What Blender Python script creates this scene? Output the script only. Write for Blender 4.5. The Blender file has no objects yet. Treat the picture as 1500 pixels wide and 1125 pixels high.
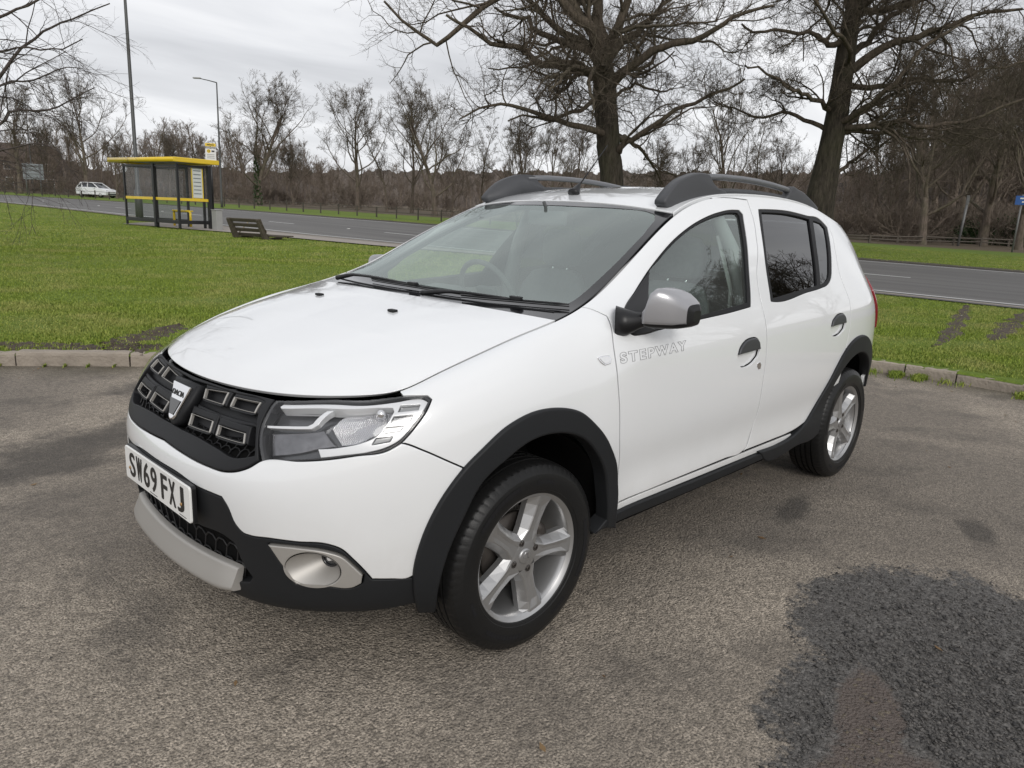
# White hatchback parked beside a grass verge, bus shelter and bare winter trees behind
import bpy, bmesh, math, random
import numpy as np
from mathutils import Vector, Matrix
from mathutils.geometry import delaunay_2d_cdt
PI=math.pi
scn=bpy.context.scene
COL=scn.collection
rng=np.random.default_rng(7)
# ------------------------------------------------------------------ object helpers
def link(name,me,mat=None,parent=None):
    o=bpy.data.objects.new(name,me);COL.objects.link(o)
    if mat is not None and me is not None:
        for m in (mat if isinstance(mat,(list,tuple)) else [mat]): me.materials.append(m)
    if parent is not None:o.parent=parent
    return o
def thing(name,label,cat,loc=(0,0,0),rz=0,group=None):
    o=bpy.data.objects.new(name,None);COL.objects.link(o);o.location=loc;o.rotation_euler=(0,0,rz);o.empty_display_size=.2
    return tag(o,label,cat,group)
def tag(o,label=None,cat=None,group=None,kind=None):
    if label:o['label']=label
    if cat:o['category']=cat
    if group:o['group']=group
    if kind:o['kind']=kind
    return o
def copy_tree(o,parent=None):
    c=o.copy();COL.objects.link(c);c.parent=parent
    for ch in list(o.children): copy_tree(ch,c)
    return c
def mesh_np(name,V,faces,N=None,smooth=True,sharp=False):
    """V (n,3); faces: list of arrays (m,3)/(m,4) or list of tuples"""
    me=bpy.data.meshes.new(name)
    V=np.asarray(V,np.float32)
    if isinstance(faces,np.ndarray): faces=[faces]
    if len(faces) and isinstance(faces[0],np.ndarray):
        faces=[f for f in faces if len(f)]
        loops=np.concatenate([f.ravel() for f in faces]).astype(np.int32)
        tot=np.concatenate([np.full(len(f),f.shape[1]) for f in faces]).astype(np.int32)
        st=np.concatenate([[0],np.cumsum(tot)[:-1]]).astype(np.int32)
        me.vertices.add(len(V));me.vertices.foreach_set('co',V.ravel())
        me.loops.add(len(loops));me.loops.foreach_set('vertex_index',loops)
        me.polygons.add(len(tot));me.polygons.foreach_set('loop_start',st)
        me.polygons.foreach_set('loop_total',tot)
        me.update(calc_edges=True)
    else:
        me.from_pydata([tuple(map(float,v)) for v in V],[],faces);me.update()
    if smooth: me.polygons.foreach_set('use_smooth',np.ones(len(me.polygons),bool))
    me.validate(clean_customdata=False)
    if N is not None: me.normals_split_custom_set_from_vertices([tuple(map(float,n)) for n in N])
    return me
class MB:
    "collects simple shapes into one mesh"
    def __init__(s): s.V=[];s.F=[];s.S=[]
    def add(s,V,F,smooth=False):
        k=len(s.V);s.V+= [tuple(map(float,v)) for v in V];s.F+=[tuple(i+k for i in f) for f in F];s.S+=[smooth]*len(F);return s
    def box(s,c,d,rz=0,b=0.0,M=None):
        x,y,z=[a/2 for a in d]
        if b<=0:
            V=[(i*x,j*y,k*z) for k in(-1,1) for j in(-1,1) for i in(-1,1)]
            F=[(0,2,3,1),(4,5,7,6),(0,1,5,4),(2,6,7,3),(0,4,6,2),(1,3,7,5)]
        else:
            bm=bmesh.new();bmesh.ops.create_cube(bm,size=1);bmesh.ops.scale(bm,vec=d,verts=bm.verts)
            bmesh.ops.bevel(bm,geom=list(bm.edges),offset=b,segments=2,affect='EDGES',profile=.6)
            bm.verts.index_update();V=[v.co[:] for v in bm.verts];F=[[v.index for v in f.verts] for f in bm.faces];bm.free()
        R=Matrix.Rotation(rz,4,'Z') if M is None else M
        V=[tuple(R@Vector(v)+Vector(c)) for v in V];return s.add(V,F)
    def tube(s,pts,r,n=8,cap=True,smooth=True,flat=1.0):
        pts=[Vector(p) for p in pts];m=len(pts);rs=r if isinstance(r,(list,tuple)) else [r]*m
        V=[];F=[];up=None
        for i,p in enumerate(pts):
            t=(pts[min(i+1,m-1)]-pts[max(i-1,0)]).normalized()
            if up is None: up=Vector((0,0,1)) if abs(t.z)<.95 else Vector((1,0,0))
            a=t.cross(up).normalized();b=a.cross(t).normalized();up=b
            for k in range(n):
                an=2*PI*k/n;V.append(p+a*math.cos(an)*rs[i]+b*math.sin(an)*rs[i]*flat)
        for i in range(m-1):
            for k in range(n): F.append((i*n+k,i*n+(k+1)%n,(i+1)*n+(k+1)%n,(i+1)*n+k))
        if cap: F.append(tuple(range(n-1,-1,-1)));F.append(tuple((m-1)*n+k for k in range(n)))
        return s.add(V,F,smooth)
    def lathe(s,prof,n=48,axis='Y',c=(0,0,0),smooth=True,close=False):
        "prof: list of (axial,radius)"
        V=[];F=[];m=len(prof)
        for a,r in prof:
            for k in range(n):
                t=2*PI*k/n;u,w=r*math.cos(t),r*math.sin(t)
                p=(u,a,w) if axis=='Y' else ((u,w,a) if axis=='Z' else (a,u,w))
                V.append((p[0]+c[0],p[1]+c[1],p[2]+c[2]))
        for i in range(m-1 if not close else m):
            j=(i+1)%m
            for k in range(n):F.append((i*n+k,j*n+k,j*n+(k+1)%n,i*n+(k+1)%n))
        return s.add(V,F,smooth)
    def prism(s,poly,h,M,smooth=False):
        "poly in local xy, extruded 0..h in local z, transformed by M"
        n=len(poly);V=[M@Vector((x,y,0)) for x,y in poly]+[M@Vector((x,y,h)) for x,y in poly]
        F=[tuple(range(n-1,-1,-1)),tuple(range(n,2*n))]+[(i,(i+1)%n,n+(i+1)%n,n+i) for i in range(n)]
        return s.add(V,F,smooth)
    def grid(s,G,smooth=True,closev=False):
        G=np.asarray(G);a,b=G.shape[:2];F=[(i*b+j,(i+1)*b+j,(i+1)*b+(j+1)%b,i*b+(j+1)%b) for i in range(a-1) for j in range(b if closev else b-1)]
        return s.add(G.reshape(-1,3),F,smooth)
    def build(s,name,mat,parent=None):
        me=bpy.data.meshes.new(name);me.from_pydata(s.V,[],s.F);me.update()
        me.polygons.foreach_set('use_smooth',s.S)
        bm=bmesh.new();bm.from_mesh(me);bmesh.ops.recalc_face_normals(bm,faces=bm.faces);bm.to_mesh(me);bm.free()
        return link(name,me,mat,parent)
# ------------------------------------------------------------------ material helpers
def newmat(name):
    m=bpy.data.materials.new(name);m.use_nodes=True;nt=m.node_tree;nt.nodes.clear()
    o=nt.nodes.new('ShaderNodeOutputMaterial');return m,nt,o
def N(nt,t,**k):
    n=nt.nodes.new(t)
    for a,b in k.items():
        if a in n.inputs: n.inputs[a].default_value=b
        else: setattr(n,a,b)
    return n
def L(nt,a,b): nt.links.new(a,b)
def pbr(name,col,rough=.5,metal=0,coat=0,spec=.5,bump=None,var=None,**kw):
    m,nt,o=newmat(name);b=nt.nodes.new('ShaderNodeBsdfPrincipled');L(nt,b.outputs[0],o.inputs[0])
    b.inputs['Base Color'].default_value=(*col,1);b.inputs['Roughness'].default_value=rough;b.inputs['Metallic'].default_value=metal
    b.inputs['Coat Weight'].default_value=coat;b.inputs['Coat Roughness'].default_value=.03;b.inputs['Specular IOR Level'].default_value=spec
    for k,v in kw.items(): b.inputs[k.replace('_',' ')].default_value=v
    tc=nt.nodes.new('ShaderNodeTexCoord')
    if var:   # (scale, amount)
        n=N(nt,'ShaderNodeTexNoise',Scale=var[0],Detail=6.0);L(nt,tc.outputs['Object'],n.inputs['Vector'])
        mx=nt.nodes.new('ShaderNodeMix');mx.data_type='RGBA';mx.inputs[6].default_value=(*[c*(1-var[1]) for c in col],1);mx.inputs[7].default_value=(*[min(1,c*(1+var[1])) for c in col],1)
        L(nt,n.outputs[0],mx.inputs[0]);L(nt,mx.outputs[2],b.inputs['Base Color'])
    if bump:  # (scale, strength, distance)
        n=N(nt,'ShaderNodeTexNoise',Scale=bump[0],Detail=4.0);L(nt,tc.outputs['Object'],n.inputs['Vector'])
        bp=N(nt,'ShaderNodeBump',Strength=bump[1],Distance=bump[2]);L(nt,n.outputs[0],bp.inputs['Height']);L(nt,bp.outputs[0],b.inputs['Normal'])
    return m
def glass_mat(name,tint,refl=1.0,dark=0.0,ior=1.5,rough=0.0,haze=0.0,rt=(1,1,1)):
    m,nt,o=newmat(name);tr=N(nt,'ShaderNodeBsdfTransparent');tr.inputs[0].default_value=(*tint,1)
    gl=N(nt,'ShaderNodeBsdfGlossy');gl.inputs[0].default_value=(refl*rt[0],refl*rt[1],refl*rt[2],1);gl.inputs['Roughness'].default_value=rough
    fr=N(nt,'ShaderNodeFresnel',IOR=ior);ge=N(nt,'ShaderNodeNewGeometry');mr=N(nt,'ShaderNodeMapRange');mr.inputs['To Min'].default_value=ior;mr.inputs['To Max'].default_value=1/ior;L(nt,ge.outputs['Backfacing'],mr.inputs['Value']);L(nt,mr.outputs[0],fr.inputs['IOR']);mx=N(nt,'ShaderNodeMixShader');L(nt,fr.outputs[0],mx.inputs[0]);L(nt,tr.outputs[0],mx.inputs[1]);L(nt,gl.outputs[0],mx.inputs[2])
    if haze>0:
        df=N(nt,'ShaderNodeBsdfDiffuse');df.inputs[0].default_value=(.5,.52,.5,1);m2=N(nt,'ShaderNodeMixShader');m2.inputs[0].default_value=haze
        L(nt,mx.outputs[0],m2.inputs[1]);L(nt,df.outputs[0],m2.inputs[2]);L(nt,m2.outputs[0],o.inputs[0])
    else: L(nt,mx.outputs[0],o.inputs[0])
    return m

CAM=dict(c=[1.62696, 2.29882, 1.37783],r=[-0.702033, 0.71088, 0.042422],u=[-0.128733, -0.185268, 0.974219],fw=[-0.700413, -0.678473, -0.221578],f=1082.909)
BK={"grille_out":[[0.0,12.7],[0.356,12.718],[1.261,12.625],[1.994,12.492],[2.302,12.369],[2.398,11.523],[2.447,10.56],[2.541,9.575],[2.672,8.56],[2.478,8.169],[2.174,7.793],[1.939,7.642],[1.419,7.667],[0.627,7.877],[0.0,8.05]],"grille_in":[[0.0,12.2],[0.476,12.319],[1.383,12.262],[1.997,12.177],[2.173,12.01],[2.216,11.227],[2.408,9.861],[2.523,8.839],[2.049,8.58],[1.568,8.855],[0.956,9.118],[0.233,9.173],[0.0,9.2]],"r1":[[0.526,11.989],[1.164,12.253],[1.217,11.285],[0.595,11.28]],"r2":[[1.377,12.007],[2.081,11.967],[2.133,11.178],[1.421,11.284]],"r3":[[0.456,10.223],[1.158,10.233],[1.193,9.565],[0.507,9.528]],"r4":[[1.356,10.12],[2.124,9.985],[2.178,9.416],[1.383,9.531]],"midbar":[[0.462,10.883],[1.383,10.768],[2.269,10.683],[2.297,10.375],[1.392,10.37],[0.472,10.464]],"hl":[[2.313,12.338],[2.825,12.508],[3.667,12.638],[5.285,11.596],[6.018,10.903],[6.483,10.519],[6.623,10.201],[6.536,9.778],[6.149,8.887],[5.812,8.322],[5.435,8.135],[4.747,8.367],[3.592,8.589],[2.728,8.493],[2.542,9.498],[2.429,10.557],[2.408,11.423]],"chrome":[[2.519,11.979],[2.52,12.242],[3.826,12.343],[5.468,11.109],[6.415,10.425],[6.547,10.178],[6.442,9.769],[6.119,9.061],[5.781,8.486],[5.388,8.307],[5.047,8.343],[4.453,8.553],[3.991,8.667],[3.92,9.167],[4.447,9.012],[4.894,8.955],[5.235,9.088],[5.49,9.717],[5.596,10.319],[5.513,10.635],[4.78,11.337],[3.689,11.988],[2.586,11.845]],"led1":[[5.706,10.658],[6.336,10.217],[6.294,9.883],[5.697,10.205]],"led2":[[5.609,10.028],[6.167,9.712],[6.091,9.354],[5.542,9.624]],"led3":[[5.428,9.487],[5.914,9.228],[5.822,8.935],[5.347,9.122]],"led4":[[5.203,9.013],[5.636,8.806],[5.551,8.536],[5.093,8.67]],"hockey":[[2.512,10.61],[3.098,10.623],[3.55,10.614],[3.648,10.765],[3.743,11.767],[3.891,11.753],[3.788,10.657],[3.673,10.416],[3.129,10.447],[2.544,10.458]],"refl":[[4.148,11.707],[4.642,11.405],[5.447,10.71],[5.591,10.364],[5.524,9.693],[5.299,9.156],[5.047,9.07],[4.894,8.955],[4.684,8.952],[4.387,9.084],[4.058,10.451]],"indic":[[2.598,10.273],[3.227,10.352],[3.913,10.423],[4.299,9.115],[3.891,9.138],[3.575,9.013],[2.778,8.841]],"bump_white":[[0.0,8.05],[0.627,7.877],[1.419,7.667],[1.939,7.642],[2.174,7.793],[2.478,8.169],[2.674,8.541],[3.592,8.589],[4.747,8.367],[5.435,8.135],[5.812,8.322],[5.895,8.23],[6.35,7.58],[6.875,6.863],[7.406,6.242],[7.91,5.711],[7.738,5.415],[7.147,4.769],[6.755,3.745],[6.567,2.526],[6.41,2.287],[6.135,2.446],[6.048,2.386],[5.564,2.481],[5.119,2.609],[4.961,2.993],[4.694,3.583],[4.433,4.093],[4.148,4.34],[3.498,4.439],[2.939,4.47],[2.459,4.438],[2.33,4.472],[2.149,4.79],[1.996,5.645],[1.886,6.023],[1.676,6.055],[1.28,6.099],[0.707,6.382],[0.0,6.42]],"bump_low":[[0.0,6.42],[0.707,6.382],[1.28,6.099],[1.676,6.055],[1.886,6.023],[1.996,5.645],[2.149,4.79],[2.33,4.472],[2.459,4.438],[2.939,4.47],[3.498,4.439],[4.148,4.34],[4.433,4.093],[4.694,3.583],[4.961,2.993],[5.119,2.609],[5.564,2.481],[6.048,2.386],[6.264,2.341],[6.549,2.533],[6.707,2.202],[6.718,1.33],[6.795,0.363],[6.2,0.8],[5.6,0.62],[4.0,0.35],[2.0,0.25],[0.0,0.2]],"lowgr":[[0.0,3.96],[0.659,3.992],[1.065,3.964],[1.862,3.977],[2.023,3.832],[2.185,2.986],[2.384,2.494],[2.296,2.217],[1.893,2.042],[1.561,2.429],[0.941,2.569],[0.0,2.6]],"fog":[[2.873,4.236],[3.492,4.242],[4.144,4.059],[4.47,3.788],[4.707,3.343],[4.934,2.869],[4.902,2.496],[4.723,2.348],[4.056,2.491],[3.436,2.535],[3.259,3.064],[3.054,3.66]],"fogdark":[[2.569,4.36],[3.496,4.379],[4.147,4.251],[4.461,3.991],[4.738,3.483],[5.012,2.908],[5.043,2.382],[4.852,2.069],[3.975,2.227],[3.305,2.311],[3.008,2.618],[2.776,3.479]],"fender":[[5.02,12.85],[5.5,12.85],[6.0,12.85],[6.5,12.85],[7.0,12.85],[7.6,12.85],[8.2,12.85],[8.8,12.85],[9.4,12.85],[10.0,12.85],[10.5,12.85],[11.0,12.85],[11.35,12.85],[11.729,11.004],[11.649,9.335],[11.659,7.295],[11.741,6.353],[11.821,5.485],[11.947,4.318],[11.986,2.354],[11.996,1.816],[11.847,1.939],[11.767,1.574],[11.748,2.399],[11.708,3.817],[11.32,5.403],[10.762,6.522],[10.06,7.223],[9.392,7.216],[8.744,6.941],[8.149,6.398],[7.834,5.95],[7.91,5.711],[7.406,6.242],[6.875,6.863],[6.35,7.58],[5.895,8.23],[5.812,8.322],[6.149,8.887],[6.536,9.778],[6.623,10.201],[6.483,10.519],[6.018,10.903],[5.653,11.258]],"fdoor":[[11.729,11.004],[11.649,9.335],[11.659,7.295],[11.741,6.353],[11.821,5.485],[11.947,4.318],[11.986,2.354],[11.979,2.1],[12.05,2.277],[12.775,2.241],[13.599,2.266],[14.4,2.279],[15.2,2.291],[15.808,2.304],[15.939,2.484],[16.144,3.937],[16.147,5.858],[16.148,6.749],[16.089,7.919],[16.088,8.887],[16.666,10.565],[17.02,11.787],[17.11,12.576],[15.9,12.85],[15.4,12.85],[15.0,12.85],[14.5,12.85],[14.0,12.85],[13.5,12.85],[13.0,12.85],[12.5,12.85],[12.0,12.85],[11.7,12.85],[11.35,12.85]],"fopen":[[11.977,10.132],[12.244,10.786],[12.736,11.246],[13.276,11.565],[13.752,11.716],[14.195,11.81],[14.747,11.857],[15.301,11.894],[15.889,11.948],[16.33,11.977],[16.612,11.941],[16.672,11.753],[16.306,10.6],[15.971,9.718],[15.694,8.875],[14.874,8.814],[14.308,8.809],[13.723,8.803],[12.825,8.733],[12.409,8.741],[12.184,8.901],[12.017,9.408]],"fglass":[[13.257,11.46],[13.779,11.642],[14.204,11.726],[14.744,11.774],[15.289,11.806],[15.858,11.846],[16.285,11.869],[16.505,11.826],[16.532,11.674],[16.198,10.598],[15.876,9.737],[15.627,9.019],[14.886,8.979],[14.319,8.955],[13.556,8.951],[12.601,8.956]],"rdoor":[[15.9,12.85],[17.11,12.576],[17.02,11.787],[16.666,10.565],[16.088,8.887],[16.089,7.919],[16.148,6.749],[16.147,5.858],[16.144,3.937],[15.939,2.484],[15.828,2.304],[16.4,2.304],[17.0,2.304],[17.604,2.317],[18.107,2.437],[18.683,2.839],[19.136,3.566],[19.501,4.488],[20.14,4.771],[20.172,6.152],[20.234,6.663],[20.256,7.186],[20.22,8.332],[20.118,9.445],[20.398,10.273],[20.923,11.498],[21.166,12.824],[20.3,12.85],[19.5,12.85],[19.0,12.85],[18.5,12.85],[18.0,12.85],[17.0,12.85],[16.5,12.85]],"ropen":[[17.378,11.976],[17.777,11.992],[18.696,12.007],[19.714,11.931],[20.579,11.941],[20.792,11.603],[20.298,10.617],[19.841,9.835],[19.482,9.364],[19.159,9.169],[18.771,9.089],[18.019,9.017],[16.532,8.902],[16.448,8.929],[16.6,9.645],[16.89,10.549]],"rglass":[[17.456,11.844],[18.611,11.84],[19.744,11.741],[19.246,10.578],[18.942,9.868],[18.616,9.186],[17.344,9.077],[16.57,9.005],[16.691,9.642],[16.986,10.55]],"qglass":[[19.95,11.724],[20.427,11.701],[20.545,11.455],[20.137,10.605],[19.69,9.825],[19.333,9.369],[18.996,9.227],[18.812,9.205],[19.129,9.866],[19.442,10.591]],"quarter":[[20.3,12.85],[21.166,12.824],[20.923,11.498],[20.398,10.273],[20.118,9.445],[20.22,8.332],[20.256,7.186],[20.234,6.663],[20.172,6.152],[20.14,4.771],[19.501,4.488],[19.638,5.13],[20.101,5.784],[20.769,6.082],[21.374,6.113],[22.087,5.902],[22.829,5.316],[23.314,4.449],[24.0,4.4],[25.0,4.5],[26.0,4.6],[26.0,6.5],[25.2,7.2],[24.3,7.6],[24.0,8.8],[24.4,9.6],[25.0,10.2],[25.0,11.0],[25.0,12.0],[25.0,12.85],[24.0,12.85],[23.0,12.85],[22.0,12.85],[21.0,12.85]],"archin":[[11.652,1.476],[11.567,3.011],[11.414,4.189],[11.045,5.322],[10.546,6.235],[9.828,6.712],[9.037,6.626],[8.458,6.159],[7.894,5.586],[7.405,4.364],[6.994,2.928],[6.832,1.583],[6.923,0.0]],"archout":[[6.377,0.229],[6.16,1.652],[6.117,2.452],[6.304,3.891],[6.694,5.096],[7.336,6.223],[7.881,6.824],[8.514,7.481],[9.181,7.82],[9.837,7.764],[10.534,7.299],[11.052,6.365],[11.495,5.377],[11.833,4.262],[11.94,3.071],[11.955,1.701],[12.016,1.209]],"rarchout":[[16.4,1.949],[17.2,1.906],[17.852,2.095],[18.414,2.619],[18.909,3.636],[19.364,4.932],[19.776,5.784],[20.195,6.233],[20.672,6.468],[21.27,6.539],[21.915,6.431],[22.57,6.143],[23.161,5.548],[23.64,4.559],[23.851,3.663],[23.661,3.239]],"handle1":[[15.114,6.846],[15.157,7.045],[15.321,7.285],[15.533,7.362],[15.728,7.308],[15.834,7.154],[15.893,6.872]],"cup1":[[15.114,6.846],[15.157,7.045],[15.321,7.285],[15.533,7.362],[15.728,7.308],[15.834,7.154],[15.893,6.872],[15.851,6.686],[15.696,6.542],[15.463,6.465],[15.269,6.494],[15.162,6.61]],"handle2":[[19.051,7.062],[19.105,7.306],[19.317,7.519],[19.61,7.581],[19.807,7.498],[19.916,7.315],[19.954,7.104]],"cup2":[[19.051,7.062],[19.105,7.306],[19.317,7.519],[19.61,7.581],[19.807,7.498],[19.916,7.315],[19.954,7.104],[19.922,6.904],[19.707,6.767],[19.378,6.718],[19.161,6.777],[19.079,6.888]],"lock":[[15.828,6.479],[15.926,6.498],[15.977,6.412],[15.969,6.3],[15.894,6.295],[15.838,6.382]],"repeater":[[11.139,9.177],[11.292,9.033],[11.476,8.767],[11.516,8.532],[11.471,8.371],[11.31,8.526],[11.195,8.879]],"skid":[[0.0,2.62],[0.608,2.61],[0.921,2.583],[1.407,2.372],[1.88,2.334],[1.632,1.657],[1.1,0.7],[1.3,0.6],[0.8,0.7],[0.3,0.8],[0.0,0.76]],"fogell":[[4.417,3.111],[4.394,2.934],[4.333,2.781],[4.237,2.661],[4.113,2.579],[3.969,2.54],[3.817,2.543],[3.666,2.588],[3.526,2.674],[3.406,2.797],[3.316,2.95],[3.262,3.126],[3.249,3.316],[3.277,3.506],[3.343,3.682],[3.441,3.83],[3.565,3.936],[3.705,3.992],[3.853,3.991],[3.999,3.933],[4.136,3.823],[4.253,3.672],[4.343,3.494],[4.399,3.302]],"foginner":[[4.132,3.355]],"badge":[[0.0,10.827]],"logo":[[0.0,11.751],[0.097,9.66]],"text0":[[11.784,7.926]],"text1":[[13.559,7.851]],"sail":[[13.324,11.568],[12.885,10.402],[12.609,9.021],[12.811,8.722],[12.514,8.694],[12.232,8.822],[12.043,9.247],[11.965,9.982],[12.146,10.641],[12.727,11.246]],"w_clear":[[-0.676,0.1898],[-0.7082,0.3555],[-0.7929,0.6508],[-0.91,1.0],[-0.3169,0.9446],[0.3084,0.9355],[0.7694,0.9645],[0.852,0.9668],[0.9286,0.9104],[0.9551,0.7342],[0.9427,0.5294],[0.9316,0.3497],[0.9356,0.2178],[0.933,0.1465],[0.8757,0.1455],[0.6826,0.1485],[0.3374,0.136],[-0.1074,0.1473],[-0.5319,0.1674]],"w_blade1":[[-0.4348,0.1113],[-0.0497,0.1131],[0.3561,0.1145]],"w_blade2":[[0.3952,0.0687],[0.6582,0.113],[0.9977,0.1122]],"w_arm1":[[-0.7105,0.0857],[-0.6549,0.1374],[-0.2463,0.1303],[-0.0676,0.1316]],"w_arm2":[[0.3596,0.0831],[0.4594,0.1244],[0.6412,0.1306]],"w_hub2":[[0.6932,0.0634],[0.7782,0.0637]],"b_noz":[[0.3218,0.6696],[-0.2826,0.6965]]}
NR=14
# ---- plan outline of the body at its widest, front centre -> rear centre: x, y
PLAN=[(.825,0),(.818,.2),(.788,.40),(.728,.53),(.64,.64),(.54,.72),(.44,.778),(.34,.820),(.22,.850),(.08,.866),(-.08,.870),
 (-.25,.870),(-.42,.872),(-.65,.873),(-.90,.873),(-1.15,.873),(-1.40,.873),(-1.65,.873),(-1.90,.873),(-2.12,.872),(-2.34,.869),
 (-2.55,.862),(-2.74,.848),(-2.90,.825),(-3.04,.785),(-3.14,.71),(-3.20,.58),(-3.24,.32),(-3.25,0)]
# ---- top edge curve (bonnet front edge / bonnet shut line / screen edge / roof gutter / tailgate) for the same stations
TOP=[(.690,0,.848),(.678,.20,.850),(.634,.39,.856),(.56,.515,.861),(.46,.605,.866),(.375,.652,.873),(.29,.678,.915),(.20,.695,.948),(.10,.705,.978),(-.03,.712,1.014),(-.14,.716,1.037),
 (-.27,.718,1.068),(-.44,.695,1.125),(-.62,.672,1.222),(-.835,.633,1.334),(-1.10,.586,1.456),(-1.38,.564,1.510),(-1.65,.560,1.524),(-1.90,.560,1.529),(-2.12,.561,1.524),(-2.34,.565,1.508),
 (-2.52,.575,1.475),(-2.68,.585,1.435),(-2.80,.575,1.415),(-2.86,.56,1.41),(-2.88,.50,1.415),(-2.90,.40,1.42),(-2.92,.22,1.43),(-2.93,0,1.432)]
FR=dict(d=[.12,.045,.030,.030,.020,.008,.000,.004,.020,.052,.075,.098,.120],z=[.20,.235,.30,.37,.44,.51,.57,.615,.650,.690,.735,.780,.822])
CO=dict(d=[.10,.040,.020,.012,.006,.002,.000,.002,.010,.022,.040,.060,.090],z=[.22,.25,.31,.38,.45,.52,.58,.635,.685,.735,.780,.820,.850])
FE=dict(d=[.05,.022,.006,.002,.000,.000,.000,.004,.012,.026,.048,.078,.118],z=[.22,.28,.35,.43,.51,.59,.67,.75,.81,.860,.900,.932,.957])
DO=dict(d=[.07,.032,.014,.024,.024,.008,.000,.002,.010,.030],z=[.22,.27,.385,.45,.52,.60,.72,.84,.93,1.00])
RE=dict(d=[.10,.04,.02,.01,.0,.0,.0,.004,.016,.075],z=[.24,.29,.37,.45,.53,.61,.70,.80,.91,1.01])
def yglass(z): return float(np.interp(z,[.99,1.05,1.17,1.29,1.40,1.46,1.52],[.850,.825,.777,.724,.665,.622,.57]))
def lerp(a,b,t): return a+(b-a)*t
def profile(i):
    x,y=PLAN[i];n=len(PLAN)
    a=PLAN[max(i-1,0)];b=PLAN[min(i+1,n-1)]
    if i==0:a=(PLAN[1][0],-PLAN[1][1])
    if i==n-1:b=(PLAN[n-2][0],-PLAN[n-2][1])
    tx,ty=b[0]-a[0],b[1]-a[1];L=np.hypot(tx,ty);nx,ny=ty/L,-tx/L  # outward normal
    T=np.array(TOP[i]);rows=[]
    def tmpl(A,B,t): return [lerp(p,q,t) for p,q in zip(A['d'],B['d'])],[lerp(p,q,t) for p,q in zip(A['z'],B['z'])]
    if i<=11:
        if i<=3: d,z=tmpl(FR,CO,[0,.08,.35,.7][i])
        elif i<=5: d,z=tmpl(CO,FE,[0,.0,.3][i-3] if i>3 else 0)
        elif i<=8: d,z=tmpl(CO,FE,[.55,.8,1][i-6])
        else: d,z=FE['d'],FE['z']
        zs=list(z);k=(T[2]-.97) if i>=8 else 0
        for j in range(13):
            dz=0
            if i>=8 and j>=8: dz=k*(.25+.75*(j-8)/4.)
            rows.append([x-nx*d[j],y-ny*d[j],zs[j]+dz])
        if i>=5:
            # make the last rows run into the shut line
            for j,t in ((10,.0),(11,.18),(12,.45)):
                P=np.array(rows[j]);rows[j]=list(P*(1-t)+t*(T+np.array([0,.05,-.012])))
        else:
            for j,t in ((11,.1),(12,.3)):
                P=np.array(rows[j]);Q=T+np.array([nx*.012,ny*.012,-.02]);rows[j]=list(P*(1-t)+t*Q)
        rows.append(list(T))
    elif i<=22:
        for j in range(8): rows.append([x,y-DO['d'][j],DO['z'][j]])
        belt=min(.975+.055*max(0,min(1,(-.42-x)/1.7)),T[2]-.06)   # belt rises to the rear
        zb=belt+.035
        rows[7][2]=lerp(rows[6][2],belt,.62)
        rows.append([x,y-.012,belt-.03]);rows.append([x,y-.040,belt+.04])
        z9=belt+.04;H=T[2]-z9
        for f,m in ((.38,0.0),(.66,.12),(.87,.40)):
            z=z9+H*f;yy=lerp(min(yglass(z),y-.041)-{20:.0,21:.018,22:.05}.get(i,0)*f,T[1]+.06*(1-f),m);
            rows.append([lerp(x,T[0],f*.8),max(yy,T[1]+.006),z])
        if i<=14:
            rows[-1][1]=T[1]+.034;rows[-2][1]=max(rows[-2][1]-.01,T[1]+.065)
            rows[-1][2]=T[2]-.018;rows[-2][2]=T[2]-.05-.05*(i-12)
        rows.append(list(T))
    else:
        t=[0,.25,.55,.8,.95,1,1,1,1,1][i-22] if i>22 else 0
        dz=DO['d'][:8]+[.012,.040];zz=DO['z'][:7]+[.87,.99,1.07]
        for j in range(10):
            dd=lerp(dz[j],RE['d'][j],t);z=lerp(zz[j],RE['z'][j],t)
            rows.append([x-nx*dd,y-ny*dd,z])
        P9=np.array(rows[9])
        for f,bul in ((.33,.006),(.62,.018),(.86,.014)):
            Q=P9*(1-f)+T*f;rows.append([Q[0]+nx*bul,Q[1]+ny*bul,Q[2]])
        rows.append(list(T))
    return rows
NET=np.array([profile(i) for i in range(len(PLAN))])      # (29,14,3)
def pad(N):
    m=N[1:2]*[1,-1,1];e=N[-2:-1]*[1,-1,1]
    N=np.concatenate([m,N,e],0)
    lo=2*N[:,:1]-N[:,1:2];hi=2*N[:,-1:]-N[:,-2:-1]
    return np.concatenate([lo,N,hi],1)
def _bw(t): return np.stack([(1-t)**3,3*t**3-6*t**2+4,-3*t**3+3*t**2+3*t+1,t**3],-1)/6
def _dbw(t): return np.stack([-3*(1-t)**2,9*t**2-12*t,-9*t**2+6*t+3,3*t**2],-1)/6
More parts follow.
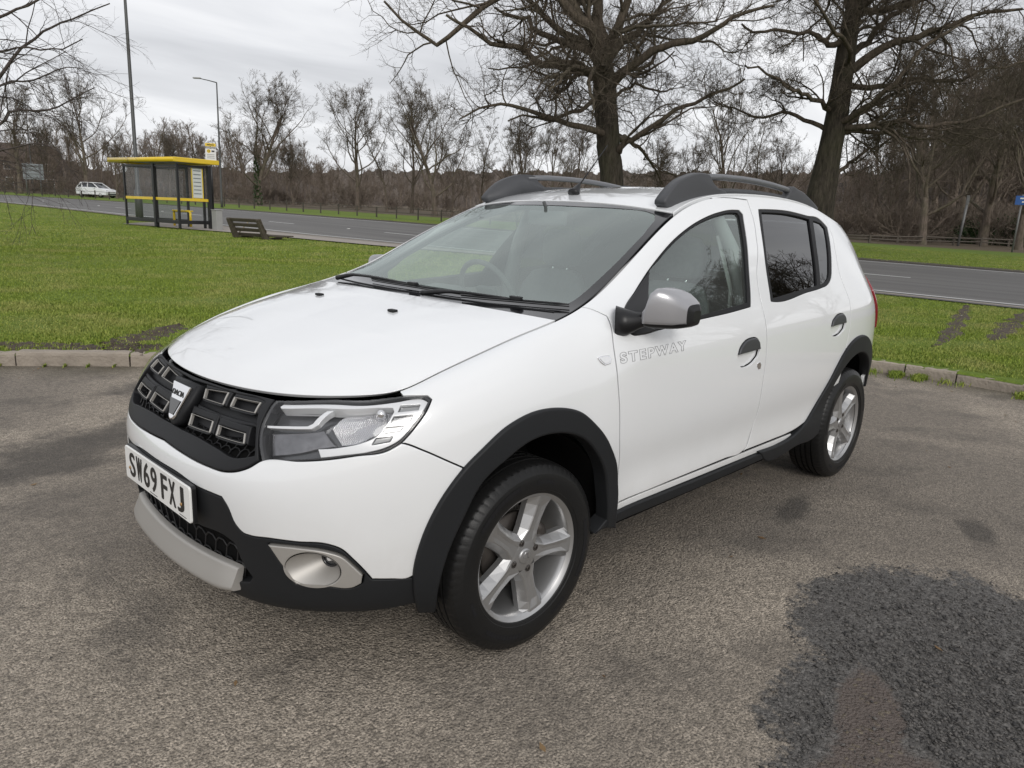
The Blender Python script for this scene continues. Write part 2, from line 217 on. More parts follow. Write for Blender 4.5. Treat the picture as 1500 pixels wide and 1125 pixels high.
class Surf:
    def __init__(s,N,sym=True,mirror_first=False):
        s.nu,s.nv=N.shape[0]-1,N.shape[1]-1
        s.P=pad(N) if sym else pad2(N)
    def _e(s,u,v,fu,fv):
        u=np.clip(np.asarray(u,float),0,s.nu);v=np.clip(np.asarray(v,float),0,s.nv)
        i=np.minimum(u.astype(int),s.nu-1);j=np.minimum(v.astype(int),s.nv-1)
        wu=fu(u-i);wv=fv(v-j);o=np.zeros(u.shape+(3,))
        for a in range(4):
            for b in range(4):
                o+=(wu[...,a]*wv[...,b])[...,None]*s.P[i+a,j+b]
        return o
    def ev(s,u,v): return s._e(u,v,_bw,_bw)
    def nrm(s,u,v):
        a=s._e(u,v,_dbw,_bw);b=s._e(u,v,_bw,_dbw);n=np.cross(a,b);l=np.linalg.norm(n,axis=-1,keepdims=True)
        return n/np.maximum(l,1e-12)
    def inv_xz(s,x,z,u0=None,v0=None):
        "find (u,v) with given x,z on the side part"
        if u0 is None:
            g=s.inv_cache() ;U,V,P=g
            m=(P[...,1]>.5)
            d=np.where(m,(P[...,0]-x)**2+(P[...,2]-z)**2,9)
            k=np.unravel_index(np.argmin(d),d.shape);u,v=U[k],V[k]
        else:u,v=u0,v0
        for _ in range(12):
            p=s.ev(u,v);e=1e-3
            du=(s.ev(u+e,v)-p)/e;dv=(s.ev(u,v+e)-p)/e
            A=np.array([[du[0],dv[0]],[du[2],dv[2]]]);r=np.array([x-p[0],z-p[2]])
            try: st=np.linalg.solve(A,r)
            except Exception: break
            st=np.clip(st,-.5,.5);u=min(max(u+st[0],0),s.nu);v=min(max(v+st[1],0),s.nv)
        return float(u),float(v)
    def inv_cache(s):
        if not hasattr(s,'_c'):
            U,V=np.meshgrid(np.arange(0,s.nu+.01,.25),np.arange(0,s.nv+.01,.25),indexing='ij')
            s._c=(U,V,s.ev(U,V))
        return s._c
def pad2(N):
    lo=2*N[:1]-N[1:2];hi=2*N[-1:]-N[-2:-1];N=np.concatenate([lo,N,hi],0)
    lo=2*N[:,:1]-N[:,1:2];hi=2*N[:,-1:]-N[:,-2:-1]
    return np.concatenate([lo,N,hi],1)
BODY=Surf(NET)
def topcurve(n=200,u0=0,u1=None,v=13.):
    u=np.linspace(u0,len(PLAN)-1 if u1 is None else u1,n);return BODY.ev(u,np.full(n,float(v)))
# ---- windscreen (with cowl), roof and bonnet sheets between the body edges
UB0,UB1=10.45,14.72      # station of the screen's lower / upper corner
def _edge(t,u0,u1):
    return BODY.ev(u0+(u1-u0)*t,np.full(np.shape(t),13.))
def _len_t(u0,u1,n=200):
    t=np.linspace(0,1,n);P=_edge(t,u0,u1);d=np.concatenate([[0],np.cumsum(np.linalg.norm(np.diff(P,axis=0),axis=1))]);return d/d[-1],t
_WL,_WT=_len_t(UB0,UB1)
def wfn(u,v):
    "u -1..1 across (1 = left edge), v 0..1 bottom to top"
    u=np.asarray(u,float);v=np.asarray(v,float);u,v=np.broadcast_arrays(u,v)
    E=_edge(np.interp(np.clip(v,0,1),_WL,_WT),UB0,UB1)
    cx=np.interp(v,[0,.12,1],[-.085,-.185,-.985]);cz=np.interp(v,[0,.12,1],[1.062,1.085,1.455])+.022*np.sin(np.pi*np.clip((v-.1)/.9,0,1))
    b=np.abs(u);k=b**2.2
    return np.stack([cx+(E[...,0]-cx)*k,E[...,1]*u,cz+(E[...,2]-cz)*k],-1)
RO0,RO1=14.72,24.0
_RL,_RT=_len_t(RO0,RO1)
def rfn(u,v):
    u=np.asarray(u,float);v=np.asarray(v,float);u,v=np.broadcast_arrays(u,v)
    E=_edge(np.interp(np.clip(v,0,1),_RL,_RT),RO0,RO1)
    cx=-.985+(-2.93+.985)*v;cz=np.interp(v,[0,.08,.2,.35,.5,.65,.8,.92,1],[1.455,1.495,1.530,1.553,1.560,1.554,1.532,1.493,1.448])
    b=np.abs(u);k=b**2.4
    return np.stack([cx+(E[...,0]-cx)*k,E[...,1]*u,cz+(E[...,2]-cz)*k],-1)
_B0=5.0
def bfn(u,v):
    "bonnet: u -1..1 across, v 0..1 front to rear"
    u=np.asarray(u,float);v=np.asarray(v,float);u,v=np.broadcast_arrays(u,v)
    b=np.abs(u);sg=np.where(u<0,-1.,1.);k=b**2.3
    one=np.ones_like(b)
    Fr=_edge(np.clip(b,0,1),0,_B0);Fr0=_edge(one*0,0,_B0);Fr1=_edge(one,0,_B0)
    Sd=_edge(v,_B0,UB0)                       # side edge
    cx=np.interp(v,[0,.03,.10,.25,.45,.65,.82,1],[.690,.675,.62,.49,.30,.13,.02,-.085]);cz=np.interp(v,[0,.03,.10,.25,.45,.65,.82,1],[.848,.866,.903,.955,1.008,1.045,1.063,1.074])
    Rx=-.085+(Sd1[0]+.085)*b**2;Ry=Sd1[1]*b;Rz=1.074+(Sd1[2]-1.074)*k
    C=np.stack([cx,0*cx,cz],-1);Rr=np.stack([Rx,Ry,Rz],-1)
    bb=b[...,None];kk=k[...,None];vv=v[...,None]
    L1=C*(1-bb)+Sd*bb;L2=Fr*(1-vv)+Rr*vv
    c00=_edge(one*0,0,_B0);c10=Sd0;c01=np.array([-.085,0,1.074]);c11=Sd1
    L3=(c00*(1-bb)+c10*bb)*(1-vv)+(c01*(1-bb)+c11*bb)*vv
    P=L1+L2-L3
    # height blended with the flatter law
    z1=cz+(Sd[...,2]-cz)*k;
    zf=Fr[...,2]-(c00[...,2]+(c10[2]-c00[...,2])*k);zr=0
    z=z1+zf*(1-v)**2
    P=P.copy();P[...,2]=z;P[...,1]*=sg
    return P
Sd0=BODY.ev(_B0,13.);Sd1=BODY.ev(UB0,13.)
# ================================================================== CAR
M={}
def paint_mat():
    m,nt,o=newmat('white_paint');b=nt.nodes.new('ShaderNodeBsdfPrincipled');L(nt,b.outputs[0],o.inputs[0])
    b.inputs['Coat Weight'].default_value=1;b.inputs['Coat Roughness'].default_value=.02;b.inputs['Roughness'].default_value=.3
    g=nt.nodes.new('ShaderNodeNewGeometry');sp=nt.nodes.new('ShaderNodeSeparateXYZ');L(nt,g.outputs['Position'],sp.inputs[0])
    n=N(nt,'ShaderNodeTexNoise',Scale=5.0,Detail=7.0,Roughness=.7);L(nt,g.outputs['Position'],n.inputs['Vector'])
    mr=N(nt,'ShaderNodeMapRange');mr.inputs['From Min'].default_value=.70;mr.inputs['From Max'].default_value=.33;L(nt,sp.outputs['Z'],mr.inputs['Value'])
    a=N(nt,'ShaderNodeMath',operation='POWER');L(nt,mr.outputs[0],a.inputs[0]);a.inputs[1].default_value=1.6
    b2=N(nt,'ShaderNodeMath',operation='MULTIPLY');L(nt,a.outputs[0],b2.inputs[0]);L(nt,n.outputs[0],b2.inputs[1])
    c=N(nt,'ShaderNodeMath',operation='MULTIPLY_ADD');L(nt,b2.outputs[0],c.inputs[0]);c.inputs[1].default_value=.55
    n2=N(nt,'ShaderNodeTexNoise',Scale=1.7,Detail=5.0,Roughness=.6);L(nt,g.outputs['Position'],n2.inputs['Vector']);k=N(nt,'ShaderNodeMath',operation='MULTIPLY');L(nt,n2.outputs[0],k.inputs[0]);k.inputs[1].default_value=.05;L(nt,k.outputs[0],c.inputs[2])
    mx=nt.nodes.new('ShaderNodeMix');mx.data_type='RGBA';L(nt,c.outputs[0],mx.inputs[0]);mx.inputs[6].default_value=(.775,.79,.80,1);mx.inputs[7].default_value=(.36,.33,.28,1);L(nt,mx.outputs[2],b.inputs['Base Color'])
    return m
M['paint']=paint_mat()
M['blk']=pbr('black_plastic',(.012,.0125,.014),.55,0,0,.30,bump=(900,.25,.0006))
M['blk2']=pbr('satin_black',(.009,.009,.010),.38,0,0,.4)
M['gloss']=pbr('gloss_black',(.008,.008,.009),.12,0,.5,.5)
M['clad']=pbr('cladding_plastic',(.013,.014,.0155),.55,0,0,.28,var=(6,.15),bump=(1200,.2,.0006))
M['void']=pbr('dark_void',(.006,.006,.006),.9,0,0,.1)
M['rubber']=pbr('window_rubber',(.008,.008,.009),.6,0,0,.3)
M['tyre']=pbr('tyre_rubber',(.010,.010,.010),.42,0,0,.30,var=(8,.3),bump=(200,.3,.001))
M['satin']=pbr('satin_silver_plastic',(.40,.385,.36),.46,.45,0,.5,var=(5,.06))
M['alloy']=pbr('alloy_silver',(.42,.42,.42),.36,.8,.15,.5,var=(7,.10))
M['chrome']=pbr('chrome',(.85,.85,.86),.08,1)
M['mirror_cap']=pbr('grey_mirror_paint',(.33,.33,.345),.32,.45,.8,.5)
M['rail']=pbr('rail_grey',(.065,.067,.072),.5,.1,0,.35,bump=(900,.2,.0005))
M['railbar']=pbr('rail_bar_grey',(.15,.155,.165),.4,.3,0,.5)
M['handle']=pbr('handle_grey',(.05,.052,.056),.42,.2)
M['wsglass']=glass_mat('windscreen_glass',(.82,.92,.88),1.0,ior=2.75,haze=.09,rt=(.90,1,.97))  # diffuse haze and raised IOR put bright sky reflection into the glass
M['sideglass']=glass_mat('side_glass',(.80,.90,.86),1.0,ior=2.25,haze=.05,rt=(.92,1,.97))  # milky haze and high IOR again stand in for reflected sky
M['privacy']=glass_mat('privacy_glass',(.10,.11,.115),1.0,ior=1.9,haze=.0)
M['lens']=glass_mat('headlight_lens',(.97,.97,.97),1.0,ior=1.45);M['foglens']=pbr('fog_lens',(.10,.105,.11),.12,.6,.8);M['ledbright']=pbr('bright_reflector',(.9,.9,.9),.15,.2,1);M['ledpocket']=pbr('led_lens',(.30,.305,.31),.15,.3,1)
M['hlback']=pbr('headlight_dark',(.11,.113,.12),.22,.5);M['indic']=pbr('indicator_bowl',(.20,.20,.21),.25,.8,var=(60,.4))
M['hlwhite']=pbr('headlight_white_strip',(.76,.77,.78),.22,.3,1)
M['plate']=pbr('plate_white',(.80,.80,.78),.35)
M['ink']=pbr('plate_black',(.012,.012,.012),.4)
M['interior']=pbr('interior_dark',(.085,.088,.09),.8,var=(30,.25))
M['interior2']=pbr('interior_grey',(.28,.28,.28),.8)
M['seat']=pbr('seat_fabric',(.10,.105,.11),.95,var=(60,.3))
M['red']=pbr('tail_red',(.20,.006,.01),.12,0,1,.6)
M['brake']=pbr('brake_iron',(.07,.062,.056),.5,.7,var=(20,.3))
M['copper']=pbr('screw_brass',(.45,.28,.13),.4,.8)
M['chromed_text']=pbr('decal_grey',(.16,.16,.17),.5)
def refl_mat():
    m,nt,o=newmat('headlight_reflector');b=nt.nodes.new('ShaderNodeBsdfPrincipled');L(nt,b.outputs[0],o.inputs[0])
    b.inputs['Base Color'].default_value=(.80,.80,.82,1);b.inputs['Metallic'].default_value=1;b.inputs['Roughness'].default_value=.14
    tc=N(nt,'ShaderNodeTexCoord');mp=N(nt,'ShaderNodeMapping');mp.inputs['Rotation'].default_value=(.3,.5,.6);L(nt,tc.outputs['Object'],mp.inputs[0])
    w=N(nt,'ShaderNodeTexWave',Scale=70.0,Distortion=1.5);L(nt,mp.outputs[0],w.inputs[0]);bp=N(nt,'ShaderNodeBump',Strength=.8,Distance=.004);L(nt,w.outputs[0],bp.inputs['Height']);L(nt,bp.outputs[0],b.inputs['Normal'])
    return m
M['refl']=refl_mat()

sgn=1.0 if BODY.nrm(12.,6.)[1]>0 else -1.0
class FnSurf:
    "surface from a python function (u,v)->(…,3)"
    def __init__(s,fn,ref): s.fn=fn;s.g=1;n=s.nrm(.5,.5);s.g=1 if np.dot(n,ref)>0 else -1
    def ev(s,u,v): return s.fn(np.asarray(u,float),np.asarray(v,float))
    def nrm(s,u,v):
        u=np.clip(np.asarray(u,float),-.95,.95);v=np.clip(np.asarray(v,float),.03,.97);e=1e-2
        a=s.fn(u+e,v)-s.fn(u-e,v);b=s.fn(u,v+e)-s.fn(u,v-e);n=np.cross(a,b)
        return s.g*n/np.maximum(np.linalg.norm(n,axis=-1,keepdims=True),1e-12)
def bodyn(u,v):
    n=sgn*BODY.nrm(u,v)
    u=np.asarray(u);n=np.where(((u<=1e-6)|(u>=28-1e-6))[...,None],n*[1,0,1],n)
    return n/np.linalg.norm(n,axis=-1,keepdims=True)
class BS:
    ev=staticmethod(BODY.ev);nrm=staticmethod(bodyn)
def inpoly(P,poly):
    x,y=P[:,0],P[:,1];c=np.zeros(len(P),bool);n=len(poly)
    for i in range(n):
        x1,y1=poly[i];x2,y2=poly[(i+1)%n]
        if y1==y2: continue
        t=((y1>y)!=(y2>y))&(x<(x2-x1)*(y-y1)/(y2-y1)+x1);c^=t
    return c
def chaikin(pts,it=1,keep=()):
    P=[np.array(p,float) for p in pts]
    for _ in range(it):
        o=[];n=len(P)
        for i in range(n):
            a,b=P[i],P[(i+1)%n];o+= [a*.75+b*.25,a*.25+b*.75]
        P=o
    return P
def smooth_loop(pts,surf,step=.012,ang=38,corner_keep=None):
    """resample a closed uv loop: Catmull-Rom through points, sharp corners kept"""
    P=np.array(pts,float);n=len(P);X=surf.ev(P[:,0],P[:,1])
    sharp=[]
    for i in range(n):
        a=X[i]-X[i-1];b=X[(i+1)%n]-X[i];c=np.dot(a,b)/max(1e-9,np.linalg.norm(a)*np.linalg.norm(b))
        sharp.append(c<math.cos(math.radians(ang)) or P[i,0]<=1e-6)
    out=[]
    for i in range(n):
        p1,p2=P[i],P[(i+1)%n];p0=P[i-1] if not sharp[i] else None;p3=P[(i+2)%n] if not sharp[(i+1)%n] else None
        d=np.linalg.norm(X[(i+1)%n]-X[i]);k=max(1,int(math.ceil(d/step)))
        l12=max(d,1e-6)
        if p0 is None:m1=p2-p1
        else:
            l01=max(np.linalg.norm(X[i]-X[i-1]),1e-6);m1=l12*((p1-p0)/l01*l12+(p2-p1)/l12*l01)/(l01+l12)
        if p3 is None:m2=p2-p1
        else:
            l23=max(np.linalg.norm(X[(i+2)%n]-X[(i+1)%n]),1e-6);m2=l12*((p2-p1)/l12*l23+(p3-p2)/l23*l12)/(l12+l23)
        for j in range(k):
            t=j/k;out.append((2*t**3-3*t*t+1)*p1+(t**3-2*t*t+t)*m1+(-2*t**3+3*t*t)*p2+(t**3-t*t)*m2)
    return np.array(out)
def raw_loop(pts,surf,step=.012):
    P=np.array(pts,float);n=len(P);X=surf.ev(P[:,0],P[:,1]);out=[]
    for i in range(n):
        k=max(1,int(math.ceil(np.linalg.norm(X[(i+1)%n]-X[i])/step)))
        for j in range(k): out.append(P[i]+(P[(i+1)%n]-P[i])*j/k)
    return np.array(out)
def panel(name,mat,loop,parent,surf=BS,holes=(),off=0.0,depth=.014,gap=.0018,bev=.0025,step=.02,gs=(.22,.30),side=1,half=False,smooth=True,estep=.012,back=None,warp=None,both=False):
    """sheet cut out of a surface in (u,v), with rounded, folded-back edges.  half: loop touches u=0 and is mirrored into one mesh"""
    prep=(lambda l: smooth_loop(l,surf,estep)) if smooth else (lambda l: raw_loop(l,surf,estep))
    loops=[prep(loop)]+[prep(h) for h in holes]
    if half:
        for l in loops: l[:,0]=np.clip(l[:,0],0,28)
    su,sv=1/ (gs[0]),1/(gs[1])
    allV=[];rings=[]
    def info(l,outer):
        X=surf.ev(l[:,0],l[:,1]);Nn=surf.nrm(l[:,0],l[:,1]);m=len(l)
        T=np.roll(X,-1,0)-np.roll(X,1,0);T/=np.maximum(np.linalg.norm(T,axis=1,keepdims=True),1e-9)
        O=np.cross(T,Nn);O/=np.maximum(np.linalg.norm(O,axis=1,keepdims=True),1e-9)
        # sign: outward away from the material
        e=.002;area=0.5*np.sum(l[:,0]*np.roll(l[:,1],-1)-np.roll(l[:,0],-1)*l[:,1])
        # test orientation in 3D using uv perturbation
        a=surf.ev(l[:,0]+e,l[:,1])-X;b=surf.ev(l[:,0],l[:,1]+e)-X
        tu=np.roll(l,-1,0)-np.roll(l,1,0);on=np.stack([tu[:,1],-tu[:,0]],1)*(1 if area>0 else -1)  # outward in uv
        o3=a*on[:,:1]+b*on[:,1:];O*=np.sign(np.sign((O*o3).sum(1)).sum())
        if not outer:O=-O
        return X,Nn,O
    infos=[info(l,i==0) for i,l in enumerate(loops)]
    cut=gap+bev
    # interior grid
    lo=loops[0].min(0);hi=loops[0].max(0)
    gu=np.arange(lo[0]+gs[0]*.5,hi[0],gs[0]);gv=np.arange(lo[1]+gs[1]*.5,hi[1],gs[1])
    G=np.stack(np.meshgrid(gu,gv,indexing='ij'),-1).reshape(-1,2)
    keep=inpoly(G,loops[0])
    for h in loops[1:]: keep&=~inpoly(G,h)
    G=G[keep]
    if len(G):
        XG=surf.ev(G[:,0],G[:,1]);B=np.concatenate([i[0] for i in infos]);dm=np.empty(len(G))
        for s0 in range(0,len(G),500): dm[s0:s0+500]=np.sqrt(((XG[s0:s0+500,None]-B[None])**2).sum(-1)).min(1)
        ok=dm>max(estep*.7,cut*1.8);G=G[ok]
    # rows along u=0 for half panels
    UV=[];E=[];base=[]
    for l in loops:
        k=len(UV);base.append(k);UV+=[tuple(p) for p in l];E+=[(k+i,k+(i+1)%len(l)) for i in range(len(l))]
    nb=len(UV);UV+=[tuple(p) for p in G]
    res=delaunay_2d_cdt([Vector((u*su,v*sv)) for u,v in UV],E,[],0,1e-7)
    rv,re,rf,ov=res[0],res[1],res[2],res[3]
    uvn=np.array([(v.x/su,v.y/sv) for v in rv]);tri=np.array([list(t) for t in rf if len(t)==3],int)
    c=uvn[tri].mean(1);k=inpoly(c,loops[0])
    for h in loops[1:]: k&=~inpoly(c,h)
    tri=tri[k]
    X=surf.ev(uvn[:,0],uvn[:,1]);Nn=surf.nrm(uvn[:,0],uvn[:,1])
    P=X+Nn*off
    o2n={}
    for ni,os_ in enumerate(ov):
        for o_ in os_:o2n[o_]=ni
    V=[];NN=[]
    P=P.copy()
    ringdata=[]
    for li,(l,(Xl,Nl,O)) in enumerate(zip(loops,infos)):
        idx=np.array([o2n[base[li]+i] for i in range(len(l))])
        ctr=((l[:,0]<=1e-6)|(l[:,0]>=28-1e-6))&half
        sh=np.where(ctr,0,cut)
        Oz=O.copy()
        Oc=np.where(ctr[:,None],0,O)
        if half:
            near=np.roll(ctr,1)|np.roll(ctr,-1)|ctr
            e2=(near&ctr)
        if half:
            m_=len(l)
            for q in np.where(ctr)[0]:
                for nb_ in ((q-1)%m_,(q+1)%m_):
                    if not ctr[nb_]:
                        w_=O[nb_]*[1,0,1];w_/=max(np.linalg.norm(w_),1e-6);O[q]=w_;Oc[q]=w_;sh[q]=cut
        P[idx]=Xl+Nl*off-Oc*sh[:,None]
        if half:
            # ends on centre line: shift along line too
            for q in np.where(ctr)[0]:
                P[idx[q],1]=0
        ringdata.append((idx,Xl,Nl,O,ctr))
    V=[P];NN=[Nn];cnt=len(P);quads=[]
    for idx,Xl,Nl,O,ctr in ringdata:
        Ou=O.copy();Ou[ctr]=Ou[ctr]*[1,0,1]
        b0=P[idx]
        r1=b0+Ou*bev*.7-Nl*bev*.3;n1=(Nl+Ou);n1/=np.linalg.norm(n1,axis=1,keepdims=True)
        r2=b0+Ou*bev-Nl*bev;r3=r2-Nl*depth
        m=len(idx);i1=cnt+np.arange(m);i2=i1+m;i3=i2+m;i4=i3+m
        V+=[r1,r2,r2.copy(),r3];NN+=[n1,Ou,Ou,Ou];cnt+=4*m
        for A,Bq in ((idx,i1),(i1,i2),(i3,i4)):
            a,b=A,np.roll(A,-1);c_,d_=Bq,np.roll(Bq,-1)
            kk=~(ctr&np.roll(ctr,-1))
            quads.append(np.stack([a,b,d_,c_],1)[kk])
    V=np.concatenate(V);NN=np.concatenate(NN);quads=np.concatenate(quads)
    if warp is not None: V=warp(V)
    # orient triangles by normal
    def orient(F):
        p=V[F];fn=np.cross(p[:,1]-p[:,0],p[:,2]-p[:,0]);an=NN[F].mean(1);fl=(fn*an).sum(1)<0
        F=F.copy();F[fl]=F[fl][:,::-1];return F
    tri=orient(tri);quads=orient(quads)
    if side<0:
        V=V*[1,-1,1];NN=NN*[1,-1,1];tri=tri[:,::-1];quads=quads[:,::-1]
    if half or both:
        n=len(V);V=np.concatenate([V,V*[1,-1,1]]);NN=np.concatenate([NN,NN*[1,-1,1]])
        tri=np.concatenate([tri,tri[:,::-1]+n]);quads=np.concatenate([quads,quads[:,::-1]+n])
    me=mesh_np(name,V,[tri,quads],NN)
    return link(name,me,mat,parent)
def pair(name,mat,loop,parents,**k):
    "the same part left and right; parents = (left,right)"
    return [panel(name,mat,loop,parents[i],side=(1,-1)[i],**k) for i in (0,1)]

car=thing('parked_car','white five-door hatchback with black wheel-arch cladding, parked in the foreground','car',(0,0,0))
PX=(car,car)
def xz(x,z): return BODY.inv_xz(x,z)
def arc_xz(cx,cz,R,a0,a1,n):
    return [xz(cx+R*math.cos(math.radians(a)),cz+R*math.sin(math.radians(a))) for a in np.linspace(a0,a1,n)]

def scl(loop,f,fy=None,c=None):
    a=np.array(loop,float);c=a.mean(0) if c is None else np.array(c);return [tuple(c+(q-c)*[f,fy or f]) for q in a]
def P3(u,v,off=0.0,surf=BS,side=1):
    p=surf.ev(float(u),float(v))+surf.nrm(np.float64(u),np.float64(v))*off;return Vector((p[0],p[1]*side,p[2]))
# ---- black shells under the panels: shade in the gaps put into colour
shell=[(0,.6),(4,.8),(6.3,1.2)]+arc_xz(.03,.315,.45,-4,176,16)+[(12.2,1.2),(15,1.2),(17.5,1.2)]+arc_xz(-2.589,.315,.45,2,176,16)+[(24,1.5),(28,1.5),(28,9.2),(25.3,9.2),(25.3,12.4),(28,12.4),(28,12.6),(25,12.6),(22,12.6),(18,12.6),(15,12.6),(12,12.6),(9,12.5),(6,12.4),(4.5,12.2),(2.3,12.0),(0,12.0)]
panel('inner_shade_shell',M['void'],shell,car,off=-.034,depth=.002,half=True,smooth=False,holes=[BK['fopen'],BK['ropen'],BK['hl'],BK['fog']],gs=(.3,.4),estep=.02)
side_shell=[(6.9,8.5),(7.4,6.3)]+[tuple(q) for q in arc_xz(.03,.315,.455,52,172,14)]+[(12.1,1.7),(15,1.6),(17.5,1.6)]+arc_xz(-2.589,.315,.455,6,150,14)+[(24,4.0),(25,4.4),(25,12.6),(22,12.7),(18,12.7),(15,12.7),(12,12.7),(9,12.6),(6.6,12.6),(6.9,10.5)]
pair('panel_gap_shade',M['void'],side_shell,PX,off=-.0115,depth=.001,smooth=False,holes=[BK['fopen'],BK['ropen'],BK['cup1'],BK['cup2']],gs=(.25,.35),estep=.02)  # added black sheet close behind the shut lines, painted gap shade
# ---- bumpers, grille
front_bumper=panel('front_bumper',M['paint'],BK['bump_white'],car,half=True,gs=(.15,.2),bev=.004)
BP=(front_bumper,front_bumper)
lowloop=BK['bump_low']+BK['lowgr'][::-1]
lower_bumper=panel('lower_bumper',M['clad'],lowloop,car,half=True,off=-.002,depth=.035,holes=[BK['fog']],gs=(.15,.2),bev=.004)
LB=(lower_bumper,lower_bumper)
grille=panel('grille_surround',M['blk'],BK['grille_out']+BK['grille_in'][::-1],car,half=True,off=.003,depth=.05,gs=(.12,.2),bev=.004)
gback=[(0,12.7)]+BK['grille_out'][1:9]+BK['grille_out'][9:-1]+[(0,8.0)]
panel('grille_backing',M['void'],gback,grille,half=True,off=-.045,depth=.001,gs=(.2,.3))
def hexmesh(name,region,off,parent,su,sv,r,mat,u1=3.2,v0=0,v1=13):
    """honeycomb of thin bars on the body surface inside a (u,v) region, mirrored"""
    mb=MB();reg=np.array(region);segs=[]
    nu=int(u1/su)+2;
    for i in range(-1,nu):
        for j in range(int((v1-v0)/sv)+2):
            cu=(i+.5*(j%2))*su;cv=v0+j*sv
            a=(cu-su*.5,cv+sv*.18);b=(cu,cv+sv*.5+sv*.0);c=(cu+su*.5,cv+sv*.18);d=(cu+su*.5,cv-sv*.22)
            segs+= [((cu-su*.5,cv+sv*.2),(cu-su*.2,cv+sv*.52)),((cu-su*.2,cv+sv*.52),(cu+su*.2,cv+sv*.52)),((cu+su*.2,cv+sv*.52),(cu+su*.5,cv+sv*.2)),((cu+su*.5,cv+sv*.2),(cu+su*.3,cv-sv*.48))]
    for a,b in segs:
        q=np.array([a,b]);
        if q.min()<-.001 and (a[0]<0 or b[0]<0): continue
        if inpoly(q,reg).all():
            pa,pb=P3(*a,off),P3(*b,off)
            for s in (1,-1):
                A=Vector((pa.x,pa.y*s,pa.z));B=Vector((pb.x,pb.y*s,pb.z));mb.tube([A,B],r,5,False)
    return mb.build(name,mat,parent)
hexmesh('grille_mesh',scl(BK['grille_out'],1.0),-.026,grille,.26,.62,.0026,M['blk2'],v0=7.6,v1=10.6)
panel('lower_grille_backing',M['void'],[(0,BK['lowgr'][0][1]+.2)]+[tuple(q) for q in scl(BK['lowgr'][1:-1],1.05)]+[(0,BK['lowgr'][-1][1]-.25)],lower_bumper,half=True,off=-.05,depth=.001,gs=(.2,.3))
hexmesh('lower_grille_mesh',[(0,BK['lowgr'][0][1])]+BK['lowgr'][1:-1]+[(0,BK['lowgr'][-1][1])],-.022,lower_bumper,.30,.72,.0028,M['blk2'],v0=.3,v1=6)
# dark upper grille plate with raised blocks that carry chrome outlines
up=[(0,12.55),(.35,12.55),(1.2,12.45),(1.9,12.3),(2.22,12.1),(2.3,11.2),(2.33,10.2),(2.3,9.9),(1.6,9.62),(.8,9.7),(0,10.0)]
panel('grille_plate',M['blk'],up,grille,half=True,off=-.022,depth=.02,gs=(.15,.25),bev=.004)
for k in ('r1','r2','r3','r4'):
    R=BK[k];c=np.array(R).mean(0)
    blk=[tuple(c+(np.array(q)-c)*1.22) for q in R]
    # blocks reach upward behind their outline
    a=np.array(blk);order=np.argsort(-a[:,1]);
    for t in order[:2]: a[t,1]+=.42
    for s in (1,-1):
        b=panel('grille_block',M['blk'],[tuple(q) for q in a],grille,holes=[scl(R,.93)],off=.000,depth=.03,bev=.006,gs=(.1,.2),side=s,smooth=False,estep=.006)
        panel('chrome_outline',M['satin'],scl(R,1.02),b,holes=[scl(R,.925)],off=.0025,depth=.008,bev=.0012,gap=.0,gs=(.1,.2),side=s,smooth=False,estep=.006)
        panel('block_recess',M['void'],scl(R,.97),b,off=-.024,depth=.002,bev=.001,gs=(.1,.2),side=s,smooth=False,estep=.01)
for s in (1,-1): panel('grille_bar',M['blk'],BK['midbar'],grille,off=-.004,depth=.02,bev=.006,gs=(.1,.2),side=s,estep=.008)
# ---- badge: chrome shield on a dark boss
bo=Vector((.742,0,.768));bnz=Vector((.93,0,.37)).normalized();bry=Vector((0,1,0));bup=bnz.cross(bry).normalized()
if bup.z<0:bup=-bup
def BM(off): return Matrix(((bry.x,bup.x,bnz.x,bo.x+bnz.x*off),(bry.y,bup.y,bnz.y,bo.y+bnz.y*off),(bry.z,bup.z,bnz.z,bo.z+bnz.z*off),(0,0,0,1)))
def bev_prism(poly,h,Mx,b,seg=2):
    bm=bmesh.new();vs=[bm.verts.new((x,y,0)) for x,y in poly];f=bm.faces.new(vs);r=bmesh.ops.extrude_face_region(bm,geom=[f]);
    vv=[e for e in r['geom'] if isinstance(e,bmesh.types.BMVert)];bmesh.ops.translate(bm,vec=(0,0,h),verts=vv)
    top=[e for e in bm.edges if all(v.co.z>h-1e-6 for v in e.verts)]
    bmesh.ops.bevel(bm,geom=top,offset=b,segments=seg,affect='EDGES',profile=.5);bm.verts.index_update()
    V=[tuple(Mx@v.co) for v in bm.verts];F=[[v.index for v in f.verts] for f in bm.faces];bm.free();return V,F
def ushape(w0,w1,y0,y1,n=9):
    pts=[(-w0,y1),(w0,y1)]
    for i in range(n+1):
        a=-PI*i/n;pts.append((w1*math.cos(a),y0+w1+w1*math.sin(a)))
    return pts
mb=MB();mb.add(*bev_prism(ushape(.088,.040,-.078,.070),.034,BM(-.03),.012,3),True);mb.build('badge_boss',M['blk'],grille)
mb=MB();mb.add(*bev_prism(ushape(.064,.026,-.062,.054),.012,BM(.002),.005,2),False);badge=mb.build('badge',M['chrome'],grille)
mb=MB();mb.add(*bev_prism([(-.040,.004),(.038,.004),(.017,-.044),(-.015,-.044)],.004,BM(.0125),.001,1));mb.build('badge_inset',M['gloss'],badge)
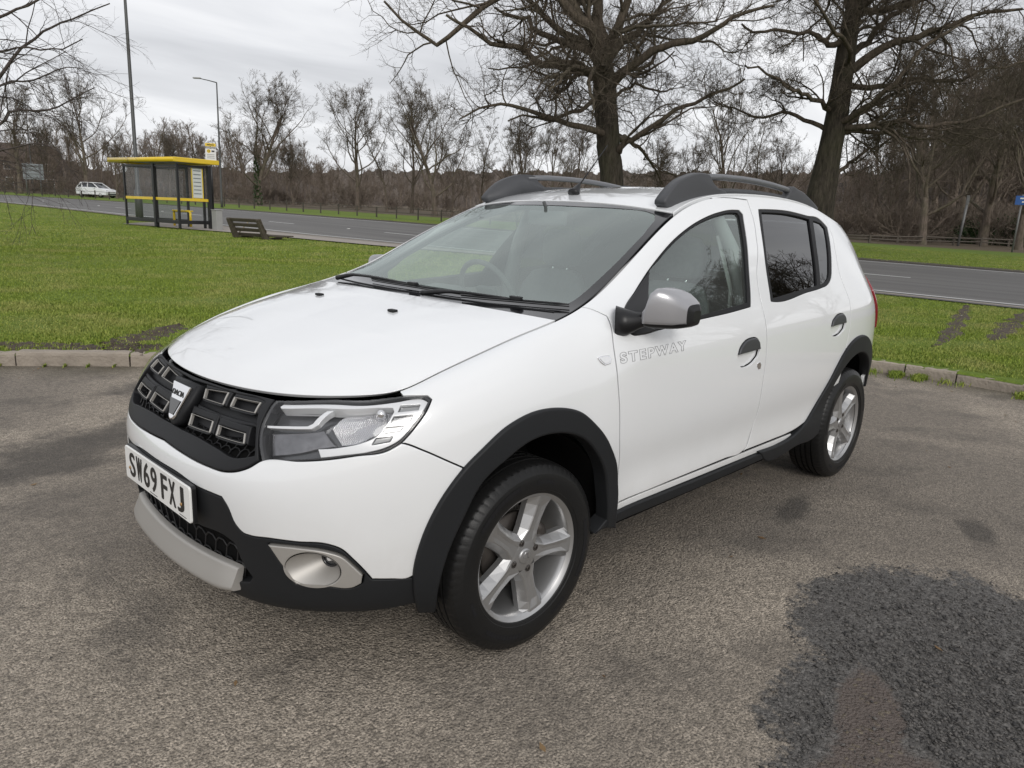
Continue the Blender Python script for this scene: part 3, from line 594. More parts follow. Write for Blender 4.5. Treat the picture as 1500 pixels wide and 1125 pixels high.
def text_mesh(txt,size,extrude=.001,outline=0,spacing=1.0):
    cu=bpy.data.curves.new('txt','FONT');cu.body=txt;cu.size=size;cu.space_character=spacing
    if outline>0: cu.fill_mode='NONE';cu.offset=.0022;cu.bevel_depth=outline;cu.bevel_resolution=0
    else: cu.extrude=extrude
    ob=bpy.data.objects.new('txt',cu);COL.objects.link(ob)
    dg=bpy.context.evaluated_depsgraph_get();me=bpy.data.meshes.new_from_object(ob.evaluated_get(dg))
    V=np.array([v.co[:] for v in me.vertices]);F=[tuple(p.vertices) for p in me.polygons]
    bpy.data.objects.remove(ob);bpy.data.curves.remove(cu);bpy.data.meshes.remove(me);return V,F
V,F=text_mesh('DACIA',.024,.0008);V[:,0]-=V[:,0].mean();V=V*[1.25,1,1]
V[:,0]-=(V[:,0].min()+V[:,0].max())/2;sc_=.084/(V[:,0].max()-V[:,0].min());V[:,0]*=sc_
V[:,1]+=.016
mb=MB();mb.add([tuple(BM(.015)@Vector((v[0],v[1],v[2]))) for v in V],F);mb.build('badge_lettering',M['ink'],badge)
# ---- number plate (520 x 111 mm)
pc=Vector((.826,0,.523));plate=thing('number_plate',None,None);del_=plate
plate.name='number_plate';plate.parent=car;plate.location=pc
PR=Matrix(((0,0,1,0),(1,0,0,0),(0,1,0,0),(0,0,0,1)))
mb=MB()
def rrect(w,h,r,n=5):
    o=[]
    for cx,cy,a0 in ((w/2-r,h/2-r,0),(-w/2+r,h/2-r,90),(-w/2+r,-h/2+r,180),(w/2-r,-h/2+r,270)):
        for i in range(n): a=math.radians(a0+90*i/(n-1));o.append((cx+r*math.cos(a),cy+r*math.sin(a)))
    return o
mb.add(*bev_prism(rrect(.52,.111,.01),.006,PR,.001,1));mb.build('plate_face',M['plate'],plate)
mb=MB();mb.add(*bev_prism(rrect(.53,.118,.010),.012,PR@Matrix.Translation((0,0,-.012)),.003,1));mb.build('plate_holder',M['blk2'],plate)
x=-.26+.5*(.52-(7*.05+5*.011+.033))
mb=MB()
for ch in 'SW69 FXJ':
    if ch==' ': x+=.033-.011;continue
    V,F=text_mesh(ch,.1,.0006);mn,mx=V.min(0),V.max(0)
    w=.050;V2=V.copy();V2[:,0]=(V[:,0]-mn[0])/(mx[0]-mn[0])*(w-.006)+x+.003;V2[:,1]=((V[:,1]-mn[1])/(mx[1]-mn[1])-.5)*.079+.002
    # thicken strokes: four slightly shifted copies
    for dx,dy in ((-.0026,0),(.0026,0),(0,.0018),(0,-.0018),(0,0)):
        mb.add([tuple(PR@Vector((v[0]+dx,v[1]+dy,.0068+v[2]+dx*.03+dy*.05))) for v in V2],F)
    x+=w+.011
mb.build('plate_characters',M['ink'],plate)
for yy in (-.215,.200):
    mb=MB();mb.lathe([(.0035,.0001),(.003,.004),(.0,.006)],10,'X',(.0075,yy,-.012));mb.build('plate_screw',M['copper'],plate)
for yy,ww in ((-.02,.06),(.205,.05)):
    mb=MB();mb.box((.0065,yy,-.0475),(.0006,ww,.002));mb.build('plate_small_print',M['ink'],plate)
# ---- skid plate under the bumper
ys=np.linspace(-1,1,33);rows=[(.775,.349),(.790,.347),(.7955,.343),(.797,.338),(.806,.312),(.8165,.283),(.8175,.278),(.8165,.272),(.812,.266),(.79,.262)]
G=[]
for t in ys:
    a=abs(t);y=t*.385;e_=max(0,(a-.78)/.22)
    G.append([(x-.030*a**2-.010*e_**2,y,z+.014*a**2-(z-.295)*.18*e_**2) for r,(x,z) in enumerate(rows)])
mb=MB();mb.grid(G);mb.add([q for q in G[0]],[tuple(range(len(rows)))]);mb.add([q for q in G[-1]],[tuple(range(len(rows)))]);mb.build('skid_plate',M['satin'],lower_bumper)
# ---- headlights
hlc=np.array(BK['hl']).mean(0)
for s,nm in ((1,None),(-1,None)):
    hl=panel('headlight',M['lens'],BK['hl'],car,off=.001,depth=.012,bev=.003,gs=(.18,.25),side=s,estep=.008)
    panel('lamp_gasket',M['gloss'],scl(BK['hl'],1.002),hl,holes=[scl(BK['hl'],.957,.94)],off=-.003,depth=.03,bev=.0015,gap=.0006,gs=(.12,.2),side=s,estep=.008)
    panel('lamp_housing',M['hlback'],scl(BK['hl'],1.0),hl,off=-.052,depth=.002,gs=(.2,.3),side=s)
    panel('lamp_bezel',M['hlwhite'],BK['chrome'],hl,holes=[scl(BK['led%d'%i],.96) for i in (1,2,3,4)],off=-.010,depth=.03,bev=.002,gap=.0,gs=(.12,.2),side=s,estep=.006)
    for i in (1,2,3,4):
        panel('led_pocket',M['ledpocket'],scl(BK['led%d'%i],.98),hl,off=-.022,depth=.002,bev=.001,gs=(.08,.12),side=s,smooth=False)
    panel('light_strip',M['hlwhite'],BK['hockey'],hl,off=-.012,depth=.02,bev=.0015,gap=.0,gs=(.1,.15),side=s,estep=.006,smooth=False)
    bowl=lambda c,r: None
    panel('reflector',M['refl'],BK['refl'],hl,off=-.034,depth=.01,gs=(.12,.2),side=s,bev=.003)
    panel('indicator_reflector',M['indic'],BK['indic'],hl,off=-.030,depth=.01,gs=(.12,.2),side=s,bev=.003)
    # main bulb shield inside the reflector
    cc=np.array(BK['refl']).mean(0);a=P3(cc[0]+.35,cc[1]+.55,-.030,side=s);b=P3(cc[0]+.35,cc[1]+.55,-.004,side=s)
    mb=MB();mb.tube([a,a.lerp(b,.6),b],[.016,.014,.006],14);mb.build('bulb_shield',M['chrome'],hl)
# ---- fog lamps
fc=np.array([458.7,833.8])
ell=BK['fogell']
for s in (1,-1):
    fg=panel('fog_light_surround',M['satin'],scl(BK['fog'],.985),lower_bumper,holes=[ell],off=.004,depth=.02,bev=.004,gs=(.12,.25),side=s,estep=.008)
    lo=smooth_loop(ell,BS,.01);A=BODY.ev(lo[:,0],lo[:,1])+bodyn(lo[:,0],lo[:,1])*.003
    ic=np.array(P3(*BK['foginner'][0],-.055));n0=bodyn(np.float64(BK['foginner'][0][0]),np.float64(BK['foginner'][0][1]));cen=A.mean(0)
    n0=np.array([.86,.50,.08]);n0/=np.linalg.norm(n0);e1=np.cross([0,0,1],n0);e1/=np.linalg.norm(e1);e2=np.cross(n0,e1)
    G=[]
    for t in np.linspace(0,1,8):
        row=[]
        for q in A:
            d=q-cen;w=np.dot(d,e1);h=np.dot(d,e2);ang=math.atan2(h,w);inner=ic+.025*(math.cos(ang)*e1+math.sin(ang)*e2)
            row.append(q*(1-t)+inner*t - n0*.012*math.sin(PI*t)*0)
        G.append(row)
    mb=MB();mb.grid([[ (p_[0],p_[1]*s,p_[2]) for p_ in r_] for r_ in G],closev=True);mb.build('fog_light_bowl',M['satin'],fg)
    mb=MB()
    V=[tuple(ic+n0*.004)]+[tuple(ic+.026*(math.cos(a)*e1+math.sin(a)*e2)+n0*.001) for a in np.linspace(0,2*PI,25)[:-1]]
    V=[(v[0],v[1]*s,v[2]) for v in V];mb.add(V,[(0,1+i,1+(i+1)%24) for i in range(24)],True);mb.build('fog_lamp',M['foglens'],fg)
    mb=MB();cb_=ic+n0*.006;mb.tube([(cb_[0],cb_[1]*s,cb_[2]),tuple((cb_+n0*.010)*[1,s,1])],[.012,.006],12);mb.build('fog_bulb',M['ledbright'],fg)
    mb=MB();ring=[Vector((ic+.0245*(math.cos(a)*e1+math.sin(a)*e2)+n0*.003)) for a in np.linspace(0,2*PI,25)];mb.tube([Vector((v.x,v.y*s,v.z)) for v in ring],.0045,6,False);mb.build('fog_lamp_rim',M['gloss'],fg)
# ---- wings, doors, body sides
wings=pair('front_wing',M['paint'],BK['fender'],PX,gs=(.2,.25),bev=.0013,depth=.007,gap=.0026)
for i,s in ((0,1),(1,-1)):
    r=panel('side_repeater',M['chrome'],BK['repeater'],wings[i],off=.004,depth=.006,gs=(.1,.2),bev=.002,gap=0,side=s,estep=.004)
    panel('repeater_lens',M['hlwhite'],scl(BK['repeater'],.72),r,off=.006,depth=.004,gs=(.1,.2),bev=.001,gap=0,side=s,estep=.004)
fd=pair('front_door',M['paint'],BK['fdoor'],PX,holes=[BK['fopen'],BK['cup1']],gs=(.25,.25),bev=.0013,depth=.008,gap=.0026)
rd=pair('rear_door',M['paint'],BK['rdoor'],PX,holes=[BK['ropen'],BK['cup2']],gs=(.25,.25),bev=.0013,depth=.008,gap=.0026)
for i,s in ((0,1),(1,-1)):
    for door,cup,hd in ((fd[i],'cup1','handle1'),(rd[i],'cup2','handle2')):
        panel('handle_recess',M['paint'],BK[cup],door,off=-.016,depth=.002,gap=-.004,gs=(.1,.2),side=s,estep=.006)
        panel('door_handle',M['handle'],scl(BK[hd],.96),door,off=.008,depth=.020,gap=0,bev=.007,gs=(.08,.12),side=s,estep=.005)
    panel('door_lock',M['chrome'],BK['lock'],fd[i],off=.003,depth=.004,gap=0,bev=.002,gs=(.08,.12),side=s,estep=.004)
    panel('window_trim',M['rubber'],scl(BK['fopen'],1.0),fd[i],holes=[BK['fglass']],off=-.002,depth=.02,gap=-.001,gs=(.2,.25),side=s)
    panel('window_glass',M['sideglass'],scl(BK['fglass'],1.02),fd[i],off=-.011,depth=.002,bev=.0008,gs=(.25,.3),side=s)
    panel('window_trim',M['rubber'],scl(BK['ropen'],1.0),rd[i],holes=[BK['rglass'],BK['qglass']],off=-.002,depth=.02,gap=-.001,gs=(.2,.25),side=s)
    panel('window_glass',M['privacy'],scl(BK['rglass'],1.02),rd[i],off=-.011,depth=.002,bev=.0008,gs=(.25,.3),side=s)
    panel('quarter_glass',M['privacy'],scl(BK['qglass'],1.03),rd[i],off=-.008,depth=.002,bev=.0008,gs=(.1,.3),side=s)
    # lower window seal (waist strip)
pair('rear_quarter_panel',M['paint'],BK['quarter'],PX,gs=(.2,.25),bev=.0013,gap=.0026,depth=.008)
rk=[xz(-.405,.360),xz(-.405,.388),xz(-1.1,.392),xz(-1.86,.392),xz(-1.86,.360)]
pair('sill_panel',M['paint'],rk,PX,gs=(.3,.3),smooth=False,bev=.003,off=-.004)
sc=[xz(-.30,.318),xz(-.37,.362),xz(-1.0,.364),xz(-1.56,.364),xz(-1.56,.322),xz(-1.0,.318)]
pair('sill_underside',M['void'],[xz(-.38,.27),xz(-.38,.33),xz(-1.56,.33),xz(-1.9,.33),xz(-1.9,.27)],PX,gs=(.3,.3),smooth=False,off=-.03,depth=.03)
pair('sill_trim',M['clad'],sc,PX,gs=(.3,.3),smooth=False,bev=.006,off=.010,depth=.05)
ao=BK['archout']+BK['archin']
pair('wheel_arch_trim',M['clad'],ao,PX,gs=(.2,.2),bev=.009,off=.014,depth=.045,gap=0)
ar=BK['rarchout']+arc_xz(-2.589,.315,.410,158,3,30)+[xz(-2.12,.318),xz(-1.95,.318),xz(-1.57,.320)]
pair('wheel_arch_trim',M['clad'],ar,PX,gs=(.2,.2),bev=.009,off=.014,depth=.045,gap=0)
# tail lights, rear bumper, tailgate
tl=[(23.55,8.9),(23.75,7.9),(24.05,6.9),(25.2,6.6),(26,6.3),(26.1,10.0),(25.0,10.15),(24.2,9.75)]
pair('tail_light',M['red'],tl,PX,gs=(.15,.2),off=.016,bev=.010,depth=.02)
rb=[(22.9,1.6),(22.95,4.3),(24,4.38),(25,4.48),(26,4.58),(28,4.6),(28,.8),(25,.8)]
rear_bumper=panel('rear_bumper',M['paint'],rb,car,half=True,gs=(.2,.25),smooth=False)
tg=[(26.03,4.62),(26.13,10.0),(25.05,10.25),(25.03,12.85),(28,12.85),(28,12.3),(25.5,12.2),(25.6,9.5),(28,9.4),(28,4.65)]
tailgate=panel('tailgate',M['paint'],tg,car,half=True,gs=(.2,.25),smooth=False)
panel('rear_window',M['privacy'],[(28,12.35),(25.45,12.25),(25.55,9.45),(28,9.35)],tailgate,half=True,gs=(.3,.3),smooth=False,off=-.006,depth=.002)
# ---- bonnet, screen, roof
SB=FnSurf(bfn,np.array([0,0,1]));SW=FnSurf(wfn,np.array([.6,0,.8]));SR=FnSurf(rfn,np.array([0,0,1]))
def edge_loop(n=24): return [(-1,t) for t in np.linspace(1,0,n)]+[(t,0) for t in np.linspace(-1,1,2*n)[1:]]+[(1,t) for t in np.linspace(0,1,n)[1:]]+[(t,1) for t in np.linspace(1,-1,2*n)[1:-1]]
bonnet=panel('bonnet',M['paint'],edge_loop(),car,surf=SB,gs=(.04,.03),smooth=False,gap=.0026,bev=.0018,depth=.010)
for u,v in BK['b_noz']:
    mb=MB();p_=P3(u,v,0,SB);mb.box(p_+Vector((0,0,.004)),(.022,.034,.009),b=.004);mb.build('washer_nozzle',M['blk'],bonnet)
roof=panel('roof',M['paint'],edge_loop(),car,surf=SR,gs=(.05,.03),smooth=False,gap=.003,bev=.004,depth=.02)
clear=BK['w_clear']
# the far half of the clear area mirrors the near half
cl=[q for q in clear if q[0]>.3 or False]
half_c=[(.0,.938),(.32,.940),(.62,.962),(.80,.972),(.885,.955),(.925,.90),(.945,.75),(.945,.54),(.937,.35),(.935,.21),(.925,.155),(.875,.143),(.68,.145),(.34,.146),(0,.148)]
wl=half_c+[(-u,v) for u,v in half_c[-2:0:-1]]
wo=edge_loop()
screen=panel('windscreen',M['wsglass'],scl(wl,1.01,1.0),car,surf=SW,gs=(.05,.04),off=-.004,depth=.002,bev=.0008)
panel('screen_border',M['gloss'],wo,screen,holes=[wl],surf=SW,gs=(.05,.03),off=-.003,depth=.02,smooth=False,gap=.003)
# cowl ribs and wipers
mb=MB()
mb.tube([P3(u,.075,-.002,SW) for u in np.linspace(-.93,.93,30)],.003,6)
mb.build('cowl_ribs',M['blk'],screen)
def wiper(bl,ar,hub):
    def dens(L_,n): L_=np.array(L_);t=np.linspace(0,1,n);k=np.linspace(0,1,len(L_));return [(np.interp(a,k,L_[:,0]),np.interp(a,k,L_[:,1])) for a in t]
    bl=[(u,v) for u,v in dens(bl,12)]
    mb=MB();mb.tube([P3(u,v,.012,SW) for u,v in bl],[.003]+[.0042]*10+[.002],6);w=mb.build('wiper',M['blk2'],car)
    mb=MB();mb.tube([P3(u,v,.004,SW) for u,v in bl],.002,5);mb.build('wiper_blade_rubber',M['rubber'],w)
    mb=MB();a=dens(ar,10);mb.tube([P3(u,v,.012+.010*math.sin(PI*i/9.),SW) for i,(u,v) in enumerate(a)],[.011,.010,.009,.007,.006,.006,.005,.005,.005,.005],8);mb.build('wiper_arm',M['blk2'],w)
    m_=bl[len(bl)//2];mb=MB();p_=P3(m_[0],m_[1],.018,SW);mb.box(p_,(.02,.05,.016),b=.004);mb.build('wiper_joint',M['blk2'],w)
wiper([(-.44,.112),(-.05,.116),(.355,.114)],[(-.80,.045),(-.66,.10),(-.35,.118),(-.05,.122)],None)
wiper([(.395,.085),(.68,.108),(.965,.125)],[(.16,.045),(.30,.075),(.45,.095),(.66,.112)],None)
# ---- roof rails
foot=[(-1.028,1.452),(-1.061,1.500),(-1.13,1.549),(-1.221,1.580),(-1.296,1.594),(-1.376,1.591),(-1.405,1.566),(-1.458,1.540),(-1.52,1.531),(-1.52,1.500),(-1.3,1.485),(-1.13,1.43)]
rear=[(-2.14,1.531),(-2.175,1.545),(-2.21,1.588),(-2.277,1.578),(-2.363,1.562),(-2.49,1.518),(-2.545,1.490),(-2.50,1.47),(-2.3,1.49),(-2.14,1.51)]
def densify(P,n=3):
    P=np.array(P,float);m=len(P);o=[]
    for i in range(m):
        a,b,c,d=P[i-1],P[i],P[(i+1)%m],P[(i+2)%m]
        for j in range(n):
            t=j/n;o.append(tuple(.5*((2*b)+(c-a)*t+(2*a-5*b+4*c-d)*t*t+(3*b-a-3*c+d)*t**3)))
    return o
def yed(x): 
    k=np.interp(-x,[-q for q in [TOP[i][0] for i in range(13,25)]],[TOP[i][1] for i in range(13,25)]);return float(k)
for s in (1,-1):
    RM=lambda y:Matrix(((1,0,0,0),(0,0,1,y),(0,1,0,0),(0,0,0,1)))
    rail=MB()
    rail_pts=[(-1.33,1.578),(-1.5,1.588),(-1.7,1.5915),(-1.85,1.5895),(-2.0,1.583),(-2.15,1.572),(-2.26,1.556)]
    rail.tube([(x_,s*.525,z_) for x_,z_ in rail_pts],.0185,10,flat=.8);rr=rail.build('roof_rail',M['railbar'],car)
    for poly in (foot,rear):
        V,F=bev_prism(densify(poly),.040,RM(.508),.009,3)
        V=[(v[0],(v[1]+(.006 if v[2]<1.53 else 0)*(1 if v[1]>.52 else -1)*min(1,(1.56-v[2])*10)),v[2]) for v in V]
        mb=MB();mb.add([(v[0],v[1]*s,v[2]) for v in V],F,True);o_=mb.build('rail_foot',M['rail'],rr)
    mb=MB();mb.tube([(x_,s*.528,z_) for x_,z_ in [(-1.45,1.522),(-1.6,1.530),(-1.8,1.534),(-2.0,1.532),(-2.2,1.524)]],.016,8,flat=.9);mb.build('rail_base_strip',M['rail'],rr)
mb=MB();mb.tube([(-1.10,0,1.488),(-1.115,0,1.50),(-1.135,0,1.528),(-1.145,0,1.54)],[.030,.024,.010,.004],12)
ant=mb.build('roof_aerial',M['blk2'],roof)
mb=MB();mb.tube([(-1.135,0,1.525),(-1.335,0,1.728)],[.0035,.0022],6);mb.build('aerial_rod',M['blk'],ant)
# ---- door mirrors
def mirror(s):
    secs=[(.868,-.485,.022,1.040,1.075),(.878,-.500,.036,1.031,1.088),(.888,-.510,.045,1.028,1.105),(.896,-.520,.050,1.026,1.148),(.905,-.530,.053,1.025,1.160),(.920,-.545,.056,1.025,1.162),
     (.940,-.565,.058,1.025,1.155),(.960,-.585,.057,1.027,1.143),(.975,-.600,.052,1.031,1.126),(.987,-.613,.042,1.038,1.108),(.993,-.620,.022,1.050,1.090)]  # y, x centre, half depth, z low, z high
    def sec(y,xc,hx,z0,z1,f=1.0,n=40):
        r=[];zc=(z0+z1)/2;hz=(z1-z0)/2
        for k in range(n):
            a=2*PI*k/n;c,s_=math.cos(a),math.sin(a)
            ex=2/ (4.2);X=abs(c)**ex*np.sign(c)*hx*f;Z=abs(s_)**ex*np.sign(s_)*hz*f
            r.append((xc+X*(1.25 if c>0 else .8),y,zc+Z))
        return r
    G=[sec(*q) for q in secs]
    mb=MB();mb.grid([[(a,b*s,c) for a,b,c in r] for r in G],closev=True);mb.add([(a,b*s,c) for a,b,c in G[0]],[tuple(range(40))]);mb.add([(a,b*s,c) for a,b,c in G[-1]],[tuple(range(40))])
    hous=mb.build('door_mirror',M['blk2'],fd[0 if s>0 else 1])
    if s<0: hous.location=(-.11,.02,-.01)
    G2=[]
    for q in secs[1:-1]:
        r=sec(*q);zc=(q[3]+q[4])/2;cx=q[1]
        o=[]
        for k in range(-6,14):
            p_=r[k%40];v=np.array([p_[0]-cx,0,p_[2]-zc]);v/=np.linalg.norm(v)
            zz=p_[2]+v[2]*.003;o.append((p_[0]+v[0]*.003,p_[1],max(zz,1.042+.004*(q[0]>.97))))
        G2.append(o)
    mb=MB();mb.grid([[(a,b*s,c) for a,b,c in r] for r in G2]);mb.build('mirror_cap',M['mirror_cap'],hous)
    # mounting foot
    mb=MB();mb.tube([(-.415,.800*s,1.040),(-.435,.830*s,1.042),(-.462,.852*s,1.048),(-.490,.875*s,1.055)],[.056,.046,.031,.024],16);mb.build('mirror_arm',M['blk2'],hous)
    mb=MB();V=[(-.572,.888*s,1.04),(-.652,.975*s,1.045),(-.652,.975*s,1.115),(-.580,.900*s,1.15)]
    mb.add(V,[(0,1,2,3)]);mb.build('mirror_glass',M['chrome'],hous)
for s in (1,-1): mirror(s)
# sail panel at the mirror foot
for i,s in ((0,1),(1,-1)):
    sail=BK['sail']
    panel('mirror_sail',M['blk2'],sail,fd[i],off=.006,depth=.012,bev=.005,gs=(.12,.2),side=s,gap=0)
# ---- lettering on the front door
V,F=text_mesh('STEPWAY',.05,outline=.0006,spacing=1.35)
mn,mx=V.min(0),V.max(0);W_=.400;H_=.037
for i,s in ((0,1),(1,-1)):
    out=[]
    fx=(V[:,0]-mn[0])/(mx[0]-mn[0]);fy=(V[:,1]-mn[1])/(mx[1]-mn[1])
    gridu=np.array([[xz(-.382-a*W_,.907+.010*a+b*H_) for b in (0,.5,1)] for a in np.linspace(0,1,9)])
    def bil(fx,fy,K):
        a=np.clip(fx*8,0,7.999);ia=a.astype(int);ta=a-ia;b=np.clip(fy*2,0,1.999);ib=b.astype(int);tb=b-ib
        return K[ia,ib]*(1-ta)*(1-tb)+K[ia+1,ib]*ta*(1-tb)+K[ia,ib+1]*(1-ta)*tb+K[ia+1,ib+1]*ta*tb
    FX=fx if s>0 else 1-fx
    u_=bil(FX,fy,gridu[...,0]);v_=bil(FX,fy,gridu[...,1])
    Pt=BODY.ev(u_,v_)+bodyn(u_,v_)*(.0010+V[:,2:3]);Pt=Pt*[1,s,1]
    mb=MB();mb.add(Pt,F);mb.build('door_lettering',M['chromed_text'],fd[i])
# ---- wheels
def make_wheel():
    w=thing('wheel',None,None);w.parent=car
    # tyre
    n=288;prof=[(-.080,.200),(-.095,.215),(-.103,.245),(-.102,.270),(-.097,.292),(-.088,.306),(-.078,.3115),(-.060,.3145)]
    tr=[];
    def groove(a0,a1,d=.007): return [(a0,.3155),(a0+.0008,.3155-d),(a1-.0008,.3155-d),(a1,.3155)]
    mid=groove(-.050,-.041)+groove(-.018,-.009)+groove(.009,.018)+groove(.041,.050)
    full=prof+mid+[(-a,r) for a,r in prof[::-1]]
    # sidewall relief rings on the outside
    full=full[:-5]+[(.1005,.283),(.1018,.281),(.1018,.278),(.1024,.276),(.1034,.262),(.1034,.240),(.1010,.228),(.0985,.2265),(.0955,.217)]+[(.088,.212),(.080,.200)]
    G=[]
    for k in range(n):
        t=2*PI*k/n;row=[]
        for a,r in full:
            rr=r;sh=0
            if r>.3105 and abs(a)>.052 and k%4==0: rr-=.0022
            if abs(a)<.040 and r>.312 and (k%6==0): rr-=.0025
            if .304<r<=.3105 and k%4==0: rr-=.0012
            row.append((rr*math.cos(t),a,rr*math.sin(t)))
        G.append(row)
    G.append(G[0]);mb=MB();mb.grid(G);tyre=mb.build('tyre',M['tyre'],w)
    tyre.data.polygons.foreach_set('use_smooth',[True]*len(tyre.data.polygons))
    md=tyre.modifiers.new('split','EDGE_SPLIT');md.split_angle=math.radians(35)
    # raised marks on the side wall
    for a0,a1,r0,r1 in ((20,62,.252,.268),(78,96,.250,.262),(150,196,.254,.270),(214,230,.249,.262),(262,300,.253,.268),(318,330,.250,.262)):
        mb=MB();m_=24
        G=[[(r*math.cos(b),.1040+.0003*(q%2),r*math.sin(b)) for r in (r0,(r0+r1)/2,r1)] for q,b in enumerate(np.radians(np.linspace(a0,a1,m_)))]
        mb.grid(G,smooth=False);mb.build('sidewall_mark',M['rubber'],tyre)
    # rim barrel
    mb=MB();mb.lathe([(.080,.200),(.091,.213),(.0935,.2185),(.0925,.2205),(.0895,.2215),(.0875,.218),(.083,.2065),(.060,.1985),(.02,.190),(-.05,.182),(-.085,.190),(-.09,.215)][::-1],72);rim=mb.build('rim',M['alloy'],w)
    mb=MB();mb.lathe([(.0745,.0001),(.0745,.046),(.072,.054),(.062,.060),(.02,.062)],40);hub=mb.build('hub_face',M['alloy'],rim)
    for q in range(5):
        base=PI/2+.12+q*2*PI/5
        rs=[.045,.085,.130,.170,.196,.2075];top=[.0740,.0750,.0770,.0800,.0840,.085]
        ht=[.0340,.0205,.0190,.0215,.0270,.031];hb=[.052,.041,.041,.047,.055,.062];dp=[.016,.024,.028,.029,.025,.016]
        G=[]
        for r,a,t1,t2,d in zip(rs,top,ht,hb,dp):
            pts=[(-t2,a-d-.02),(-t2*.96,a-d),(-t1*1.08,a-.002),(-t1*.9,a),(-t1*.30,a-.0035*(.07<r<.18)),(t1*.30,a-.0035*(.07<r<.18)),(t1*.9,a),(t1*1.08,a-.002),(t2*.96,a-d),(t2,a-d-.02)]
            row=[]
            for tt,aa in pts:
                x_,z_=r*1.0,tt
                # tangential offset bends with the circle near the rim
                an=base+math.atan2(tt,r) ;R=r if r<.19 else math.hypot(r,0)
                rad=math.hypot(r,tt) if r<.17 else r
                row.append((rad*math.cos(an),aa,rad*math.sin(an)))
            G.append(row)
        mb=MB();mb.grid(G,smooth=False);mb.build('spoke',M['alloy'],rim)
    mb=MB();mb.lathe([(.0790,.0001),(.0795,.022),(.0775,.026),(.070,.0275)],32);cap=mb.build('centre_cap',M['alloy'],rim)
    mb=MB()
    tri=[(math.cos(a)*.0135,math.sin(a)*.0135+.001) for a in (PI/2-.35,PI/2+.35,PI+.45,-.45)]
    V=[(x_,.0803,y_) for x_,y_ in tri];mb.tube([Vector(v) for v in V+[V[0]]],.0013,5,False);mb.build('cap_emblem',M['chrome'],cap)
    for q in range(4):
        a=PI/4+q*PI/2+.2;x_,z_=.050*math.cos(a),.050*math.sin(a)
        mb=MB();mb.lathe([(.060,.0115),(.0752,.0115),(.0752,.0095),(.066,.009)],16,'Y',(x_,0,z_));mb.lathe([(.066,.0085),(.0775,.008),(.0785,.0065),(.0785,.0035),(.074,.003),(.074,.0001)],6,'Y',(x_,0,z_),smooth=False);mb.build('wheel_bolt',M['brake'],rim)
    mb=MB();mb.lathe([(.0,.02),(.012,.128),(-.004,.128),(-.012,.02)],48);mb.build('brake_disc',M['brake'],w)
    mb=MB();mb.tube([(.120*math.cos(a),.022,.120*math.sin(a)) for a in np.linspace(2.2,3.4,6)],[.016,.024,.026,.026,.024,.016],8);mb.build('brake_caliper',M['brake'],w)
    a=-.42;mb=MB();mb.tube([(.200*math.cos(a),.05,.200*math.sin(a)),(.188*math.cos(a),.075,.188*math.sin(a))],[.005,.004],8);mb.build('tyre_valve',M['rubber'],rim)
    return w
w0=make_wheel();w0.location=(0,.742,.313);w0.rotation_euler=(0,-.25,-.035)
def put_wheel(x,y,spin,steer,flip):
    w=copy_tree(w0,car);w.location=(x,y,.313);w.rotation_euler=(0,spin,steer+(PI if flip else 0));return w
w0.rotation_mode='ZYX' if False else 'XYZ'
put_wheel(-2.589,.742,.42,0,False);put_wheel(0,-.742,.9,-.035,True);put_wheel(-2.589,-.742,1.3,0,True)
# wheel arch liners and floor
for s in (1,-1):
    for cx in (.03,-2.589):
        G=[[(cx+.415*math.cos(a),(.50+(min(.835,float(np.interp(-(cx+.415*math.cos(a)),[-q_[0] for q_ in PLAN[2:26]],[q_[1] for q_ in PLAN[2:26]]))-.045)-.50)*k_)*s,.315+.415*math.sin(a)) for k_ in (1,.8,.5,.2,0)] for a in np.linspace(.02,PI-.02,40)]
        mb=MB();mb.grid(G);V=[(cx+.415*math.cos(a),.50*s,.315+.415*math.sin(a)) for a in np.linspace(.02,PI-.02,40)];mb.add(V,[tuple(range(40))]);mb.build('wheel_arch_liner',M['void'],car)
mb=MB();mb.box((-1.3,0,.27),(1.75,1.5,.06));mb.box((.30,0,.32),(.75,.95,.10));mb.box((-2.75,0,.33),(.8,.95,.10));mb.box((0,0,.45),(.5,.9,.2));mb.box((-2.589,0,.40),(.9,.9,.08));mb.build('underbody',M['void'],car)
mb=MB();mb.tube([(0,-.70,.313),(0,.70,.313)],.03,8);mb.tube([(-2.589,-.70,.313),(-2.589,.70,.313)],.04,8);mb.build('axle',M['void'],car)
# ---- cabin
inte=thing('interior',None,None);inte.parent=car
mb=MB()
G=[]
for y_ in np.linspace(-.70,.70,25):
    k=.06*math.exp(-((y_+.37)/.16)**2)
    G.append([(-.25,y_,.98),(-.45,y_,1.012),(-.62,y_,1.005+k*.9),(-.72,y_,.985+k),(-.80,y_,.93+k*.6),(-.83,y_,.80),(-.78,y_,.55)])
mb.grid(G);mb.build('dashboard',M['interior'],inte)
mb=MB();mb.lathe([(.0,.170),(.012,.178),(.016,.185),(.012,.192),(0,.198),(-.012,.192),(-.016,.185),(-.012,.178)],40,'X',(0,0,0),close=True);mb.box((0,0,0),(.03,.13,.10),b=.012);mb.box((0,.09,-.02),(.02,.12,.03),b=.006);mb.box((0,-.09,-.02),(.02,.12,.03),b=.006);mb.box((0,0,-.1),(.02,.05,.12),b=.006)
sw=mb.build('steering_wheel',M['interior'],inte);sw.location=(-.93,-.37,.985);sw.rotation_euler=(0,math.radians(24),0)
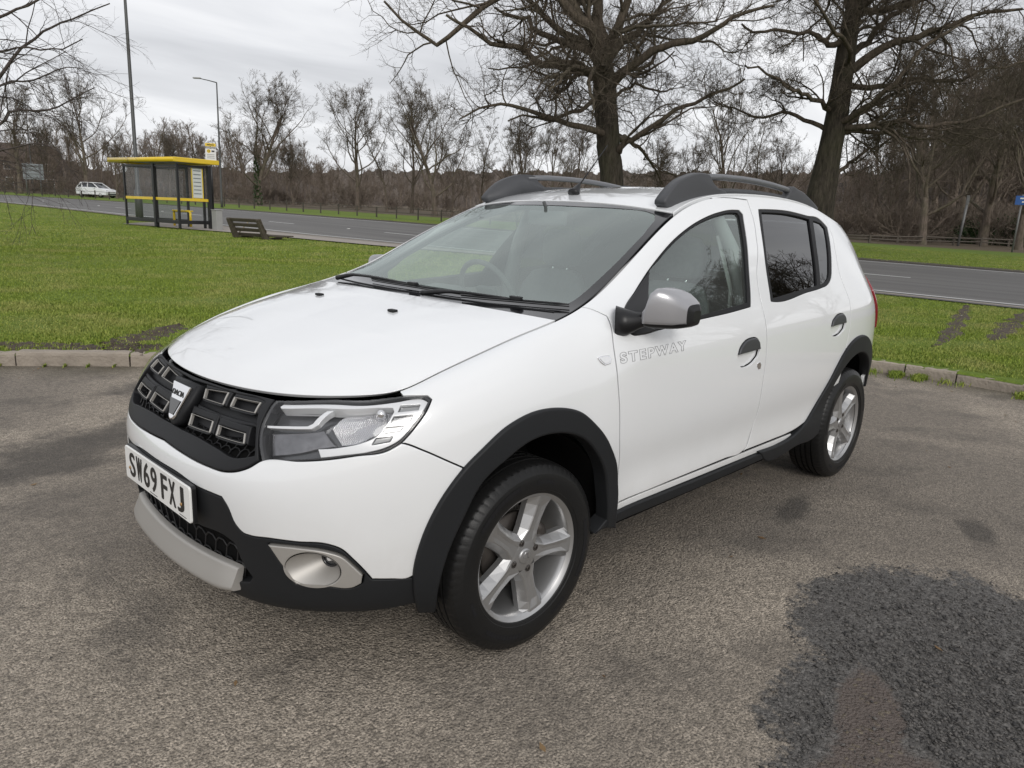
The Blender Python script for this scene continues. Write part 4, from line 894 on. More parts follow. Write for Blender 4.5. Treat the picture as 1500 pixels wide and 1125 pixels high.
def seat(x,y):
    st=thing('seat',None,None);st.parent=inte;st.location=(x,y,0)
    mb=MB();G=[]
    for z_,w_,d_,xo in ((.50,.23,.07,0),(.60,.245,.075,-.02),(.75,.25,.07,-.05),(.90,.24,.06,-.085),(1.02,.21,.055,-.115),(1.09,.16,.045,-.135),(1.105,.10,.03,-.14)):
        G.append([(xo+d_*math.cos(a)*(1 if math.cos(a)>0 else .8)+(.03*abs(math.sin(a))**4 if math.cos(a)>-.3 else 0),w_*np.sign(math.sin(a))*abs(math.sin(a))**.6,z_) for a in np.linspace(0,2*PI,25)[:-1]])
    mb.grid(G,closev=True);mb.add(G[-1],[tuple(range(24))]);mb.build('backrest',M['seat'],st)
    mb=MB();G=[]
    for z_,w_,d_ in ((1.125,.09,.03),(1.14,.125,.045),(1.20,.135,.05),(1.27,.13,.046),(1.31,.10,.035),(1.318,.05,.02)):
        G.append([(-.155+d_*math.cos(a),w_*np.sign(math.sin(a))*abs(math.sin(a))**.7,z_) for a in np.linspace(0,2*PI,25)[:-1]])
    mb.grid(G,closev=True);mb.add(G[-1],[tuple(range(24))]);mb.add(G[0],[tuple(range(24))]);hr=mb.build('headrest',M['seat'],st)
    mb=MB()
    for q in (-.05,.05): mb.tube([(-.14,q,1.08),(-.15,q,1.14)],.006,6)
    mb.build('headrest_post',M['chrome'],st)
    mb=MB();mb.box((.25,0,.50),(.52,.48,.16),b=.05);mb.build('seat_cushion',M['seat'],st)
seat(-1.32,.37);seat(-1.32,-.37)
mb=MB();mb.box((-2.28,0,.72),(.16,1.22,.62),b=.05);mb.box((-2.0,0,.50),(.5,1.2,.18),b=.05)
for q in (-.36,.36): mb.box((-2.34,q,1.10),(.09,.22,.14),b=.04)
mb.build('rear_bench',M['seat'],inte)
mb=MB()
for s in (1,-1):
    mb.tube([(-1.47,.76*s,.45),(-1.46,.75*s,1.0),(-1.44,.665*s,1.25),(-1.42,.56*s,1.43)],[.05,.045,.035,.03],8)
    mb.box((-.95,.80*s,.70),(1.05,.03,.55));mb.box((-1.80,.80*s,.72),(.5,.03,.55))
    mb.tube([(-.42,.70*s,1.09),(-.80,.615*s,1.29),(-1.08,.56*s,1.415)],[.02,.02,.02],6)
mb.build('cabin_trim',M['interior2'],inte)
mb=MB();G=[[tuple(np.array(rfn(u_,v_))-[0,0,.035]) for v_ in np.linspace(.02,.95,14)] for u_ in np.linspace(-.97,.97,12)];mb.grid(G);mb.build('headlining',M['interior2'],inte)
mb=MB();mb.box((-.93,0,1.375),(.03,.22,.065),b=.012);mb.tube([(-.93,0,1.40),(-.90,0,1.445)],.008,6);mb.build('interior_mirror',M['interior'],inte)
mb=MB();mb.tube([(-1.40,.60,1.33),(-1.40,.69,1.1),(-1.38,.72,.7)],.02,6,flat=.2);mb.build('seat_belt',M['interior2'],inte)
car_box=None

# ================================================================== SETTING
CC=np.array(CAM['c']);CR=np.array(CAM['r']);CU=np.array(CAM['u']);CF=np.array(CAM['fw']);FL=CAM['f']
VD=CF[:2]/np.linalg.norm(CF[:2])
TS=[-50,6,12,20,28,45,60,75,84,100,150,300,2000];TZ=[.105,.105,.15,.24,.36,.72,1.0,1.28,1.46,1.72,2.3,2.7,2.7]
def zt(x,y):
    s=(np.asarray(x)-CC[0])*VD[0]+(np.asarray(y)-CC[1])*VD[1];return np.interp(s,TS,TZ)
def ray(px,py):
    d=CF+CR*(px-750)/FL-CU*(py-562.5)/FL;return d/np.hypot(d[0],d[1])
def GP(px,py,tmax=400):
    "where the line of sight of a photo point meets the terrain"
    d=ray(px,py);t=1.0
    while t<tmax:
        P=CC+d*t
        if P[2]<zt(P[0],P[1]): return float(P[0]),float(P[1])
        t*=1.001
    return float(P[0]),float(P[1])
def AT(px,s):
    "terrain point in the direction of a photo column, s metres ahead"
    d=CF+CR*(px-750)/FL-CU*(284+(px+16)*.0435-562.5)/FL;d=d[:2];k=s/(d@VD);return float(CC[0]+d[0]*k),float(CC[1]+d[1]*k)
def HZ(xy,py):
    "height at plan position xy that shows at photo row py (approx. column of xy)"
    P=np.array([xy[0],xy[1],0.]);
    lo,hi=-5.,80.
    for _ in range(50):
        m=(lo+hi)/2;P[2]=m;d=P-CC;y=562.5-FL*(d@CU)/(d@CF)
        if y>py: lo=m
        else: hi=m
    return m
def SP(px,py,s):
    "space point on the sight line of a photo point at depth s"
    d=CF+CR*(px-750)/FL-CU*(py-562.5)/FL;k=s/(d[:2]@VD);return CC+d*k
def pline(P,n):
    P=np.array(P,float);d=np.concatenate([[0],np.cumsum(np.linalg.norm(np.diff(P,axis=0),axis=1))]);m=len(P)
    # smooth through Catmull-Rom
    out=[]
    for i in range(m-1):
        a,b,c,e=P[max(i-1,0)],P[i],P[i+1],P[min(i+2,m-1)]
        k=max(2,int(n*(d[i+1]-d[i])/d[-1]))
        for t in np.linspace(0,1,k,endpoint=False): out.append(.5*((2*b)+(c-a)*t+(2*a-5*b+4*c-e)*t*t+(3*b-a-3*c+e)*t**3))
    out.append(P[-1]);return np.array(out)
# ---------------------------------------------------------------- materials
def mix_rgb(nt,fac,a,b):
    m=N(nt,'ShaderNodeMix');m.data_type='RGBA'
    for sock,v in ((0,fac),(6,a),(7,b)):
        if isinstance(v,tuple): m.inputs[sock].default_value=(*v,1)
        elif isinstance(v,(int,float)): m.inputs[sock].default_value=v
        else: L(nt,v,m.inputs[sock])
    return m.outputs[2]
def ramp(nt,src,stops):
    r=N(nt,'ShaderNodeValToRGB');L(nt,src,r.inputs[0]);e=r.color_ramp.elements
    e[0].position=stops[0][0];e[0].color=(*([stops[0][1]]*3),1);e[1].position=stops[-1][0];e[1].color=(*([stops[-1][1]]*3),1)
    for p_,v in stops[1:-1]: q=e.new(p_);q.color=(v,v,v,1)
    return r.outputs[0]
def math_n(nt,op,a,b=None,c=None,clamp=False):
    m=N(nt,'ShaderNodeMath',operation=op);m.use_clamp=clamp
    for i,v in enumerate((a,b,c)):
        if v is None: continue
        if isinstance(v,(int,float)): m.inputs[i].default_value=v
        else: L(nt,v,m.inputs[i])
    return m.outputs[0]
def noise(nt,vec,scale,detail=5,rough=.55,dist=0):
    n=N(nt,'ShaderNodeTexNoise',Scale=float(scale),Detail=float(detail),Roughness=rough);n.inputs['Distortion'].default_value=dist;L(nt,vec,n.inputs['Vector']);return n.outputs[0]
def asphalt():
    m,nt,o=newmat('car_park_asphalt');b=N(nt,'ShaderNodeBsdfPrincipled');L(nt,b.outputs[0],o.inputs[0])
    g=N(nt,'ShaderNodeNewGeometry');V=g.outputs['Position']
    fine=noise(nt,V,150,3,.6);mid=noise(nt,V,42,4,.7);big=noise(nt,V,.55,5,.6,.6);big2=noise(nt,V,1.7,5,.6,.3)
    vo=N(nt,'ShaderNodeTexVoronoi',Scale=95.0);L(nt,V,vo.inputs['Vector'])
    vd=ramp(nt,vo.outputs['Distance'],[(.1,1),(.75,0)])
    vcol=N(nt,'ShaderNodeSeparateColor');L(nt,vo.outputs['Color'],vcol.inputs[0])
    # stone colour varies between stones
    st=mix_rgb(nt,vcol.outputs[0],ASP[0],ASP[1])
    st=mix_rgb(nt,ramp(nt,fine,[(.38,0),(.58,1)]),ASP[2],st)
    g2=noise(nt,V,22,5,.75);st=mix_rgb(nt,math_n(nt,'MULTIPLY',ramp(nt,g2,[(.38,1),(.52,0)]),.45),st,(.10,.088,.074));st=mix_rgb(nt,math_n(nt,'MULTIPLY',ramp(nt,mid,[(.52,0),(.68,1)]),.6),st,(.55,.48,.39))
    st=mix_rgb(nt,math_n(nt,'MULTIPLY',ramp(nt,big,[(.42,0),(.58,1)]),.55),st,(.12,.106,.092))
    st=mix_rgb(nt,math_n(nt,'MULTIPLY',ramp(nt,big2,[(.52,0),(.66,1)]),.45),st,(.08,.072,.064))
    # damp patch of broken surface near the camera, with a silty puddle in it
    sep=N(nt,'ShaderNodeSeparateXYZ');L(nt,V,sep.inputs[0])
    wn=math_n(nt,'MULTIPLY',math_n(nt,'SUBTRACT',noise(nt,V,3.0,6,.65),.5),1.0)
    def ell(cx,cy,a,b_,rot):
        c,s=math.cos(rot),math.sin(rot)
        dx=math_n(nt,'SUBTRACT',sep.outputs[0],cx);dy=math_n(nt,'SUBTRACT',sep.outputs[1],cy)
        u=math_n(nt,'ADD',math_n(nt,'MULTIPLY',dx,c/a),math_n(nt,'MULTIPLY',dy,s/a));v=math_n(nt,'ADD',math_n(nt,'MULTIPLY',dx,-s/b_),math_n(nt,'MULTIPLY',dy,c/b_))
        return math_n(nt,'SQRT',math_n(nt,'ADD',math_n(nt,'MULTIPLY',u,u),math_n(nt,'MULTIPLY',v,v)))
    dmin=None
    for e in DAMP:
        d=ell(*e);dmin=d if dmin is None else math_n(nt,'MINIMUM',dmin,d)
    sd_=None
    for e in STAIN:
        d=ell(*e);sd_=d if sd_ is None else math_n(nt,'MINIMUM',sd_,d)
    st=mix_rgb(nt,math_n(nt,'MULTIPLY',ramp(nt,math_n(nt,'ADD',sd_,math_n(nt,'MULTIPLY',wn,2.2)),[(.5,1),(1.15,0)]),.66),st,(.055,.050,.045))
    en=math_n(nt,'ADD',wn,math_n(nt,'MULTIPLY',math_n(nt,'SUBTRACT',noise(nt,V,28,4,.7),.5),.6));damp=ramp(nt,math_n(nt,'ADD',dmin,en),[(.88,1),(1.08,0)])
    pd=None
    for e in PUD:
        d=ell(*e);pd=d if pd is None else math_n(nt,'MINIMUM',pd,d)
    pud=ramp(nt,math_n(nt,'ADD',pd,en),[(.80,1),(1.15,0)])
    dcol=mix_rgb(nt,vcol.outputs[1],(.045,.043,.041),(.20,.19,.178));dcol=mix_rgb(nt,ramp(nt,mid,[(.4,0),(.7,1)]),dcol,(.062,.059,.056))
    pcol=mix_rgb(nt,ramp(nt,mid,[(.35,0),(.7,1)]),(.10,.078,.066),(.135,.106,.090))
    pcol=mix_rgb(nt,ramp(nt,vcol.outputs[2],[(.90,0),(.97,1)]),pcol,(.16,.13,.09))
    c=mix_rgb(nt,math_n(nt,'MULTIPLY',damp,.95),st,dcol);c=mix_rgb(nt,math_n(nt,'MULTIPLY',pud,.9),c,pcol)
    # moss and silt along the kerbs
    kd=N(nt,'ShaderNodeAttribute');kd.attribute_name='kerbdist'
    km=math_n(nt,'ADD',kd.outputs['Fac'],math_n(nt,'MULTIPLY',wn,.55))
    c=mix_rgb(nt,math_n(nt,'MULTIPLY',ramp(nt,km,[(.10,1),(.55,0)]),.65),c,(.070,.062,.036))
    L(nt,c,b.inputs['Base Color'])
    r=math_n(nt,'SUBTRACT',.85,math_n(nt,'MULTIPLY',damp,.30));r=math_n(nt,'SUBTRACT',r,math_n(nt,'MULTIPLY',pud,.22));L(nt,r,b.inputs['Roughness'])
    b.inputs['Specular IOR Level'].default_value=.35
    h=math_n(nt,'ADD',math_n(nt,'MULTIPLY',vd,.55),math_n(nt,'MULTIPLY',fine,.8));h=math_n(nt,'ADD',h,math_n(nt,'MULTIPLY',mid,1.1))
    bp=N(nt,'ShaderNodeBump',Strength=1.0,Distance=.011);L(nt,h,bp.inputs['Height']);L(nt,bp.outputs[0],b.inputs['Normal'])
    return m
def ground_mat():
    m,nt,o=newmat('grass_ground');b=N(nt,'ShaderNodeBsdfPrincipled');L(nt,b.outputs[0],o.inputs[0]);b.inputs['Roughness'].default_value=.9;b.inputs['Specular IOR Level'].default_value=.2
    g=N(nt,'ShaderNodeNewGeometry');V=g.outputs['Position']
    a=noise(nt,V,1.1,6,.65);f=noise(nt,V,24,4,.7);b2=noise(nt,V,.22,4,.6)
    c=mix_rgb(nt,ramp(nt,f,[(.3,0),(.7,1)]),(.080,.125,.014),(.175,.235,.034))
    c=mix_rgb(nt,math_n(nt,'MULTIPLY',ramp(nt,a,[(.45,0),(.7,1)]),.5),c,(.11,.15,.035))
    c=mix_rgb(nt,math_n(nt,'MULTIPLY',ramp(nt,b2,[(.42,0),(.62,1)]),.35),c,(.055,.10,.018))
    kd=N(nt,'ShaderNodeAttribute');kd.attribute_name='wild'
    w=math_n(nt,'ADD',kd.outputs['Fac'],math_n(nt,'MULTIPLY',math_n(nt,'SUBTRACT',a,.5),.5),clamp=True)
    c=mix_rgb(nt,ramp(nt,w,[(.4,0),(.6,1)]),c,mix_rgb(nt,f,(.055,.042,.026),(.15,.12,.085)))
    L(nt,c,b.inputs['Base Color']);bp=N(nt,'ShaderNodeBump',Strength=.8,Distance=.03);L(nt,f,bp.inputs['Height']);L(nt,bp.outputs[0],b.inputs['Normal'])
    return m
def attr_var(name,c0,c1,c2,rough=.7,trans=.0,spec=.3):
    "leaf/blade material: per-blade random attribute picks the shade"
    m,nt,o=newmat(name);b=N(nt,'ShaderNodeBsdfPrincipled');L(nt,b.outputs[0],o.inputs[0]);b.inputs['Roughness'].default_value=rough;b.inputs['Specular IOR Level'].default_value=spec
    a=N(nt,'ShaderNodeAttribute');a.attribute_name='rnd';g=N(nt,'ShaderNodeNewGeometry')
    big=noise(nt,g.outputs['Position'],.9,4,.6)
    c=mix_rgb(nt,a.outputs['Fac'],c0,c1);k=math_n(nt,'MULTIPLY',ramp(nt,math_n(nt,'ADD',big,math_n(nt,'MULTIPLY',a.outputs['Fac'],.16)),[(.52,0),(.78,1)]),.6);c=mix_rgb(nt,k,c,c2);L(nt,c,b.inputs['Base Color'])
    return m
E_={}
E_['grass']=attr_var('grass_blades',(.095,.150,.016),(.28,.345,.050),(.40,.36,.14))
E_['road']=None
def road_mat():
    m,nt,o=newmat('road_asphalt');b=N(nt,'ShaderNodeBsdfPrincipled');L(nt,b.outputs[0],o.inputs[0]);b.inputs['Roughness'].default_value=.75
    g=N(nt,'ShaderNodeNewGeometry');V=g.outputs['Position'];mp=N(nt,'ShaderNodeMapping');mp.inputs['Rotation'].default_value=(0,0,.08);mp.inputs['Scale'].default_value=(1.6,.07,1);L(nt,V,mp.inputs[0])
    t=noise(nt,mp.outputs[0],.9,5,.6);f=noise(nt,V,40,4,.7);b2=noise(nt,V,.3,4,.6)
    c=mix_rgb(nt,ramp(nt,t,[(.35,0),(.65,1)]),(.080,.077,.073),(.140,.136,.128));c=mix_rgb(nt,math_n(nt,'MULTIPLY',ramp(nt,f,[(.4,0),(.7,1)]),.4),c,(.07,.068,.068))
    c=mix_rgb(nt,math_n(nt,'MULTIPLY',b2,.3),c,(.12,.112,.105));L(nt,c,b.inputs['Base Color']);bp=N(nt,'ShaderNodeBump',Strength=.5,Distance=.01);L(nt,f,bp.inputs['Height']);L(nt,bp.outputs[0],b.inputs['Normal']);return m
def bark_mat(name,dark,light,moss,mossamt):
    m,nt,o=newmat(name);b=N(nt,'ShaderNodeBsdfPrincipled');L(nt,b.outputs[0],o.inputs[0]);b.inputs['Roughness'].default_value=.9;b.inputs['Specular IOR Level'].default_value=.2
    tc=N(nt,'ShaderNodeTexCoord');mp=N(nt,'ShaderNodeMapping');mp.inputs['Scale'].default_value=(1,1,.22);L(nt,tc.outputs['Object'],mp.inputs[0])
    f=noise(nt,mp.outputs[0],9,5,.7);p=noise(nt,tc.outputs['Object'],.8,4,.6)
    c=mix_rgb(nt,ramp(nt,f,[(.35,0),(.65,1)]),dark,light);c=mix_rgb(nt,math_n(nt,'MULTIPLY',ramp(nt,p,[(.42,0),(.62,1)]),mossamt),c,moss)
    L(nt,c,b.inputs['Base Color']);bp=N(nt,'ShaderNodeBump',Strength=.9,Distance=.06);L(nt,f,bp.inputs['Height']);L(nt,bp.outputs[0],b.inputs['Normal']);return m
E_['oak']=bark_mat('oak_bark',(.020,.017,.013),(.066,.056,.043),(.052,.055,.026),.35)
E_['oaktwig']=bark_mat('oak_twigs',(.050,.040,.031),(.140,.113,.086),(.06,.062,.034),.3)
E_['tree']=bark_mat('tree_bark',(.080,.064,.052),(.185,.150,.122),(.070,.075,.035),.4)
E_['twig']=bark_mat('birch_bark',(.045,.036,.033),(.11,.09,.083),(.09,.08,.07),.3)
E_['wood']=bark_mat('wood_twigs',(.125,.100,.080),(.26,.21,.172),(.080,.078,.045),.3)
E_['ivy']=attr_var('ivy_leaves',(.016,.035,.010),(.045,.075,.022),(.03,.05,.015),.5)
# ---------------------------------------------------------------- kerb line and ground sheets
KERB=pline([(34,-30),(20,-20),(10,-12),(4.5,-8.0),(2.0,-6.1),(.3,-4.83),(-.1,-4.55),(-.65,-4.17),(-1.9,-3.35),(-3.5,-2.45),(-5.0,-1.55),(-5.9,-.8),(-6.2,-.2),(-6.28,.45),(-6.25,1.1),(-6.1,3),(-5.5,8),(-4,16),(0,40)],420)
def tangents(P):
    T=np.gradient(P,axis=0);return T/np.linalg.norm(T,axis=1,keepdims=True)
KT=tangents(KERB);KN=np.stack([KT[:,1],-KT[:,0]],1)       # points away from the camera side?
if np.mean(((KERB-CC[:2])*KN).sum(1))<0: KN=-KN
def kdist(P):
    P=np.asarray(P);o=np.empty(len(P))
    for i in range(0,len(P),4000):
        o[i:i+4000]=np.sqrt(((P[i:i+4000,None]-KERB[None,::2])**2).sum(-1)).min(1)
    return o
def attr(me,name,vals,dom='POINT'):
    a=me.attributes.new(name,'FLOAT',dom);a.data.foreach_set('value',np.asarray(vals,np.float32))
# car park: flat sheet with gentle unevenness, on the camera side of the kerb
DAMP=[(-1.15,1.80,.60,.53,0),(-.55,1.86,.55,.38,0),(-.3,2.1,.6,.5,0),(-1.2,2.35,.75,.6,0)]
PUD=[(-.43,1.78,.34,.10,.38),(-.14,1.93,.36,.20,.35)]
STAIN=[(.22,-2.35,1.1,.30,.3),(.75,-1.95,.5,.22,-.3),(-2.3,1.62,.22,.10,.4),(-.9,-3.6,1.2,.25,.2),(-1.9,.9,.3,.08,.2)]
ASP=((.30,.258,.207),(.66,.57,.465),(.15,.130,.106))
def gridmesh(xs,ys,zf):
    X,Y=np.meshgrid(xs,ys,indexing='ij');V=np.stack([X,Y,zf(X,Y)],-1).reshape(-1,3);a,b=len(xs),len(ys)
    i=np.arange(a-1)[:,None]*b+np.arange(b-1)[None];F=np.stack([i,i+b,i+b+1,i+1],-1).reshape(-1,4);return V,F
xs=np.unique(np.concatenate([np.linspace(-60,-9,12),np.linspace(-9,9,130),np.linspace(9,60,12)]));ys=np.unique(np.concatenate([np.linspace(-60,-9,12),np.linspace(-9,9,130),np.linspace(9,60,12)]))
V,F=gridmesh(xs,ys,lambda X,Y:0*X)
me=mesh_np('car_park',V,F);attr(me,'kerbdist',kdist(V[:,:2]));tag(link('car_park',me,asphalt()),kind='structure')
# terrain beyond the kerb
ds=np.concatenate([[0,.03,.08,.15,.25],np.geomspace(.4,900,150)])
K2=KERB;cen=np.array([3.5,3.5]);DR=K2-cen;DR/=np.linalg.norm(DR,axis=1,keepdims=True)
X=K2[:,None,:]+DR[:,None,:]*ds[None,:,None]
hn=rng.normal(size=(X.shape[0],X.shape[1]))
Z=zt(X[...,0],X[...,1])+.012*np.sin(X[...,0]*2.1+np.sin(X[...,1]*1.7)*2)*(np.minimum(1,ds*2)*np.clip((5.5-ds)/2,0,1))[None]
Z[:,0]-=.02
V=np.concatenate([X,Z[...,None]],-1);a,b=X.shape[:2];i=np.arange(a-1)[:,None]*b+np.arange(b-1)[None];F=np.stack([i,i+b,i+b+1,i+1],-1).reshape(-1,4)
me=mesh_np('ground',V.reshape(-1,3),F[:,::-1])
# ---------------------------------------------------------------- roads
NEAR=pline([(-12.5,45),(-13.6,12),(-13.9,0),(-13.7,-8),(-13.2,-17),(-12.5,-24),(-12.0,-32),(-11.4,-42),(-10.4,-56),(-8.3,-72),(-4,-92),(6,-125),(22,-170)],160)
FAR=pline([(-26.0,45),(-26.9,12),(-27.0,0),(-26.9,-8),(-26.4,-20),(-25.9,-30),(-25.0,-40),(-23.8,-52),(-21.5,-67),(-18.8,-77),(-14,-92),(-3,-125),(14,-170)],160)
def resamp(P,n):
    d=np.concatenate([[0],np.cumsum(np.linalg.norm(np.diff(P,axis=0),axis=1))]);t=np.linspace(0,d[-1],n);return np.stack([np.interp(t,d,P[:,0]),np.interp(t,d,P[:,1])],1)
NR_,FR_=resamp(NEAR,260),resamp(FAR,260)
def across(t,i=None): return NR_*(1-t)+FR_*t
def strip(A,B,h,name,mat,cols=8,tagkind='structure'):
    T=np.linspace(0,1,cols);P=A[:,None]*(1-T[None,:,None])+B[:,None]*T[None,:,None];Z=zt(P[...,0],P[...,1])+h
    V=np.concatenate([P,Z[...,None]],-1);a,b=P.shape[:2];i=np.arange(a-1)[:,None]*b+np.arange(b-1)[None];F=np.stack([i,i+b,i+b+1,i+1],-1).reshape(-1,4)
    n=np.cross(V[1,0]-V[0,0],V[0,1]-V[0,0]);F=F if n[2]>0 else F[:,::-1]
    me=mesh_np(name,V.reshape(-1,3),F);o=link(name,me,mat)
    if tagkind: tag(o,kind=tagkind)
    return o
wild=np.zeros(a*b)
VV=V.reshape(-1,3)
s_=(VV[:,0]-CC[0])*VD[0]+(VV[:,1]-CC[1])*VD[1]
# rough ground starts beyond the far fence
def side_of_far(P):
    # metres beyond the far road edge (positive = beyond)
    o=np.empty(len(P));T=tangents(FR_);Nn=np.stack([-T[:,1],T[:,0]],1)
    if ((FR_[100]+Nn[100]-NR_[100])**2).sum()<((FR_[100]-Nn[100]-NR_[100])**2).sum(): Nn=-Nn
    for i in range(0,len(P),3000):
        d=P[i:i+3000,None]-FR_[None,::2];k=(d**2).sum(-1).argmin(1);o[i:i+3000]=(d[np.arange(len(k)),k]*Nn[::2][k]).sum(-1)
    return o
sb=side_of_far(VV[:,:2])
lim=np.interp(VV[:,1],[-60,-32,-20,0],[12,13,17,19]);wild=np.clip((sb-lim)/5+.5,0,1)
attr(me,'wild',wild);tag(link('ground',me,ground_mat()),kind='structure')
road=strip(NR_,FR_,.010,'road',road_mat(),14)
white=pbr('road_paint',(.62,.62,.60),.6,var=(9,.12),bump=(60,.3,.003))
def line_on(t,w,h,name,i0=0,i1=259,mat=None):
    wd=np.linalg.norm(FR_-NR_,axis=1)[:,None];A=across(t)[i0:i1];D=(FR_-NR_)[i0:i1]/wd[i0:i1]
    return strip(A-D*w/2,A+D*w/2,h,name,mat or white,2)
line_on(.055,.13,.015,'edge_line');line_on(.93,.13,.015,'edge_line')
# worn dirty margin between the far edge line and the verge
dirt=pbr('verge_dirt',(.060,.050,.040),.95,var=(5,.35),bump=(30,.8,.02))
strip(across(.968),across(1.0)+0*NR_,.015,'gutter',dirt,3)
r_=np.random.default_rng(77);DF=(FR_-NR_)/np.linalg.norm(FR_-NR_,axis=1)[:,None];strip(FR_-DF*.1,FR_+DF*(.85+.35*r_.random((260,1))),.022,'verge_edge',dirt,5)
dd=np.concatenate([[0],np.cumsum(np.linalg.norm(np.diff(NR_,axis=0),axis=1))])
mid=across(.50)
def mseg(t,y0,y1,w,name='lane_dash'):
    P=across(t);o=np.argsort(P[:,1]);yy=np.linspace(y0,y1,6);A=np.stack([np.interp(yy,P[o,1],P[o,0]),yy],1);T=tangents(A);Nn=np.stack([T[:,1],-T[:,0]],1)
    strip(A-Nn*w/2,A+Nn*w/2,.016,name,white,2)
for k in range(-2,15):
    y1=-3.9-k*9.0+ (0 if k<1 else 0)
    mseg(.43 if k<2 else .36-.0*k,y1-2.2,y1,.14)
mb=MB()
for k in range(-1,12):
    y=-8.6-k*9.0;P=across(.43 if k<2 else .36);o=np.argsort(P[:,1]);x=float(np.interp(y,P[o,1],P[o,0]));st=MB();st.box((x,y,float(zt(x,y))+.028),(.12,.10,.03),b=.01)
    tag(st.build('road_stud',white),'small white reflective stud set in the main road surface','road stud','reflective studs in the lane line')
# near kerb strip and pavement by the shelter
conc=pbr('pavement_concrete',(.29,.26,.23),.85,var=(3,.18),bump=(40,.4,.006))
i0=int(np.argmin(abs(NR_[:,1]+10)));i1=int(np.argmin(abs(NR_[:,1]+60)))
wdt=np.interp(NR_[i0:i1,1],[-60,-38,-31.5,-30,-24,-17,-12],[.2,.25,.5,3.4,1.9,1.3,.3])[:,None]
DN=(NR_-FR_)/np.linalg.norm(NR_-FR_,axis=1)[:,None]
strip(NR_[i0:i1],NR_[i0:i1]+DN[i0:i1]*wdt,.035,'pavement',conc,4)
kst=pbr('kerb_stone',(.29,.25,.205),.85,var=(6,.3),bump=(35,.9,.012))
j0=int(np.argmin(abs(NR_[:,1]-20)));strip(NR_[j0:i1],NR_[j0:i1]+DN[j0:i1]*.14,.045,'road_kerb',kst,2)
# ---------------------------------------------------------------- car park kerb: separate stones
kd_=np.concatenate([[0],np.cumsum(np.linalg.norm(np.diff(KERB,axis=0),axis=1))])
def kpt(d): 
    x=np.interp(d,kd_,KERB[:,0]);y=np.interp(d,kd_,KERB[:,1]);tx=np.interp(d,kd_,KT[:,0]);ty=np.interp(d,kd_,KT[:,1]);return np.array([x,y]),np.array([tx,ty])/np.hypot(tx,ty)
dL=kd_[np.argmin(((KERB-[4.5,-8])**2).sum(1))];dR=kd_[np.argmin(((KERB-[-5.7,7])**2).sum(1))]
d=dL;kk=0;rk_=np.random.default_rng(5)
kgrp='concrete kerb stones between the car park and the grass'
while d<dR:
    ln=.915*rk_.uniform(.82,1.0) if rk_.random()<.75 else .45
    rows_=[];hgt=.115+rk_.normal()*.006;tilt=rk_.normal()*.006
    nseg=14;prof=[(-.062,-.05),(-.066,.0),(-.066,hgt-.03),(-.060,hgt-.012),(-.046,hgt-.002),(-.030,hgt),(.02,hgt),(.052,hgt-.002),(.060,hgt-.01),(.062,-.05)]
    G=[]
    for q in range(nseg+1):
        c,t_=kpt(d+.006+(ln-.012)*q/nseg);n_=np.array([t_[1],-t_[0]]);n_=n_ if (c-CC[:2])@n_>0 else -n_
        wear=.010*abs(math.sin((d+q*.3)*7.3))*(rk_.random()**2)
        G.append([(c[0]+n_[0]*(a+.062+rk_.normal()*.0018),c[1]+n_[1]*(a+.062+rk_.normal()*.0018),z+tilt*(q/nseg-.5)*(z>0)-(wear+abs(rk_.normal())*.002 if z>hgt-.04 else 0)) for a,z in prof])
    st=MB();st.grid(G,smooth=False);st.add(G[0],[tuple(range(len(prof)))]);st.add(G[-1],[tuple(range(len(prof)))])
    o=st.build('kerb_stone',kst);tag(o,'weathered concrete kerb stone in the row edging the car park','kerb stone',kgrp)
    d+=ln;kk+=1
# ---------------------------------------------------------------- mud and grass
mudm=pbr('mud',(.070,.052,.038),.85,var=(7,.45),bump=(40,1.0,.02))
def mud_patch(name,pts,w,seed,h=.012):
    r=np.random.default_rng(seed);P=pline([GP(*q) for q in pts],60);T=tangents(P);Nn=np.stack([T[:,1],-T[:,0]],1)
    k=np.linspace(0,1,len(P));ws=w*np.sin(np.pi*np.clip(k,.03,.97))**.5*(1+.35*np.sin(k*37+seed)+.25*r.normal(size=len(P)));G=[]
    for i in range(len(P)):
        row=[]
        for t in np.linspace(-1,1,9):
            q=P[i]+Nn[i]*ws[i]*t*.5;row.append((q[0],q[1],float(zt(q[0],q[1]))+h+.014*(1-abs(t))*r.normal()-.02*(abs(t)>.9)))
        G.append(row)
    m_=MB();m_.grid(G);return tag(m_.build(name,mudm),kind='structure'),P,ws
MUDS=[]
for sd,(pts,w) in enumerate([([(1416,448),(1400,478),(1380,502),(1364,509)],.22),([(1505,458),(1478,480),(1452,500)],.30),([(-20,504),(30,507),(85,508),(150,512)],.30),([(150,505),(195,500),(240,486),(262,478)],.38),([(165,508),(200,511),(236,508)],.34)]):
    MUDS.append(mud_patch('mud',pts,w,sd)[1:])
